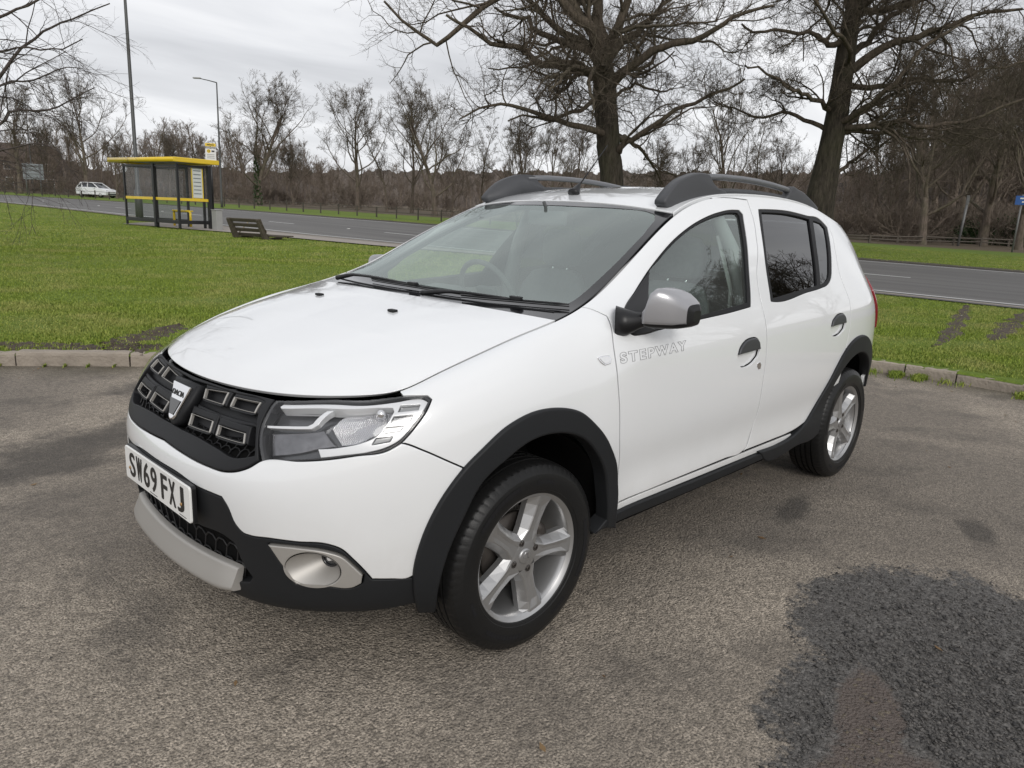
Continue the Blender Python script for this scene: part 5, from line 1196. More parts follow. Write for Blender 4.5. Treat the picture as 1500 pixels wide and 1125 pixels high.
def blades(name,P,h,w,mat,lean=.5,seed=0,kind='stuff',curl=True):
    "one mesh of bent triangular blades; P (n,3)"
    r=np.random.default_rng(seed);n=len(P);an=r.uniform(0,2*PI,n);la=r.uniform(0,2*PI,n);ll=r.uniform(.1,1,n)*lean
    hh=h*r.uniform(.55,1.25,n);ww=w*r.uniform(.6,1.3,n)
    side=np.stack([np.cos(an),np.sin(an),0*an],1)*ww[:,None]/2;ln=np.stack([np.cos(la),np.sin(la),0*la],1)
    mid=P+ln*(hh*ll*.35)[:,None]+np.array([0,0,1])*(hh*.6)[:,None];tip=P+ln*(hh*ll)[:,None]+np.array([0,0,1])*(hh*(1-.35*ll))[:,None]
    V=np.stack([P-side,P+side,mid-side*.7,mid+side*.7,tip],1).reshape(-1,3);k=np.arange(n)[:,None]*5
    Q=k+np.array([[0,1,3,2]]);T=k+np.array([[2,3,4]]);me=mesh_np(name,V,[Q,T],smooth=False)
    attr(me,'rnd',np.repeat(r.random(n),5));o=link(name,me,mat);return tag(o,kind=kind)
def near_poly(P,Pl,ws):
    d=np.sqrt(((P[:,None]-Pl[None])**2).sum(-1));k=d.argmin(1);return d[np.arange(len(P)),k]<ws[k]*.5
def scatter_grass(n,smin,smax,seed,pwr=1.0):
    r=np.random.default_rng(seed);s=smin*(smax/smin)**(r.random(n)**pwr);px=np.where(r.random(n)<.80,r.uniform(-90,1590,n),np.where(r.random(n)<.7,r.uniform(-620,-90,n),r.uniform(1590,1900,n)))
    d=(CF[None,:2]+CR[None,:2]*((px-750)/FL)[:,None]);k=s/(d@VD);P=CC[None,:2]+d*k[:,None]
    return P
def inside_road(P,m=0.0):
    xn=np.interp(-P[:,1],-NR_[:,1],NR_[:,0]);xf=np.interp(-P[:,1],-FR_[:,1],FR_[:,0]);return (P[:,0]<xn+m)&(P[:,0]>xf-m)
def beyond_kerb(P):
    o=np.empty(len(P),bool)
    for i in range(0,len(P),4000):
        d=P[i:i+4000,None]-KERB[None,::2];k=(d**2).sum(-1).argmin(1);o[i:i+4000]=(d[np.arange(len(k)),k]*KN[::2][k]).sum(-1)>.13
    return o
def pave(P): 
    xn=np.interp(-P[:,1],-NR_[:,1],NR_[:,0]);w=np.interp(P[:,1],[-60,-38,-31.5,-30,-24,-17,-12,-9],[.2,.25,.5,3.4,1.9,1.3,.3,.0]);return (P[:,0]>=xn)&(P[:,0]<xn+w+.05)
def grass_ok(P,mudp=.35,seed=1):
    k=beyond_kerb(P)&~inside_road(P,.15)&~pave(P);r=np.random.default_rng(seed).random(len(P))
    for Pl,ws in MUDS: k&=~(near_poly(P,Pl,ws)&(r>mudp))
    return k
P=scatter_grass(760000,5.0,17,11,.85);P=P[grass_ok(P)];cl=np.sin(P[:,0]*1.3+np.sin(P[:,1]*2.1))*np.sin(P[:,1]*1.1);P=P[np.random.default_rng(3).random(len(P))<.82+.18*cl]
blades('lawn_grass',np.concatenate([P,(zt(P[:,0],P[:,1])-.004)[:,None]],1),.034,.0080,E_['grass'],1.0,1)
P=scatter_grass(500000,15.5,50,12,.9);P=P[grass_ok(P)];sb=side_of_far(P);P=P[sb<13]
blades('lawn_grass',np.concatenate([P,(zt(P[:,0],P[:,1])-.004)[:,None]],1),.045,.014,E_['grass'],1.0,2)
# daisies and pale litter on the lawn
r=np.random.default_rng(8);P=scatter_grass(260,6.5,26,14);P=P[grass_ok(P)];mb=MB()
for q in P[:35]:
    z=float(zt(*q));mb.lathe([(z+.045,.0001),(z+.047,.012),(z+.043,.014)],6,'Z',(q[0],q[1],0))
tag(mb.build('daisies',pbr('petal_white',(.40,.40,.33),.7)),kind='stuff')
# weeds and moss along the foot of the kerb on the right
def kerb_foot(n,px0,px1,seed,spread):
    r=np.random.default_rng(seed);ddx=[];k0=np.array(GP(px0,545) if 0 else [0,0])
    m=(KERB[:,0]<-5.7)&(KERB[:,1]>-1.2)&(KERB[:,1]<2.2);K=KERB[m];KK=KN[m];i=r.integers(0,len(K),n);return K[i]-KK[i]*(abs(r.normal(size=n))*spread)[:,None]+r.normal(size=(n,2))*.03
P=kerb_foot(9000,0,0,4,.11);cl=np.sin(P[:,1]*5.1+1)+.5*np.sin(P[:,1]*13.7);P=P[cl+np.random.default_rng(2).normal(size=len(P))*.35>.25]
blades('weeds',np.concatenate([P,np.zeros((len(P),1))],1),.055,.009,E_['grass'],1.0,5)
mm=(KERB[:,0]<1.5)&(KERB[:,1]<-3.6)&(KERB[:,1]>-6);K=KERB[mm];r=np.random.default_rng(6);i=r.integers(0,len(K),700);P=K[i]-KN[mm][i]*(abs(r.normal(size=700))*.03)[:,None]
blades('weeds',np.concatenate([P,np.zeros((len(P),1))],1),.03,.007,E_['grass'],1.0,6)
# loose stones in the damp patch and a little grit elsewhere
def stones(name,P,size,mat,seed):
    r=np.random.default_rng(seed);n=len(P)
    B=np.array([(1,0,0),(-1,0,0),(0,1,0),(0,-1,0),(0,0,1),(0,0,-1)],float);Fb=np.array([(0,2,4),(2,1,4),(1,3,4),(3,0,4),(2,0,5),(1,2,5),(3,1,5),(0,3,5)])
    sc=size[:,None,None]*r.uniform(.5,1.1,(n,6,1));a=r.uniform(0,2*PI,n);c,s=np.cos(a),np.sin(a);V=B[None]*sc*np.array([1,.75,.5])
    V=np.stack([V[...,0]*c[:,None]-V[...,1]*s[:,None],V[...,0]*s[:,None]+V[...,1]*c[:,None],V[...,2]],-1)+r.normal(size=(n,6,3))*size[:,None,None]*.18
    V=V+np.concatenate([P,(size*.25)[:,None]],1)[:,None];F=(np.arange(n)[:,None,None]*6+Fb[None]).reshape(-1,3);me=mesh_np(name,V.reshape(-1,3),F,smooth=False);attr(me,'rnd',np.repeat(r.random(n),6));return tag(link(name,me,mat),kind='stuff')
sm=attr_var('loose_stone',(.035,.034,.034),(.15,.14,.13),(.08,.075,.07),.7)
r=np.random.default_rng(9);pts=[]
for cx,cy,a,b_,rot in DAMP:
    n=6500;q=r.normal(size=(n,2))*.55;q=q[(q**2).sum(1)<1.05];q=q*[a,b_];c,s=math.cos(rot),math.sin(rot);pts.append(np.stack([cx+q[:,0]*c-q[:,1]*s,cy+q[:,0]*s+q[:,1]*c],1))
P=np.concatenate(pts);dp=np.min([np.hypot(*(((P-[e[0],e[1]])@np.array([[math.cos(e[4]),-math.sin(e[4])],[math.sin(e[4]),math.cos(e[4])]]))/[e[2],e[3]]).T) for e in PUD],0)
P=P[(dp>1)|(r.random(len(P))<.06)]
stones('gravel',P,np.clip(r.lognormal(-5.55,.5,len(P)),.0015,.012),sm,1)
P=np.stack([r.uniform(-6,3,7000),r.uniform(-4,4,7000)],1);P=P[~beyond_kerb(P)&(kdist(P)>.1)];stones('grit',P,np.clip(r.lognormal(-6.3,.5,len(P)),.0008,.006),sm,2)
leafm=attr_var('dead_leaf',(.10,.055,.025),(.24,.16,.08),(.16,.10,.05),.8)
r=np.random.default_rng(15);i=r.integers(0,len(KERB),500);P=KERB[i]-KN[i]*(abs(r.normal(size=500))*.25+.02)[:,None]
P=np.concatenate([P,np.stack([r.uniform(-6,2.5,60),r.uniform(-4,4,60)],1)]);P=P[~beyond_kerb(P)]
n=len(P);a=r.uniform(0,2*PI,n);sz=r.uniform(.008,.022,n);V=[]
for k in range(4):
    an=a+k*PI/2;V.append(np.stack([P[:,0]+np.cos(an)*sz*(1 if k%2 else .45),P[:,1]+np.sin(an)*sz*(1 if k%2 else .45),.004+r.random(n)*.008],1))
V=np.stack(V,1).reshape(-1,3);me=mesh_np('dead_leaves',V,np.arange(n)[:,None]*4+np.array([[0,1,2,3]]),smooth=False);attr(me,'rnd',np.repeat(r.random(n),4));tag(link('dead_leaves',me,leafm),kind='stuff')

# ================================================================== TREES
def unit(v): return v/np.maximum(np.linalg.norm(v,axis=-1,keepdims=True),1e-9)
def perp(d,r):
    q=r.normal(size=d.shape);q-=d*(q*d).sum(-1,keepdims=True);return unit(q)
def grow(r,pp,pr,nper,t0,t1,ang,lr,rr,K,wig,up,rmin=.004,lfall=.5,plen=None):
    "children of the branches pp (B,K,3); returns pts, radii, lengths"
    B,Kp=pp.shape[:2];cnt=r.poisson(nper,B) if np.isscalar(nper) else r.poisson(nper);cnt=np.maximum(cnt,1);idx=np.repeat(np.arange(B),cnt);n=len(idx)
    t=t0+(t1-t0)*r.random(n)**.85;f=t*(Kp-1);i=np.minimum(f.astype(int),Kp-2);w=(f-i)[:,None]
    p=pp[idx,i]*(1-w)+pp[idx,i+1]*w;T=unit(pp[idx,i+1]-pp[idx,i]);R=pr[idx,i]*(1-w[:,0])+pr[idx,i+1]*w[:,0]
    a=np.radians(r.normal(ang[0],ang[1],n))[:,None];d=unit(T*np.cos(a)+perp(T,r)*np.sin(a)+np.array([0,0,up[0]]))
    seg=np.linalg.norm(np.diff(pp,axis=1),axis=-1).sum(1) if plen is None else plen
    ln=seg[idx]*lr*(1-lfall*t)*r.uniform(.6,1.25,n);r0=np.maximum(R*rr*r.uniform(.7,1.1,n),rmin)
    P=np.empty((n,K,3));P[:,0]=p
    for k in range(1,K):
        d=unit(d+r.normal(size=(n,3))*wig+np.array([0,0,up[1]]));P[:,k]=P[:,k-1]+d*(ln/(K-1))[:,None]
    rad=r0[:,None]*np.linspace(1,.35,K)[None]
    return P,np.maximum(rad,rmin*.6)
def tubes(P,Rd,n):
    B,K=P.shape[:2];T=np.gradient(P,axis=1);T=unit(T);ref=np.where(np.abs(T[...,2:3])<.9,np.array([0,0,1.]),np.array([1.,0,0]));ref=np.broadcast_to(ref[:,K//2:K//2+1],T.shape)
    A=unit(np.cross(T,ref));Bv=np.cross(A,T);an=np.arange(n)*2*PI/n
    V=P[:,:,None]+Rd[:,:,None,None]*(A[:,:,None]*np.cos(an)[None,None,:,None]+Bv[:,:,None]*np.sin(an)[None,None,:,None])
    b=np.arange(B)[:,None,None]*K*n;k=np.arange(K-1)[None,:,None]*n;j=np.arange(n)[None,None,:];j2=(j+1)%n
    F=np.stack([b+k+j,b+k+j2,b+k+n+j2,b+k+n+j],-1).reshape(-1,4);return V.reshape(-1,3),F
def joinVF(L_):
    V=[];F=[];c=0
    for v,f in L_: V.append(v);F.append(f+c);c+=len(v)
    return np.concatenate(V),np.concatenate(F)
def poly_branch(P,r0,r1,K=14,wig=0.0,r=None):
    Q=pline_n(np.array(P,float),K)
    if wig and r is not None: Q[1:]+=r.normal(size=(K-1,3))*wig
    return Q,r0+(r1-r0)*np.linspace(0,1,K)**.8
def pline_n(P,K):
    m=len(P);out=[]
    t=np.linspace(0,m-1-1e-6,K)
    for q in t:
        i=int(q);u=q-i;a,b,c,e=P[max(i-1,0)],P[i],P[i+1],P[min(i+2,m-1)]
        out.append(.5*((2*b)+(c-a)*u+(2*a-5*b+4*c-e)*u*u+(3*b-a-3*c+e)*u**3))
    return np.array(out)
def crown_from(r,limbs,levels):
    "limbs: list of (pts,rad); levels: dicts for grow; returns list of VF for the crown"
    K=max(len(p) for p,_ in limbs);P=np.stack([p for p,_ in limbs]);R=np.stack([q for _,q in limbs]);out=[];cur=(P,R);allc=[(P,R,7)]
    for lv in levels:
        lv=dict(lv);ns=lv.pop('sides');extra=lv.pop('also',None)
        src=[cur]
        P1,R1=grow(r,cur[0],cur[1],**lv);allc.append((P1,R1,ns));cur=(P1,R1)
    return joinVF([tubes(a,b,n) for a,b,n in allc])
def tree_obj(name,label,trunkVF,crownVF,mat,loc,group=None,mat2=None,root=True):
    t=thing(name,label,'tree',loc,0,group)
    link('trunk',mesh_np('trunk',*trunkVF),mat,t);link('crown',mesh_np('crown',*crownVF),mat2 or mat,t)
    return t
def oak(name,label,trunk_px,limb_px,s,seed,dens=1.0,tr=(0.62,.5),seedz=0):
    r=np.random.default_rng(seed);base=np.array([*AT(trunk_px[0][0],s),0.]);base[2]=float(zt(base[0],base[1]))
    sc=s/FL
    def W(q,ds=0): return SP(q[0],q[1],s+ds)-base
    TP=[W(q) for q in trunk_px];TP[0]=np.array([TP[0][0],TP[0][1],-.3]) if True else TP[0]
    K=22;Tp=pline_n(np.array(TP),K);rr=np.array([np.interp(k,np.linspace(0,1,len(tr)),tr) for k in np.linspace(0,1,K)]);rr[0]*=1.5;rr[1]*=1.15
    n=14;V,F=tubes(Tp[None],rr[None],n);V=V+r.normal(size=V.shape)*.02
    limbs=[]
    for L_,w0,w1,dd in limb_px:
        m=len(L_);P=[W(q,dd*k/(m-1)) for k,q in enumerate(L_)]
        limbs.append(poly_branch(P,w0,w1,16,.05,r))
    # more limbs towards and away from the viewer so the crown has depth
    lv=[dict(nper=12*dens,t0=.10,t1=1,ang=(55,18),lr=.50,rr=.48,K=8,wig=.26,up=(.10,.04),sides=5,lfall=.40,rmin=.022),
        dict(nper=8*dens,t0=.12,t1=1,ang=(52,18),lr=.62,rr=.52,K=6,wig=.28,up=(.03,.02),sides=4,rmin=.011),
        dict(nper=5.2*dens,t0=.12,t1=1,ang=(48,20),lr=.72,rr=.6,K=5,wig=.30,up=(.0,.01),sides=3,rmin=.0062),
        dict(nper=3.2*dens,t0=.15,t1=1,ang=(44,20),lr=.85,rr=.7,K=4,wig=.28,up=(.0,.0),sides=3,rmin=.0040)]
    # depth limbs
    ex=[]
    for k in range(8):
        f=r.uniform(.35,.98);i=int(f*(K-1));an=r.uniform(0,2*PI);dv=np.array([VD[0],VD[1],0])*(1 if k%2 else -1)+np.array([math.cos(an),math.sin(an),0])*.5;dv=dv/np.linalg.norm(dv)
        P=[Tp[i]];d=dv+np.array([0,0,.35])
        for q in range(5): d=d+r.normal(size=3)*.28;d[2]*=.9;d/=np.linalg.norm(d);P.append(P[-1]+d*r.uniform(1.1,1.7))
        ex.append(poly_branch(P,r.uniform(.12,.2),.03,16,.04,r))
    Vc,Fc=crown_from(r,limbs+ex,lv)
    return tree_obj(name,label,(V,F),(Vc,Fc),E_['oak'],tuple(base),mat2=E_['oaktwig'])
# the two big oaks on the far verge, limbs laid out as they grow in the photo
oak('oak_tree','large bare oak with thick spreading limbs, standing behind the roof of the white car',
    [(898,330),(896,270),(892,225),(889,180),(886,140),(884,105),(882,70)],
    [([(872,118),(868,108),(844,94),(812,95),(788,96),(776,80),(756,68),(728,66),(700,52),(680,38),(650,24)],.26,.05,-1.5),
     ([(880,82),(868,76),(843,68),(820,62),(796,48),(780,40),(772,24),(750,22),(724,12)],.22,.05,2),
     ([(876,62),(872,40),(850,26),(830,-20),(800,-40),(760,-20),(720,2),(690,28),(656,56),(636,64),(622,50),(592,36),(560,2)],.24,.05,1),
     ([(884,80),(872,52),(846,26),(820,0),(800,-40),(765,-90),(740,-150)],.34,.06,-1),
     ([(884,80),(878,40),(876,0),(880,-60),(872,-130),(880,-190)],.36,.06,1.5),
     ([(888,90),(894,66),(906,38),(920,0),(942,-60),(965,-120),(980,-180)],.30,.06,-1),
     ([(896,122),(906,114),(932,96),(956,76),(980,66),(1020,60),(1044,44),(1068,28),(1100,14),(1135,6)],.25,.05,-2),
     ([(903,222),(914,214),(940,196),(980,164),(1020,148),(1062,130),(1090,120)],.17,.04,-3),
     ([(884,138),(872,146),(852,160),(812,176),(788,174),(768,168),(745,176)],.13,.03,-2),
     ([(886,104),(902,70),(930,52),(960,20),(1000,-20),(1050,-60)],.22,.05,3),
     ([(884,100),(850,60),(810,40),(770,-10),(700,-50),(640,-60)],.22,.05,3),
     ([(892,150),(915,130),(940,125),(965,135),(985,130)],.09,.03,2)],
    34,3,1.0,(.60,.52,.50,.50,.50,.46,.36))
oak('oak_tree','leaning mossy oak with dense fine branches, behind the rear of the white car',
    [(1192,345),(1199,302),(1210,249),(1220,199),(1228,160),(1235,106),(1244,45),(1252,0),(1258,-50),(1268,-130)],
    [([(1232,66),(1220,64),(1206,64),(1199,53),(1178,46),(1142,44),(1107,46),(1085,34)],.15,.04,-1),
     ([(1222,160),(1213,156),(1192,142),(1171,135),(1153,128),(1117,103),(1090,96)],.14,.03,-2),
     ([(1216,192),(1206,188),(1178,174),(1149,165),(1117,171),(1082,160),(1045,148)],.13,.03,1),
     ([(1250,24),(1262,20),(1292,14),(1341,2),(1400,-14),(1470,-20)],.20,.05,-1),
     ([(1240,104),(1252,98),(1284,78),(1320,60),(1356,50),(1391,36),(1440,20),(1500,12)],.24,.05,-2),
     ([(1232,182),(1244,178),(1270,160),(1302,142),(1340,120),(1400,100)],.15,.04,2),
     ([(1232,188),(1246,185),(1284,185),(1320,174),(1356,185),(1409,178),(1462,160),(1520,135)],.17,.04,-3),
     ([(1230,195),(1250,192),(1302,194),(1338,203),(1373,206),(1420,215)],.12,.03,1),
     ([(1216,262),(1230,250),(1256,228),(1285,213),(1320,200)],.12,.03,2),
     ([(1246,30),(1240,-20),(1215,-70),(1180,-110),(1130,-140)],.2,.05,1),
     ([(1256,-30),(1280,-80),(1330,-110),(1400,-130)],.2,.05,-1),
     ([(1238,90),(1270,60),(1310,20),(1360,-20),(1420,-60)],.18,.04,2),
     ([(1236,120),(1290,128),(1340,112),(1390,120),(1450,100),(1510,90)],.14,.04,0)],
    33,8,1.1,(.80,.62,.52,.47,.44,.42,.36,.30,.22,.12))
# birch hanging in from the left, close to the camera
def hang_birch():
    r=np.random.default_rng(21);s=13.0;base=np.array([*AT(-260,s),0.]);base[2]=float(zt(base[0],base[1]))
    W=lambda q,d=0:SP(q[0],q[1],s+d)-base
    tr=[np.array([0,0,-.2]),W((-255,380)),W((-240,260)),W((-225,120)),W((-215,0)),W((-205,-150)),W((-190,-330)),W((-182,-520))]
    Tp=pline_n(np.array(tr),26);rr=np.linspace(.17,.012,26)
    TV=tubes(Tp[None],rr[None],12)
    LP=[([(-225,260),(-120,220),(-50,165),(0,115),(23,78),(57,53),(80,37),(110,27),(160,4)],.045,.009,0),
        ([(-232,290),(-140,250),(-60,205),(0,183),(20,160),(67,163),(97,150),(140,128)],.040,.008,.6),
        ([(-218,160),(-120,110),(-60,60),(0,25),(40,8),(90,-20),(140,-30)],.042,.008,-.6),
        ([(-230,230),(-130,190),(-40,150),(10,120),(50,118),(90,100),(120,100)],.032,.007,1.2),
        ([(-236,310),(-150,280),(-80,240),(-20,225),(20,215),(60,210),(90,225)],.030,.007,-1),
        ([(-214,80),(-120,20),(-40,-30),(30,-60),(100,-80)],.04,.008,.3),
        ([(-238,330),(-160,310),(-90,280),(-30,258),(15,268),(50,285)],.016,.004,-1.0),
        ([(-200,-120),(-130,-190),(-50,-240),(40,-260)],.03,.007,.5),([(-195,-250),(-150,-330),(-90,-390)],.02,.006,-.6),([(-205,-60),(-290,-130),(-370,-170)],.03,.006,.5),([(-222,120),(-310,60),(-400,30)],.035,.007,-.5),([(-190,-330),(-230,-420),(-280,-470)],.016,.005,.4),
        ([(-225,200),(-130,140),(-50,90),(0,75),(40,70),(85,72),(120,60)],.03,.007,-1.5)]
    limbs=[]
    for L_,a,b,dd in LP:
        m=len(L_);limbs.append(poly_branch([W(q,dd*k/(m-1)) for k,q in enumerate(L_)],a,b,16,.012,r))
    lv=[dict(nper=13,t0=.2,t1=1,ang=(38,14),lr=.30,rr=.5,K=7,wig=.14,up=(-.05,-.035),sides=4,lfall=.35,rmin=.004),
        dict(nper=6,t0=.1,t1=1,ang=(35,14),lr=.55,rr=.6,K=6,wig=.14,up=(-.1,-.04),sides=3,rmin=.0026),
        dict(nper=3,t0=.1,t1=1,ang=(32,14),lr=.6,rr=.7,K=5,wig=.14,up=(-.1,-.04),sides=3,rmin=.0017)]
    tree_obj('birch_tree','slender birch whose thin bare twigs hang in over the left edge','x' and TV,crown_from(r,limbs,lv),E_['twig'],tuple(base))
hang_birch()
# ---------------------------------------------------------------- mid distance trees
def std_tree(seed,H=14,spread=1.0,r0=.28,fork=1,lean=0,nl=13,dens=1.0,updir=.35,rm=.012,first=.22,ang=52):
    r=np.random.default_rng(seed);K=14;Tp=np.zeros((K,3));d=np.array([lean,0,1.])
    for k in range(1,K): d=d+r.normal(size=3)*.07;d[2]=1;Tp[k]=Tp[k-1]+unit(d)*H*.80/(K-1)
    Tp[0,2]-=.4;rr=r0*np.linspace(1,.16,K)**.9;rr[0]*=1.4
    tr=tubes(Tp[None],rr[None],10)
    n=nl;t=np.linspace(first,.97,n)+r.normal(size=n)*.015;f=np.clip(t,0,.98)*(K-1);i=f.astype(int);w=(f-i)[:,None];p=Tp[i]*(1-w)+Tp[i+1]*w
    az=np.arange(n)*2.4+r.normal(size=n)*.4;el=np.radians(90-ang*(1-.45*t)+r.normal(size=n)*8)
    d=np.stack([np.cos(az)*np.cos(el),np.sin(az)*np.cos(el),np.sin(el)],1);ln=H*.44*spread*(1-.55*t)*r.uniform(.8,1.2,n)
    KK=10;P=np.empty((n,KK,3));P[:,0]=p
    for k in range(1,KK): d=unit(d+r.normal(size=(n,3))*.16+np.array([0,0,updir*.25]));P[:,k]=P[:,k-1]+d*(ln/(KK-1))[:,None]
    R=(np.interp(t,[0,1],[r0*.45,r0*.16]))[:,None]*np.linspace(1,.22,KK)[None]
    lv=[dict(nper=9*dens,t0=.15,t1=1,ang=(42,14),lr=.48,rr=.5,K=6,wig=.20,up=(.15,.08),sides=4,rmin=.02,lfall=.3),
        dict(nper=7*dens,t0=.1,t1=1,ang=(40,15),lr=.56,rr=.55,K=5,wig=.2,up=(.1,.06),sides=3,rmin=rm),
        dict(nper=4.6*dens,t0=.12,t1=1,ang=(42,16),lr=.70,rr=.6,K=4,wig=.2,up=(.08,.04),sides=3,rmin=rm*.8),dict(nper=1.7*dens,t0=.15,t1=1,ang=(36,15),lr=.85,rr=.7,K=3,wig=.2,up=(.05,.03),sides=3,rmin=rm*.6)]
    cr=crown_from(r,[(P[k],R[k]) for k in range(n)],lv)
    return tr,cr
MT={}
def mt(kind,seed,**k):
    tr,cr=std_tree(seed,**k);MT[kind]=(mesh_np('trunk',*tr),mesh_np('crown',*cr),k.get('H',14))
    for m_ in MT[kind][:2]: m_.materials.append(E_['tree'])
mt('broad',31,H=14,spread=1.55,r0=.32,nl=17,dens=1.0,ang=56,updir=.5)
mt('upright',32,H=15,spread=1.10,r0=.23,nl=16,ang=46,updir=.7,dens=.9)
mt('slim',33,H=16,spread=.55,r0=.15,nl=16,dens=.75,ang=48)
mt('open',34,H=13,spread=1.50,r0=.27,nl=14,dens=.95,first=.26,ang=58,updir=.45)
mt('multi',35,H=10,spread=1.45,r0=.17,nl=20,first=.05,ang=42,updir=.7,dens=.85)
mt('crooked',36,H=11,spread=1.5,r0=.20,nl=13,lean=.12,first=.22,ang=58,dens=.9)
MG='bare trees along the field edge beyond the road'
def mid_tree(kind,px,s,top,label,rz,name='bare_tree',grp=MG,sx=1.0):
    x,y=AT(px,s);z=float(zt(x,y));h=HZ((x,y),top)-z;me=MT[kind];sc=h/me[2]*.90
    t=thing(name,label,'tree',(x,y,z),rz,grp);t.scale=(sc*sx,sc*sx,sc);link('trunk',me[0],None,t);link('crown',me[1],None,t);return t
mid_tree('broad',378,78,98,'bare tree with ivy on its trunk, just right of the bus stop sign',.4)
mid_tree('open',130,82,100,'bare tree behind the white car on the far road, left of the tall lamp post',1.4,sx=1.0)
mid_tree('open',524,74,116,'low-forked bare tree in the middle of the field edge, left of the slender trunk',2.1)
mid_tree('slim',567,70,118,'tall slender bare tree with one straight thin trunk',.2)
mid_tree('upright',603,72,112,'upright bare tree standing close behind a forked one, left side of its crown',1.0)
mid_tree('broad',637,64,105,'forked bare tree with a broad fan of branches, nearest of the row to the road',3.0)
mid_tree('slim',704,66,128,'thin straight bare trunk left of the big oak, in front of the far wood',2.2)
mid_tree('crooked',662,68,205,'small crooked bare tree leaning between two taller trunks',.9)
mid_tree('multi',757,60,150,'many-stemmed bare tree left of the big oak, its crown below the oak limbs',.5)
mid_tree('crooked',806,58,175,'dark bare tree with bent trunk just left of the car aerial',2.6)
mid_tree('upright',845,64,150,'bare tree close left of the big oak trunk',4.0)
mid_tree('multi',960,62,185,'bushy bare tree right of the big oak trunk, above the car roof rail',1.1)
mid_tree('upright',1068,52,72,'tall vase-shaped bare tree between the two oaks',5.0)
mid_tree('crooked',1015,60,195,'low bare tree between the big oak and the vase-shaped tree',3.3)
mid_tree('open',1140,58,190,'bare tree close left of the leaning oak',.3)
mid_tree('broad',1352,46,40,'dark-trunked bare tree behind the leaning post at the right',1.9,grp='bare trees at the right beyond the road')
mid_tree('broad',1440,50,10,'tall dense bare tree above the blue sign at the far right',4.4,grp='bare trees at the right beyond the road')
mid_tree('crooked',1300,55,200,'crooked bare tree behind the rear of the car with a low bent limb',5.1,grp='bare trees at the right beyond the road')
mid_tree('open',1400,56,90,'bare tree with tangled crown behind the top of the leaning post',2.6,grp='bare trees at the right beyond the road')
mid_tree('open',1495,44,60,'bare tree cut by the right edge behind the blue sign',.6,grp='bare trees at the right beyond the road')
mid_tree('multi',250,92,180,'bushy bare tree right of the tall lamp post, above the bus shelter',2.0)
mid_tree('upright',290,96,190,'bare tree left of the thin street lamp, above the shelter roof',.9)
mid_tree('multi',430,84,196,'bushy bare tree right of the ivy-clad tree',3.7)
mid_tree('open',30,84,110,'bare tree behind the road sign at the far left',3.1)
mid_tree('upright',75,90,150,'bare tree right of the road sign at the far left',.4)
mid_tree('crooked',172,80,200,'dark crooked bare tree directly behind the left end of the bus shelter',1.2)
mid_tree('slim',1104,58,110,'slim bare tree right of the vase-shaped one',1.5)
# ivy on three trunks
def ivy(px,s,h,rad,n,seed,host):
    r=np.random.default_rng(seed);x,y=AT(px,s);z=float(zt(x,y));a=r.uniform(0,2*PI,n);t=r.random(n)**1.2;R=rad*(1-.35*t)*r.uniform(.6,1.25,n);P=np.stack([x+np.cos(a)*R,y+np.sin(a)*R,z+t*h],1)
    d=r.normal(size=(n,3));e=r.normal(size=(n,3));d=unit(d)*.10;e=unit(e)*.10;V=np.stack([P-d,P+e,P+d,P-e],1).reshape(-1,3);me=mesh_np('ivy',V,np.arange(n)[:,None]*4+np.array([[0,1,2,3]]),smooth=False);attr(me,'rnd',np.repeat(r.random(n),4));return tag(link('ivy',me,E_['ivy']),kind='stuff')
ivy(378,78,5,.36,650,1,None)
# ---------------------------------------------------------------- woods
def sliver_tree(r,H,n1,n2,lean=.0):
    K=6;T=np.zeros((1,K,3));d=np.array([r.normal()*.05,r.normal()*.05,1.])
    for k in range(1,K): d=unit(d+r.normal(size=3)*.06);T[0,k]=T[0,k-1]+d*H*.9/(K-1)
    T[0,0,2]-=.6;R=np.linspace(.16,.05,K)[None]*H/12;a=[(T,R,4)]
    P,Q=grow(r,T,R,n1,.12,1,(38,14),.42,.5,5,.16,(.3,.12),rmin=.035,lfall=.6);a.append((P,Q,3))
    P2,Q2=grow(r,P,Q,n2,.15,1,(38,16),.5,.6,4,.2,(.15,.08),rmin=.022,lfall=.3);a.append((P2,Q2,3))
    P3,Q3=grow(r,P2,Q2,4,.1,1,(38,16),.55,.7,3,.2,(.1,.05),rmin=.014,lfall=.3);a.append((P3,Q3,3))
    return joinVF([tubes(x,y,n) for x,y,n in a])
WR=np.random.default_rng(44);WT=[sliver_tree(WR,11,22,8) for _ in range(3)]
def bush(r,H):
    n=16;az=r.uniform(0,2*PI,n);el=np.radians(r.uniform(35,85,n));d=np.stack([np.cos(az)*np.cos(el),np.sin(az)*np.cos(el),np.sin(el)],1);P=np.empty((n,5,3));P[:,0]=r.normal(size=(n,3))*[.5,.5,.0]
    for k in range(1,5): d=unit(d+r.normal(size=(n,3))*.15);P[:,k]=P[:,k-1]+d*(H*r.uniform(.6,1.1,n)/4)[:,None]
    Q=np.full((n,5),.03)*np.linspace(1,.5,5);a=[(P,Q,3)];P2,Q2=grow(r,P,Q,9,.1,1,(35,15),.5,.7,4,.2,(.15,.1),rmin=.02);a.append((P2,Q2,3));P3,Q3=grow(r,P2,Q2,5,.1,1,(35,15),.55,.8,3,.2,(.1,.05),rmin=.014);a.append((P3,Q3,3))
    return joinVF([tubes(x,y,k) for x,y,k in a])
BT=[bush(WR,3.2) for _ in range(2)]
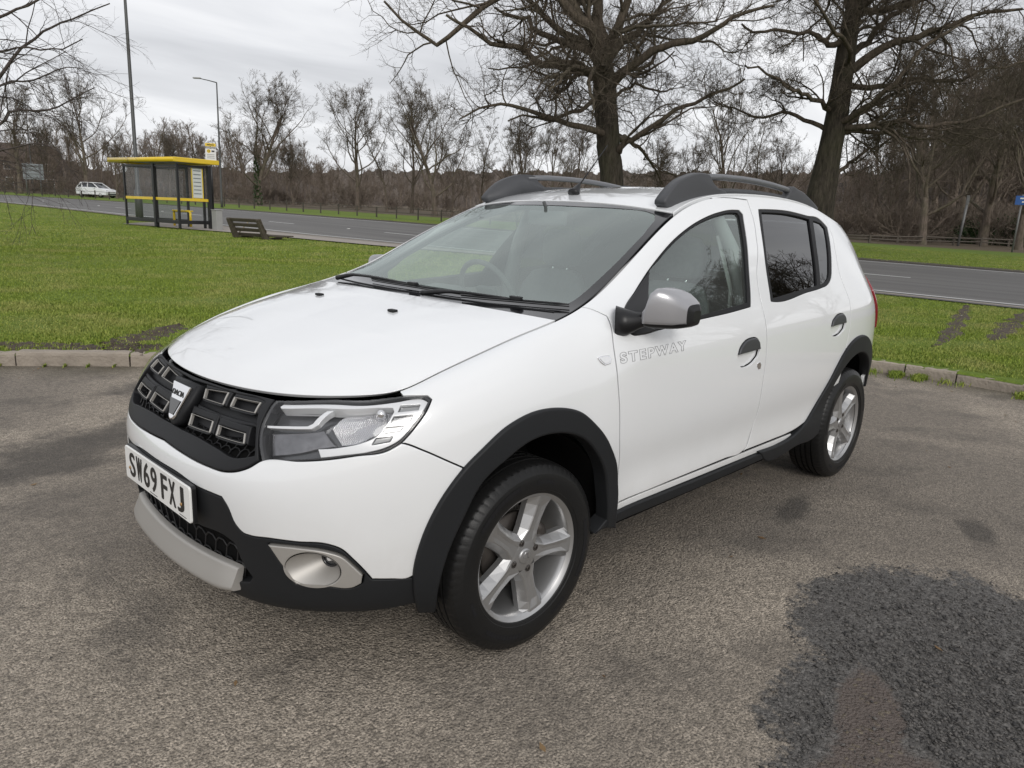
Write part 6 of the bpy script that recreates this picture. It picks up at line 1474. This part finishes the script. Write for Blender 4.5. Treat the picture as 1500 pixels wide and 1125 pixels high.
def scatter_mesh(name,items,mat,lib):
    V=[];F=[];c=0
    for (x,y,z,sc,szz,rz,k) in items:
        v,f=lib[k];co,si=math.cos(rz),math.sin(rz);M_=np.array([[co*sc,-si*sc,0],[si*sc,co*sc,0],[0,0,szz]]);V.append(v@M_.T+np.array([x,y,z]));F.append(f+c);c+=len(v)
    return tag(link(name,mesh_np(name,np.concatenate(V).astype(np.float32),np.concatenate(F),smooth=False),mat),kind='stuff')
def wood(name,n,px0,px1,s0,s1,topf,seed,lib,mat,hs):
    r=np.random.default_rng(seed);it=[]
    for i in range(n):
        px=px0+(px1-px0)*(i+r.random())/n;s=r.uniform(s0,s1);x,y=AT(px,s);z=float(zt(x,y));h=HZ((x,y),topf(px)+r.normal()*5)-z
        if h<.6: continue
        it.append((x,y,z,max(h*r.uniform(.8,1.15),hs*.55)/hs,h*r.uniform(.78,1.02)/hs,r.uniform(0,6.28),r.integers(0,len(lib))))
    return scatter_mesh(name,it,mat,lib)
top1=lambda px: np.interp(px,[-60,0,60,110,170,215,250,300,330,430,480,520,560],[196,190,176,180,200,178,180,184,190,200,226,240,248])
wood('woodland',120,-420,500,95,135,top1,1,WT,E_['wood'],11)
top2=lambda px: np.interp(px,[440,520,900,1240],[232,244,240,246])
wood('far_woodland',90,430,1260,170,240,top2,2,WT,E_['wood'],11)
top3=lambda px: np.interp(px,[1080,1180,1240,1290,1340,1400,1600],[238,225,215,150,95,60,30])
wood('right_woodland',42,1180,1600,60,95,top3,3,WT,E_['wood'],11)
top4=lambda px: np.interp(px,[-60,200,500,640,760],[250,256,268,286,292])
wood('scrub',64,-420,640,84,98,top4,4,BT,E_['wood'],3.2)
top5=lambda px: np.interp(px,[1150,1260,1400,1600],[296,290,286,280])
wood('scrub',44,1140,1620,48,66,top5,5,BT,E_['wood'],3.2)
wood('scrub',20,640,1200,66,90,lambda px:292,6,BT,E_['wood'],3.2)
# distant wooded rise that closes the view under the trees
def rise(name,px0,px1,s,topf,seed,mat,n=420):
    r=np.random.default_rng(seed);G=[];T=[]
    for i,px in enumerate(np.linspace(px0,px1,n)):
        x,y=AT(px,s);z0=float(zt(x,y));h=max(HZ((x,y),topf(px)+2.5*math.sin(px*.11)+1.5*math.sin(px*.37+1))-z0,1)*(.95+.05*r.random());row=[]
        ux,uy=(np.array([x,y])-CC[:2])/np.hypot(x-CC[0],y-CC[1])
        for t,dep in ((-.05,0),(.3,1),(.6,3),(.85,7),(1,14),(.98,24),(.6,40),(0,50)):
            row.append((x+ux*dep+r.normal()*.12,y+uy*dep+r.normal()*.12,z0+h*t*(1+.012*r.normal()*(t>.5))))
        G.append(row)
    m_=MB();m_.grid(G,smooth=False);return tag(m_.build(name,mat),kind='structure')
def hill_mat():
    m,nt,o=newmat('wooded_rise');b=N(nt,'ShaderNodeBsdfPrincipled');L(nt,b.outputs[0],o.inputs[0]);b.inputs['Roughness'].default_value=1;b.inputs['Specular IOR Level'].default_value=0
    g=N(nt,'ShaderNodeNewGeometry');mp=N(nt,'ShaderNodeMapping');mp.inputs['Scale'].default_value=(1,1,.16);L(nt,g.outputs['Position'],mp.inputs[0]);f=noise(nt,mp.outputs[0],1.1,8,.8);f2=noise(nt,g.outputs['Position'],.12,4,.6)
    c=mix_rgb(nt,ramp(nt,f,[(.40,0),(.60,1)]),(.080,.068,.059),(.200,.172,.150));c=mix_rgb(nt,math_n(nt,'MULTIPLY',ramp(nt,f2,[(.4,0),(.65,1)]),.45),c,(.125,.102,.094));L(nt,c,b.inputs['Base Color'])
    bp=N(nt,'ShaderNodeBump',Strength=1.0,Distance=.8);L(nt,f,bp.inputs['Height']);L(nt,bp.outputs[0],b.inputs['Normal']);return m
hm=hill_mat()
rise('hills',-560,560,142,lambda px:top1(px)+52,1,hm)
rise('hills',380,1330,250,lambda px:246,2,hm)
rise('hills',1170,1720,100,lambda px:np.interp(px,[1170,1260,1330,1400,1700],[262,250,215,185,160]),3,hm)
# holly and laurel under the trees at the right
def shrub(px,s,w,h,n,seed,label,mat):
    r=np.random.default_rng(seed);x,y=AT(px,s);z=float(zt(x,y));u=unit(r.normal(size=(n,3)));u[:,2]=abs(u[:,2]);P=u*(r.random(n)**.4)[:,None]*np.array([w,w*.7,h])*(1+.25*np.sin(u[:,:1]*9+u[:,2:]*7));d=unit(r.normal(size=(n,3)))*.08;e=unit(r.normal(size=(n,3)))*.06
    V=np.stack([P-d,P+e,P+d,P-e],1).reshape(-1,3);t=thing('evergreen_shrub',label,'shrub',(x,y,z),0,'evergreen shrubs under the trees')
    me=mesh_np('foliage',V,np.arange(n)[:,None]*4+np.array([[0,1,2,3]]),smooth=False);attr(me,'rnd',np.repeat(r.random(n),4));link('foliage',me,mat,t)
    st=[];
    m_=MB()
    for k in range(7): a=r.uniform(0,6.28);m_.tube([(0,0,-.1),(math.cos(a)*w*.3,math.sin(a)*w*.3,h*.5),(math.cos(a)*w*.5,math.sin(a)*w*.5,h*.85)],[.03,.02,.01],5)
    m_.build('stems',E_['tree'],t)
shrub(1435,53,2.6,1.5,7000,1,'dark evergreen shrub left of the blue sign post',E_['ivy']);shrub(1492,52,2.8,1.9,7000,2,'dark evergreen shrub right at the edge behind the blue sign',E_['ivy']);shrub(1372,56,1.6,1.0,3500,3,'small evergreen shrub behind the foot of the leaning post',E_['ivy'])
# a tree behind the camera: only seen mirrored in the side windows, the roof and the screen
t_=thing('bare_tree','low wide bare tree outside the right edge, mirrored in the rear side window','tree',(-12.5,7.0,.2),1.0);t_.scale=(.85,.85,.70)
link('trunk',MT['multi'][0],None,t_);link('crown',MT['multi'][1],None,t_)
t_=thing('bare_tree','tall bare tree outside the right edge, mirrored in the rear side window','tree',(-18,9.5,.3),2.0);t_.scale=(.62,.62,.62)
link('trunk',MT['broad'][0],None,t_);link('crown',MT['broad'][1],None,t_)
t_=thing('bare_tree','bushy bare tree outside the right edge, nearest the road and mirrored in the rear window','tree',(-16.5,6.6,.25),4.0);t_.scale=(.62,.62,.75)
link('trunk',MT['multi'][0],None,t_);link('crown',MT['multi'][1],None,t_)

# ================================================================== STREET FURNITURE AND FAR THINGS
Q={}
Q['yellow']=pbr('yellow_paint',(.72,.50,.02),.35,0,.3,var=(3,.06))
Q['black']=pbr('black_frame_paint',(.012,.012,.013),.4)
Q['sglass']=glass_mat('shelter_glass',(.97,.98,.98),.5,ior=1.22,haze=.006)
Q['steel']=pbr('galvanised_steel',(.16,.16,.16),.55,.5,var=(4,.2))
Q['darkpole']=pbr('lamp_post_grey',(.075,.077,.075),.5,.3,var=(2,.2))
Q['cab']=pbr('cabinet_grey',(.30,.30,.29),.6,var=(4,.15))
Q['oldwood']=pbr('weathered_wood',(.075,.062,.045),.9,var=(9,.4),bump=(30,.6,.006))
Q['palewood']=pbr('pale_wood',(.26,.22,.15),.8,var=(9,.2))
Q['signgrey']=pbr('sign_back_grey',(.22,.24,.25),.6,.2,var=(2,.12))
Q['white']=pbr('white_panel',(.70,.70,.68),.5)
Q['blue']=pbr('sign_blue',(.03,.10,.32),.4)
Q['brick']=pbr('house_brick',(.075,.055,.045),.9,var=(2,.3))
Q['rooft']=pbr('roof_tiles',(.07,.05,.042),.9,var=(2,.3))
Q['carw']=pbr('far_car_white',(.72,.73,.74),.3,0,1)
Q['dglass']=pbr('dark_window',(.03,.035,.04),.1,0,0,.6)
# ---- bus shelter: local x along the road, local y towards the road
A_=np.array(GP(187,329));B_=np.array(GP(264,337));ex=B_-A_;Ls=np.linalg.norm(ex);rz=math.atan2(ex[1],ex[0]);z0=float(zt(*A_))+.07
eyv=np.array([-math.sin(rz),math.cos(rz)]);sg=1 if eyv[0]<0 else -1
Hs=HZ(A_,238)-z0;Dp=1.25
sh=thing('bus_shelter','bus shelter with yellow roof edge, black posts and clear glass panels','bus shelter',(A_[0],A_[1],z0),rz)
def lp(x,y): return (x,y*sg)
def post(x,y,w=.09): 
    m=MB();m.box((x,y*sg,Hs/2-.05),(w,w,Hs+.0),b=.006);m.build('post',Q['black'],sh)
p2=Ls*.58
for x,y,w in ((0,0,.07),(p2,0,.13),(Ls,0,.08),(Ls,Dp,.13),(p2+.10,Dp,.08),(Ls*.9,Dp,.08),(0.02,Dp,.07)): post(x,y,w)
def gpan(x0,y0,x1,y1,name='glass_panel'):
    dx,dy=x1-x0,(y1-y0)*sg;l=math.hypot(dx,dy);a=math.atan2(dy,dx);m=MB();m.box(((x0+x1)/2,(y0+y1)*sg/2,(Hs*.93+.22)/2),(l-.1,.010,Hs*.93-.22),a);m.build(name,Q['sglass'],sh)
    m=MB();m.box(((x0+x1)/2,(y0+y1)*sg/2,Hs*.43),(l-.08,.035,.10),a,b=.006);m.build('mid_rail',Q['yellow'],sh)
    m=MB();m.box(((x0+x1)/2,(y0+y1)*sg/2,.17),(l-.06,.06,.13),a,b=.006);m.build('bottom_rail',Q['black'],sh)
    m=MB();m.box(((x0+x1)/2,(y0+y1)*sg/2,Hs*.95),(l-.06,.06,.08),a,b=.006);m.build('top_rail',Q['black'],sh)
gpan(0,0,p2,0);gpan(p2,0,Ls,0);gpan(Ls,0,Ls,Dp);gpan(0,0,0,Dp);gpan(0.02,Dp,p2+.1,Dp)
def fascia(): 
    x0,x1,y0,y1=-.72,Ls+.16,-.18,Dp+.28;h=.17
    m=MB();m.tube([(x0,y0*sg,Hs+h/2),(x1,y0*sg,Hs+h/2)],h/2,12,True,True,1);m.build('roof_edge',Q['yellow'],sh)
    m=MB();m.box(((x0+x1)/2,y1*sg,Hs+h/2),(x1-x0,.12,h),b=.03);m.build('roof_edge',Q['yellow'],sh)
    for xx in (x0,x1):
        m=MB();m.box((xx,(y0+y1)/2*sg,Hs+h/2),(.11,(y1-y0)+.1,h),b=.03);m.build('roof_edge',Q['yellow'],sh)
    m=MB();m.box(((x0+x1)/2,(y0+y1)/2*sg,Hs+h*.6),(x1-x0-.1,y1-y0-.1,.06));m.build('roof_sheet',Q['signgrey'],sh)
fascia()
m=MB();cx=Ls;
for a,b,c,d in ((cx-.03,.62,Hs*.72,0),):
    pass
tc_=thing('timetable_case',None,None);tc_.parent=sh;tc_.location=(Ls-.04,.80*sg,Hs*.70)
for dy,dz,sy,sz in ((-.21,0,.035,Hs*.5),(.21,0,.035,Hs*.5),(0,Hs*.25,.455,.035),(0,-Hs*.25,.455,.035)):
    m=MB();m.box((0,dy,dz),(.04,sy,sz));m.build('case_frame',Q['yellow'],tc_)
m=MB();m.box((0.0,0,0),(.012,.39,Hs*.47));m.build('timetable_sheet',Q['white'],tc_)
for k in range(7):
    m=MB();m.box((.008,0,Hs*(.19-.06*k)),(.004,.30,.035));m.build('print_line',Q['signgrey'],tc_)
# perch seat inside
st=thing('perch_seat',None,None);st.parent=sh;st.location=(p2+.25,Dp*.45*sg,0)
m=MB();m.tube([(0,0,0),(0,0,.50),(.05,0,.56),(1.05,0,.56),(1.10,0,.50),(1.10,0,.0)],.045,8);m.build('seat_frame',Q['yellow'],st)
m=MB();m.box((.55,.02,.57),(1.0,.26,.05),b=.01);m.build('seat_board',Q['yellow'],st)
# bus stop pole and flag
fx=np.array(AT(312,31.0));fz=float(zt(*fx));bs=thing('bus_stop_sign','bus stop flag with yellow top strip and white panel beside the shelter','bus stop sign',(fx[0],fx[1],fz),rz)
zt1=HZ(fx,210)-fz;zb1=HZ(fx,235)-fz
fr=math.atan2(CC[1]-fx[1],CC[0]-fx[0])-rz
m=MB();m.tube([(0,0,-.1),(0,0,zt1)],.04,8);m.build('pole',Q['black'],bs)
RM_=Matrix.Rotation(fr,4,'Z')
def flag(y,z,w,h,mat,nm,off=.05): m=MB();m.box(tuple(RM_@Vector((off,y,z))),(.012,w,h),M=RM_);m.build(nm,mat,bs)
hh=zt1-zb1
flag(0,zt1-hh*.09,.40,hh*.18,Q['yellow'],'flag_top');flag(0,zt1-hh*.25,.36,hh*.10,Q['cab'],'flag_strip');flag(0,zt1-hh*.66,.40,hh*.68,Q['white'],'flag_panel')
flag(0,zt1-hh*.09,.26,hh*.05,Q['black'],'flag_print',.058)
m=MB();m.lathe([(.0,.0001),(.0,.075)],20,'X');o=m.build('flag_disc',Q['yellow'],bs);o.location=RM_@Vector((.06,-.07,zt1-hh*.46));o.rotation_euler=(0,0,fr)
m=MB();m.lathe([(.0,.03),(.0,.045)],20,'X');o=m.build('flag_ring',Q['black'],bs);o.location=RM_@Vector((.063,-.07,zt1-hh*.46));o.rotation_euler=(0,0,fr)
flag(.09,zt1-hh*.46,.11,hh*.09,Q['black'],'flag_print',.058)
for k in range(3): flag(0,zt1-hh*(.66+.10*k),.28,hh*.03,Q['cab'],'flag_print',.058)
cb=np.array(GP(319,338));cz=float(zt(*cb));ch_=HZ(cb,308)-cz
ca=thing('roadside_cabinet','plain grey metal cabinet standing against the right end of the bus shelter','cabinet',(cb[0],cb[1],cz),rz)
m=MB();m.box((0,0,ch_/2),(.30,.26,ch_),b=.015);m.build('casing',Q['cab'],ca);m=MB();m.box((.0,0,ch_+.012),(.34,.30,.03),b=.01);m.build('lid',Q['cab'],ca)
rt=CR[:2]/np.linalg.norm(CR[:2])
# ---- lamp posts
def lamp(px,s,pybase,H,r0,label,arm=None,name='street_lamp',wide=0,lean=(0,0)):
    x,y=AT(px,s);z=float(zt(x,y));t=thing(name,label,'lamp post',(x,y,z))
    lx,ly=lean;m=MB();m.tube([(0,0,-.3),(0,0,wide or .6),(0,0,(wide or .6)+.12),(lx*.6,ly*.6,H*.6),(lx,ly,H)],[r0*1.9 if wide else r0*1.2,r0*1.9 if wide else r0*1.2,r0,r0*.8,r0*.55],14);m.build('pole',Q['darkpole'],t)
    if arm:
        d=np.array(arm);m=MB();m.tube([(0,0,H),(d[0]*.5,d[1]*.5,H+d[2]*.55),(d[0],d[1],H+d[2])],[r0*.5,r0*.4,r0*.35],8);m.build('arm',Q['darkpole'],t)
        m=MB();a=math.atan2(d[1],d[0]);m.box((d[0]*1.18,d[1]*1.18,H+d[2]+.02),(.6,.24,.10),a,b=.03);m.build('lamp_head',Q['cab'],t)
    return t
rt=CR[:2]/np.linalg.norm(CR[:2])
lamp(203,34.5,0,12.5,.085,'tall dark lamp post rising behind the left part of the bus shelter',None,wide=1.25,lean=(0,0))
xy=AT(325,62);lamp(325,62,296,HZ(xy,121)-float(zt(*xy)),.085,'slim street lamp with a short arm to the left, beyond the bus shelter',(-rt[0]*1.3,-rt[1]*1.3,.25))
xy=AT(50,95);lamp(50,95,0,HZ(xy,140)-float(zt(*xy)),.075,'faint thin lamp post behind the road sign at the far left',(rt[0]*.8,rt[1]*.8,.2))
# ---- broken bench
b0=np.array(GP(347,348));b1=np.array(GP(385,351));bx=(b1-b0)/np.linalg.norm(b1-b0);bl=1.35;brz=math.atan2(bx[1],bx[0])
be=thing('wooden_bench','old dark slatted bench leaning backwards on the grass, a pale stick against it','bench',(b0[0],b0[1],float(zt(*b0))-.02),brz)
vy=-1 if (np.array([-math.sin(brz),math.cos(brz)])@(CC[:2]-b0))>0 else 1   # +vy points away from the viewer
for xx in (.05,bl-.05):
    m=MB();m.prism([(-.42,.62),(-.30,.66),(.02,.06),(.62,.10),(.62,-.02),(-.05,-.06),(-.16,.04)],.11,Matrix(((0,0,1,xx-.055),(vy,0,0,0),(0,1,0,0),(0,0,0,1))));m.build('end_frame',Q['oldwood'],be)
for k in range(4):
    t=k/3;m=MB();m.box((bl/2,(-.36+.34*t)*vy+.02*vy,.60-.46*t),(bl+.06,.035,.115),0,M=Matrix.Rotation(.55*vy,4,'X'),b=.006);m.build('back_slat',Q['oldwood'],be)
for k in range(3):
    m=MB();m.box((bl/2+.25,(.16+.19*k)*vy,.13+.005*k),(bl+.45,.13,.04),.02*k,b=.006);m.build('seat_slat',Q['oldwood'],be)
sp=tag(MB().tube([tuple(SP(345,347,24.4)),tuple(SP(367,321,24.8))],[.022,.018],6).build('stick',Q['palewood']),'pale stick propped against the back of the old bench','stick')
# ---- fences
def offset_line(off,y0,y1,step):
    T=tangents(FR_);Nn=np.stack([-T[:,1],T[:,0]],1)
    if ((FR_[100]+Nn[100]-NR_[100])**2).sum()<((FR_[100]-Nn[100]-NR_[100])**2).sum(): Nn=-Nn
    P=FR_+Nn*off;m=(P[:,1]<y0)&(P[:,1]>y1);P=P[m];d=np.concatenate([[0],np.cumsum(np.linalg.norm(np.diff(P,axis=0),axis=1))]);n=int(d[-1]/step);t=np.arange(n)*step;return np.stack([np.interp(t,d,P[:,0]),np.interp(t,d,P[:,1])],1)
def fence(name,label,P,H,w,mat,rails,rr,seed,jit=.02):
    r=np.random.default_rng(seed);o=np.array([P[0][0],P[0][1],float(zt(*P[0]))]);t=thing(name,label,'fence',tuple(o));Z=zt(P[:,0],P[:,1]);tops=[]
    for q,z in zip(P,Z):
        h=H*r.uniform(.92,1.08);m=MB();m.box((q[0]-o[0]+r.normal()*jit,q[1]-o[1],z-o[2]+h/2-.1),(w,w,h+.2),r.uniform(0,1),b=w*.08);m.build('post',mat,t)
    for f in rails:
        m=MB();m.tube([(q[0]-o[0],q[1]-o[1],z-o[2]+H*f+r.normal()*.02) for q,z in zip(P,Z)],rr,5);m.build('rail',mat,t)
Q['fence']=pbr('old_fence_wood',(.060,.052,.042),.9,var=(3,.3));Q['wire']=pbr('fence_rail_grey',(.13,.12,.11),.7)
Q['rail']=pbr('grey_timber_rail',(.085,.072,.058),.9,var=(3,.3))
fence('field_fence','low dark post and rail fence along the far verge, left of the car',offset_line(5.2,-16,-118,2.15),.78,.085,Q['fence'],(.88,.5),.018,1)
Pf=np.array([AT(px,s) for px,s in zip(np.linspace(1236,1560,9),np.linspace(44,49,9))])
fence('timber_fence','low weathered timber rail fence under the trees, right of the car',Pf,.52,.12,Q['rail'],(.86,.45),.045,2,.05)
# ---- leaning post and blue sign at the right
lb=np.array(AT(1405,46));lz=float(zt(*lb));s_l=(lb-CC[:2])@VD;top=SP(1419,288,s_l)
t=thing('leaning_post','leaning grey metal post with a small box at its top, on the far verge','post',(lb[0],lb[1],lz))
m=MB();m.tube([(0,0,-.3),(top[0]-lb[0],top[1]-lb[1],top[2]-lz)],.075,8);m.build('pole',Q['steel'],t);m=MB();tp_=np.array([top[0]-lb[0],top[1]-lb[1],top[2]-lz]);m.box(tuple(tp_*.93),(.16,.16,.55),.3,b=.02);m.build('top_box',Q['steel'],t)
sb_=np.array(AT(1486,40));sz_=float(zt(*sb_));s_l=(sb_-CC[:2])@VD;top=SP(1499,285,s_l)
t=thing('road_sign','blue sign on a thin grey post at the right edge of the photo','road sign',(sb_[0],sb_[1],sz_))
tp_=np.array([top[0]-sb_[0],top[1]-sb_[1],top[2]-sz_]);m=MB();m.tube([(0,0,-.3),tuple(tp_)],.045,8);m.build('pole',Q['steel'],t)
fa=math.atan2(CC[1]-sb_[1],CC[0]-sb_[0]);cpos=tp_*.90;RS=Matrix.Rotation(fa,4,'Z')
off=RS@Vector((.06,.28,0));m=MB();m.box((cpos[0]+off.x,cpos[1]+off.y,cpos[2]),(.02,1.15,.46),fa,b=.004);pn=m.build('sign_panel',Q['blue'],t)
for k,(w,dz) in enumerate(((.75,.10),(.55,-.08))):
    off=RS@Vector((.075,.28,0));m=MB();m.box((cpos[0]+off.x,cpos[1]+off.y,cpos[2]+dz),(.006,w,.07),fa);m.build('sign_print',Q['white'],pn)
# ---- grey sign back at the left
xy=np.array(AT(52,84));z=float(zt(*xy));zt_=HZ(xy,240)-z;zb_=HZ(xy,263)-z;t=thing('road_sign','back of a large grey road sign on two posts at the far left','road sign',(xy[0],xy[1],z),math.atan2(CC[1]-xy[1],CC[0]-xy[0]))
m=MB();m.box((0,0,(zt_+zb_)/2),(.04,1.95,zt_-zb_),b=.02);m.build('sign_panel',Q['signgrey'],t)
for k in range(4): m=MB();m.box((.05,0,zb_+(zt_-zb_)*(.12+.25*k)),(.05,1.9,.05));m.build('stiffener',Q['steel'],t)
for y in (-.72,.62): m=MB();m.tube([(.1,y,-.3),(.1,y,zt_)],.07,8);m.build('post',Q['steel'],t)
# ---- white car on the far road
cxy=np.array(AT(143,82));cz=float(zt(*cxy));view=math.atan2(CC[1]-cxy[1],CC[0]-cxy[0])
fc_=thing('far_car','small white hatchback parked facing right on the far side of the road','car',(cxy[0],cxy[1],cz),view+math.radians(46))
# side profile lofted across the width; local +x is the nose
prof_low=[(-1.95,.30),(-2.02,.62),(-1.98,.96),(-1.6,1.06),(.55,1.04),(1.35,.95),(1.90,.80),(2.02,.55),(1.95,.26)]
def loftcar():
    m=MB();G=[]
    for y,sx,szz in ((-.90,.93,.93),(-.84,.985,.99),(-.5,1,1.0),(0,1.01,1.01),(.5,1,1.0),(.84,.985,.99),(.90,.93,.93)):
        G.append([(x*sx,y,.28+(z_-.28)*szz) for x,z_ in prof_low])
    m.grid(G,smooth=False);m.add(G[0],[tuple(range(9))]);m.add(G[-1],[tuple(range(9))]);m.build('body',Q['carw'],fc_)
    G=[]
    up=[(-1.88,.95),(-1.70,1.38),(-1.35,1.50),(-.4,1.53),(.15,1.47),(.95,.97)]
    for y,w in ((-.80,0),(-.64,1),(0,1.02),(.64,1),(.80,0)):
        G.append([(x*(1 if w else .97),y,z_ if w else .95) for x,z_ in up])
    m=MB();m.grid(G);m.build('glasshouse',Q['dglass'],fc_)
    m=MB();m.box((-.65,0,1.515),(1.75,1.26,.09),b=.03);m.build('roof',Q['carw'],fc_)
    for s_ in (1,-1):
        for x0,z0_,x1,z1_ in ((.98,.96,.12,1.49),(-.45,.98,-.52,1.50),(-1.15,.98,-1.30,1.50),(-1.9,.96,-1.42,1.50)):
            m=MB();m.tube([(x0,.80*s_,z0_),(x1,.64*s_,z1_)],.055,6);m.build('pillar',Q['carw'],fc_)
        m=MB();m.box((1.86,.58*s_,.68),(.14,.36,.15),b=.03);m.build('headlight',Q['dglass'],fc_)
        m=MB();m.box((.55,.93*s_,.98),(.12,.16,.12),b=.03);m.build('door_mirror',Q['carw'],fc_)
    m=MB();m.box((1.98,0,.58),(.06,.80,.12),b=.02);m.build('grille',Q['dglass'],fc_);m=MB();m.box((1.99,0,.38),(.06,1.2,.12),b=.02);m.build('lower_grille',Q['dglass'],fc_)
    for wx in (1.25,-1.25):
        for wy in (.80,-.80):
            m=MB();m.lathe([(-.09,.10),(-.10,.30),(.10,.30),(.10,.20)],20,'Y',(wx,wy,.30));w=m.build('wheel',Q['black'],fc_);m=MB();m.lathe([(-.095,.0001),(-.105,.19),(.105,.19),(.095,.0001)],16,'Y',(wx,wy,.30));m.build('rim',Q['cab'],w)
loftcar()
# ---- brick house half hidden by the trees at the far left
hx=np.array(AT(22,128));hz=float(zt(*hx));ho=thing('brick_house','red brick house half hidden behind bare trees at the far left','house',(hx[0],hx[1],hz),math.atan2(CC[1]-hx[1],CC[0]-hx[0])+.25)
m=MB();m.box((0,0,2.6),(7,13,5.2));m.build('wall',Q['brick'],ho)
m=MB();m.add([(-3.8,-6.8,5.2),(3.8,-6.8,5.2),(3.8,6.8,5.2),(-3.8,6.8,5.2),(0,-6.8,7.6),(0,6.8,7.6)],[(0,1,4),(3,5,2),(1,2,5,4),(0,4,5,3)]);m.build('roof',Q['rooft'],ho)
for y in (-4.5,-1.5,1.5,4.5):
    for z_ in (1.4,3.9):
        m=MB();m.box((3.52,y,z_),(.10,1.2,1.3));f=m.build('window',Q['white'],ho);m=MB();m.box((3.58,y,z_),(.04,1.0,1.1));m.build('pane',Q['dglass'],f)

# ================================================================== camera / world
def setup_view():
    scn.cycles.transparent_max_bounces=32;scn.cycles.max_bounces=10
    cam=bpy.data.cameras.new('camera');co=bpy.data.objects.new('camera',cam);COL.objects.link(co);scn.camera=co
    cam.sensor_width=36;cam.sensor_fit='HORIZONTAL';cam.lens=CAM['f']/1500*36;cam.clip_end=3000;cam.clip_start=.05
    r,u,f=[Vector(CAM[k]) for k in ('r','u','fw')]
    co.matrix_world=Matrix(((r.x,u.x,-f.x,CAM['c'][0]),(r.y,u.y,-f.y,CAM['c'][1]),(r.z,u.z,-f.z,CAM['c'][2]),(0,0,0,1)))
    vs=scn.view_settings;vs.view_transform='Standard';vs.look='None';vs.gamma=1;vs.use_curve_mapping=False;vs.exposure=EXPO
    w=bpy.data.worlds.new('World');scn.world=w;w.use_nodes=True;nt=w.node_tree;nt.nodes.clear()
    o=N(nt,'ShaderNodeOutputWorld');bg=N(nt,'ShaderNodeBackground',Strength=SKY_STR);L(nt,bg.outputs[0],o.inputs[0])
    sky=N(nt,'ShaderNodeTexSky');sky.sky_type='NISHITA';sky.sun_disc=False;sky.sun_elevation=math.radians(SUN_EL);sky.sun_rotation=math.radians(SUN_ROT)
    sky.air_density=1.0;sky.dust_density=2.0
    # layered cloud deck: direction projected on a plane overhead
    tc=N(nt,'ShaderNodeTexCoord');sx=N(nt,'ShaderNodeSeparateXYZ');L(nt,tc.outputs['Generated'],sx.inputs[0])
    mx=N(nt,'ShaderNodeMath',operation='MAXIMUM');L(nt,sx.outputs['Z'],mx.inputs[0]);mx.inputs[1].default_value=0.0
    ad=N(nt,'ShaderNodeMath',operation='ADD');L(nt,mx.outputs[0],ad.inputs[0]);ad.inputs[1].default_value=.18
    dv=N(nt,'ShaderNodeVectorMath',operation='DIVIDE');L(nt,tc.outputs['Generated'],dv.inputs[0]);cb=N(nt,'ShaderNodeCombineXYZ');
    for i in range(3): L(nt,ad.outputs[0],cb.inputs[i])
    L(nt,cb.outputs[0],dv.inputs[1])
    mp=N(nt,'ShaderNodeMapping');mp.inputs['Rotation'].default_value=(0,0,.9);mp.inputs['Scale'].default_value=(.55,1.5,1);L(nt,dv.outputs[0],mp.inputs[0])
    n1=N(nt,'ShaderNodeTexNoise',Scale=1.3,Detail=5.0,Roughness=.5);n1.inputs['Distortion'].default_value=.4;L(nt,mp.outputs[0],n1.inputs['Vector'])
    cr=N(nt,'ShaderNodeValToRGB');L(nt,n1.outputs[0],cr.inputs[0]);e=cr.color_ramp.elements
    e[0].position=.30;e[0].color=(.50,.505,.525,1);e[1].position=.72;e[1].color=(.80,.80,.81,1);q=e.new(.5);q.color=(.63,.635,.655,1)
    # brightness with elevation: bright band at the horizon, darker deck above, bright zenith
    er=N(nt,'ShaderNodeValToRGB');L(nt,sx.outputs['Z'],er.inputs[0]);e=er.color_ramp.elements
    e[0].position=0.0;e[0].color=(.30,.30,.30,1)
    for p_,v in SKYRAMP: q=e.new(p_);q.color=(v,v,v*1.0,1)
    e[-1].position=1;e[-1].color=(.85,.85,.85,1)
    mu=N(nt,'ShaderNodeVectorMath',operation='MULTIPLY');L(nt,cr.outputs[0],mu.inputs[0]);L(nt,er.outputs[0],mu.inputs[1])
    sc=N(nt,'ShaderNodeVectorMath',operation='SCALE');L(nt,mu.outputs[0],sc.inputs[0]);sc.inputs['Scale'].default_value=SKY_GAIN
    m=N(nt,'ShaderNodeMix');m.data_type='RGBA';m.inputs[0].default_value=.95;L(nt,sky.outputs[0],m.inputs[6]);L(nt,sc.outputs[0],m.inputs[7]);L(nt,m.outputs[2],bg.inputs[0])
    sd=bpy.data.lights.new('sun','SUN');so=bpy.data.objects.new('sun',sd);COL.objects.link(so);sd.energy=SUN_E;sd.angle=math.radians(25);sd.color=(1,.97,.93)
    el,az=math.radians(SUN_EL),math.radians(SUN_AZ);d=Vector((math.cos(el)*math.cos(az),math.cos(el)*math.sin(az),math.sin(el)));so.rotation_euler=d.to_track_quat('Z','Y').to_euler()

EXPO=0.06;SKY_STR=.14;SUN_EL=30;SUN_AZ=60;SUN_ROT=30;SUN_E=1.35;SKY_GAIN=10.5;SKYRAMP=[(.005,.96),(.06,.92),(.16,.82),(.35,.85),(.6,.90)]
setup_view()
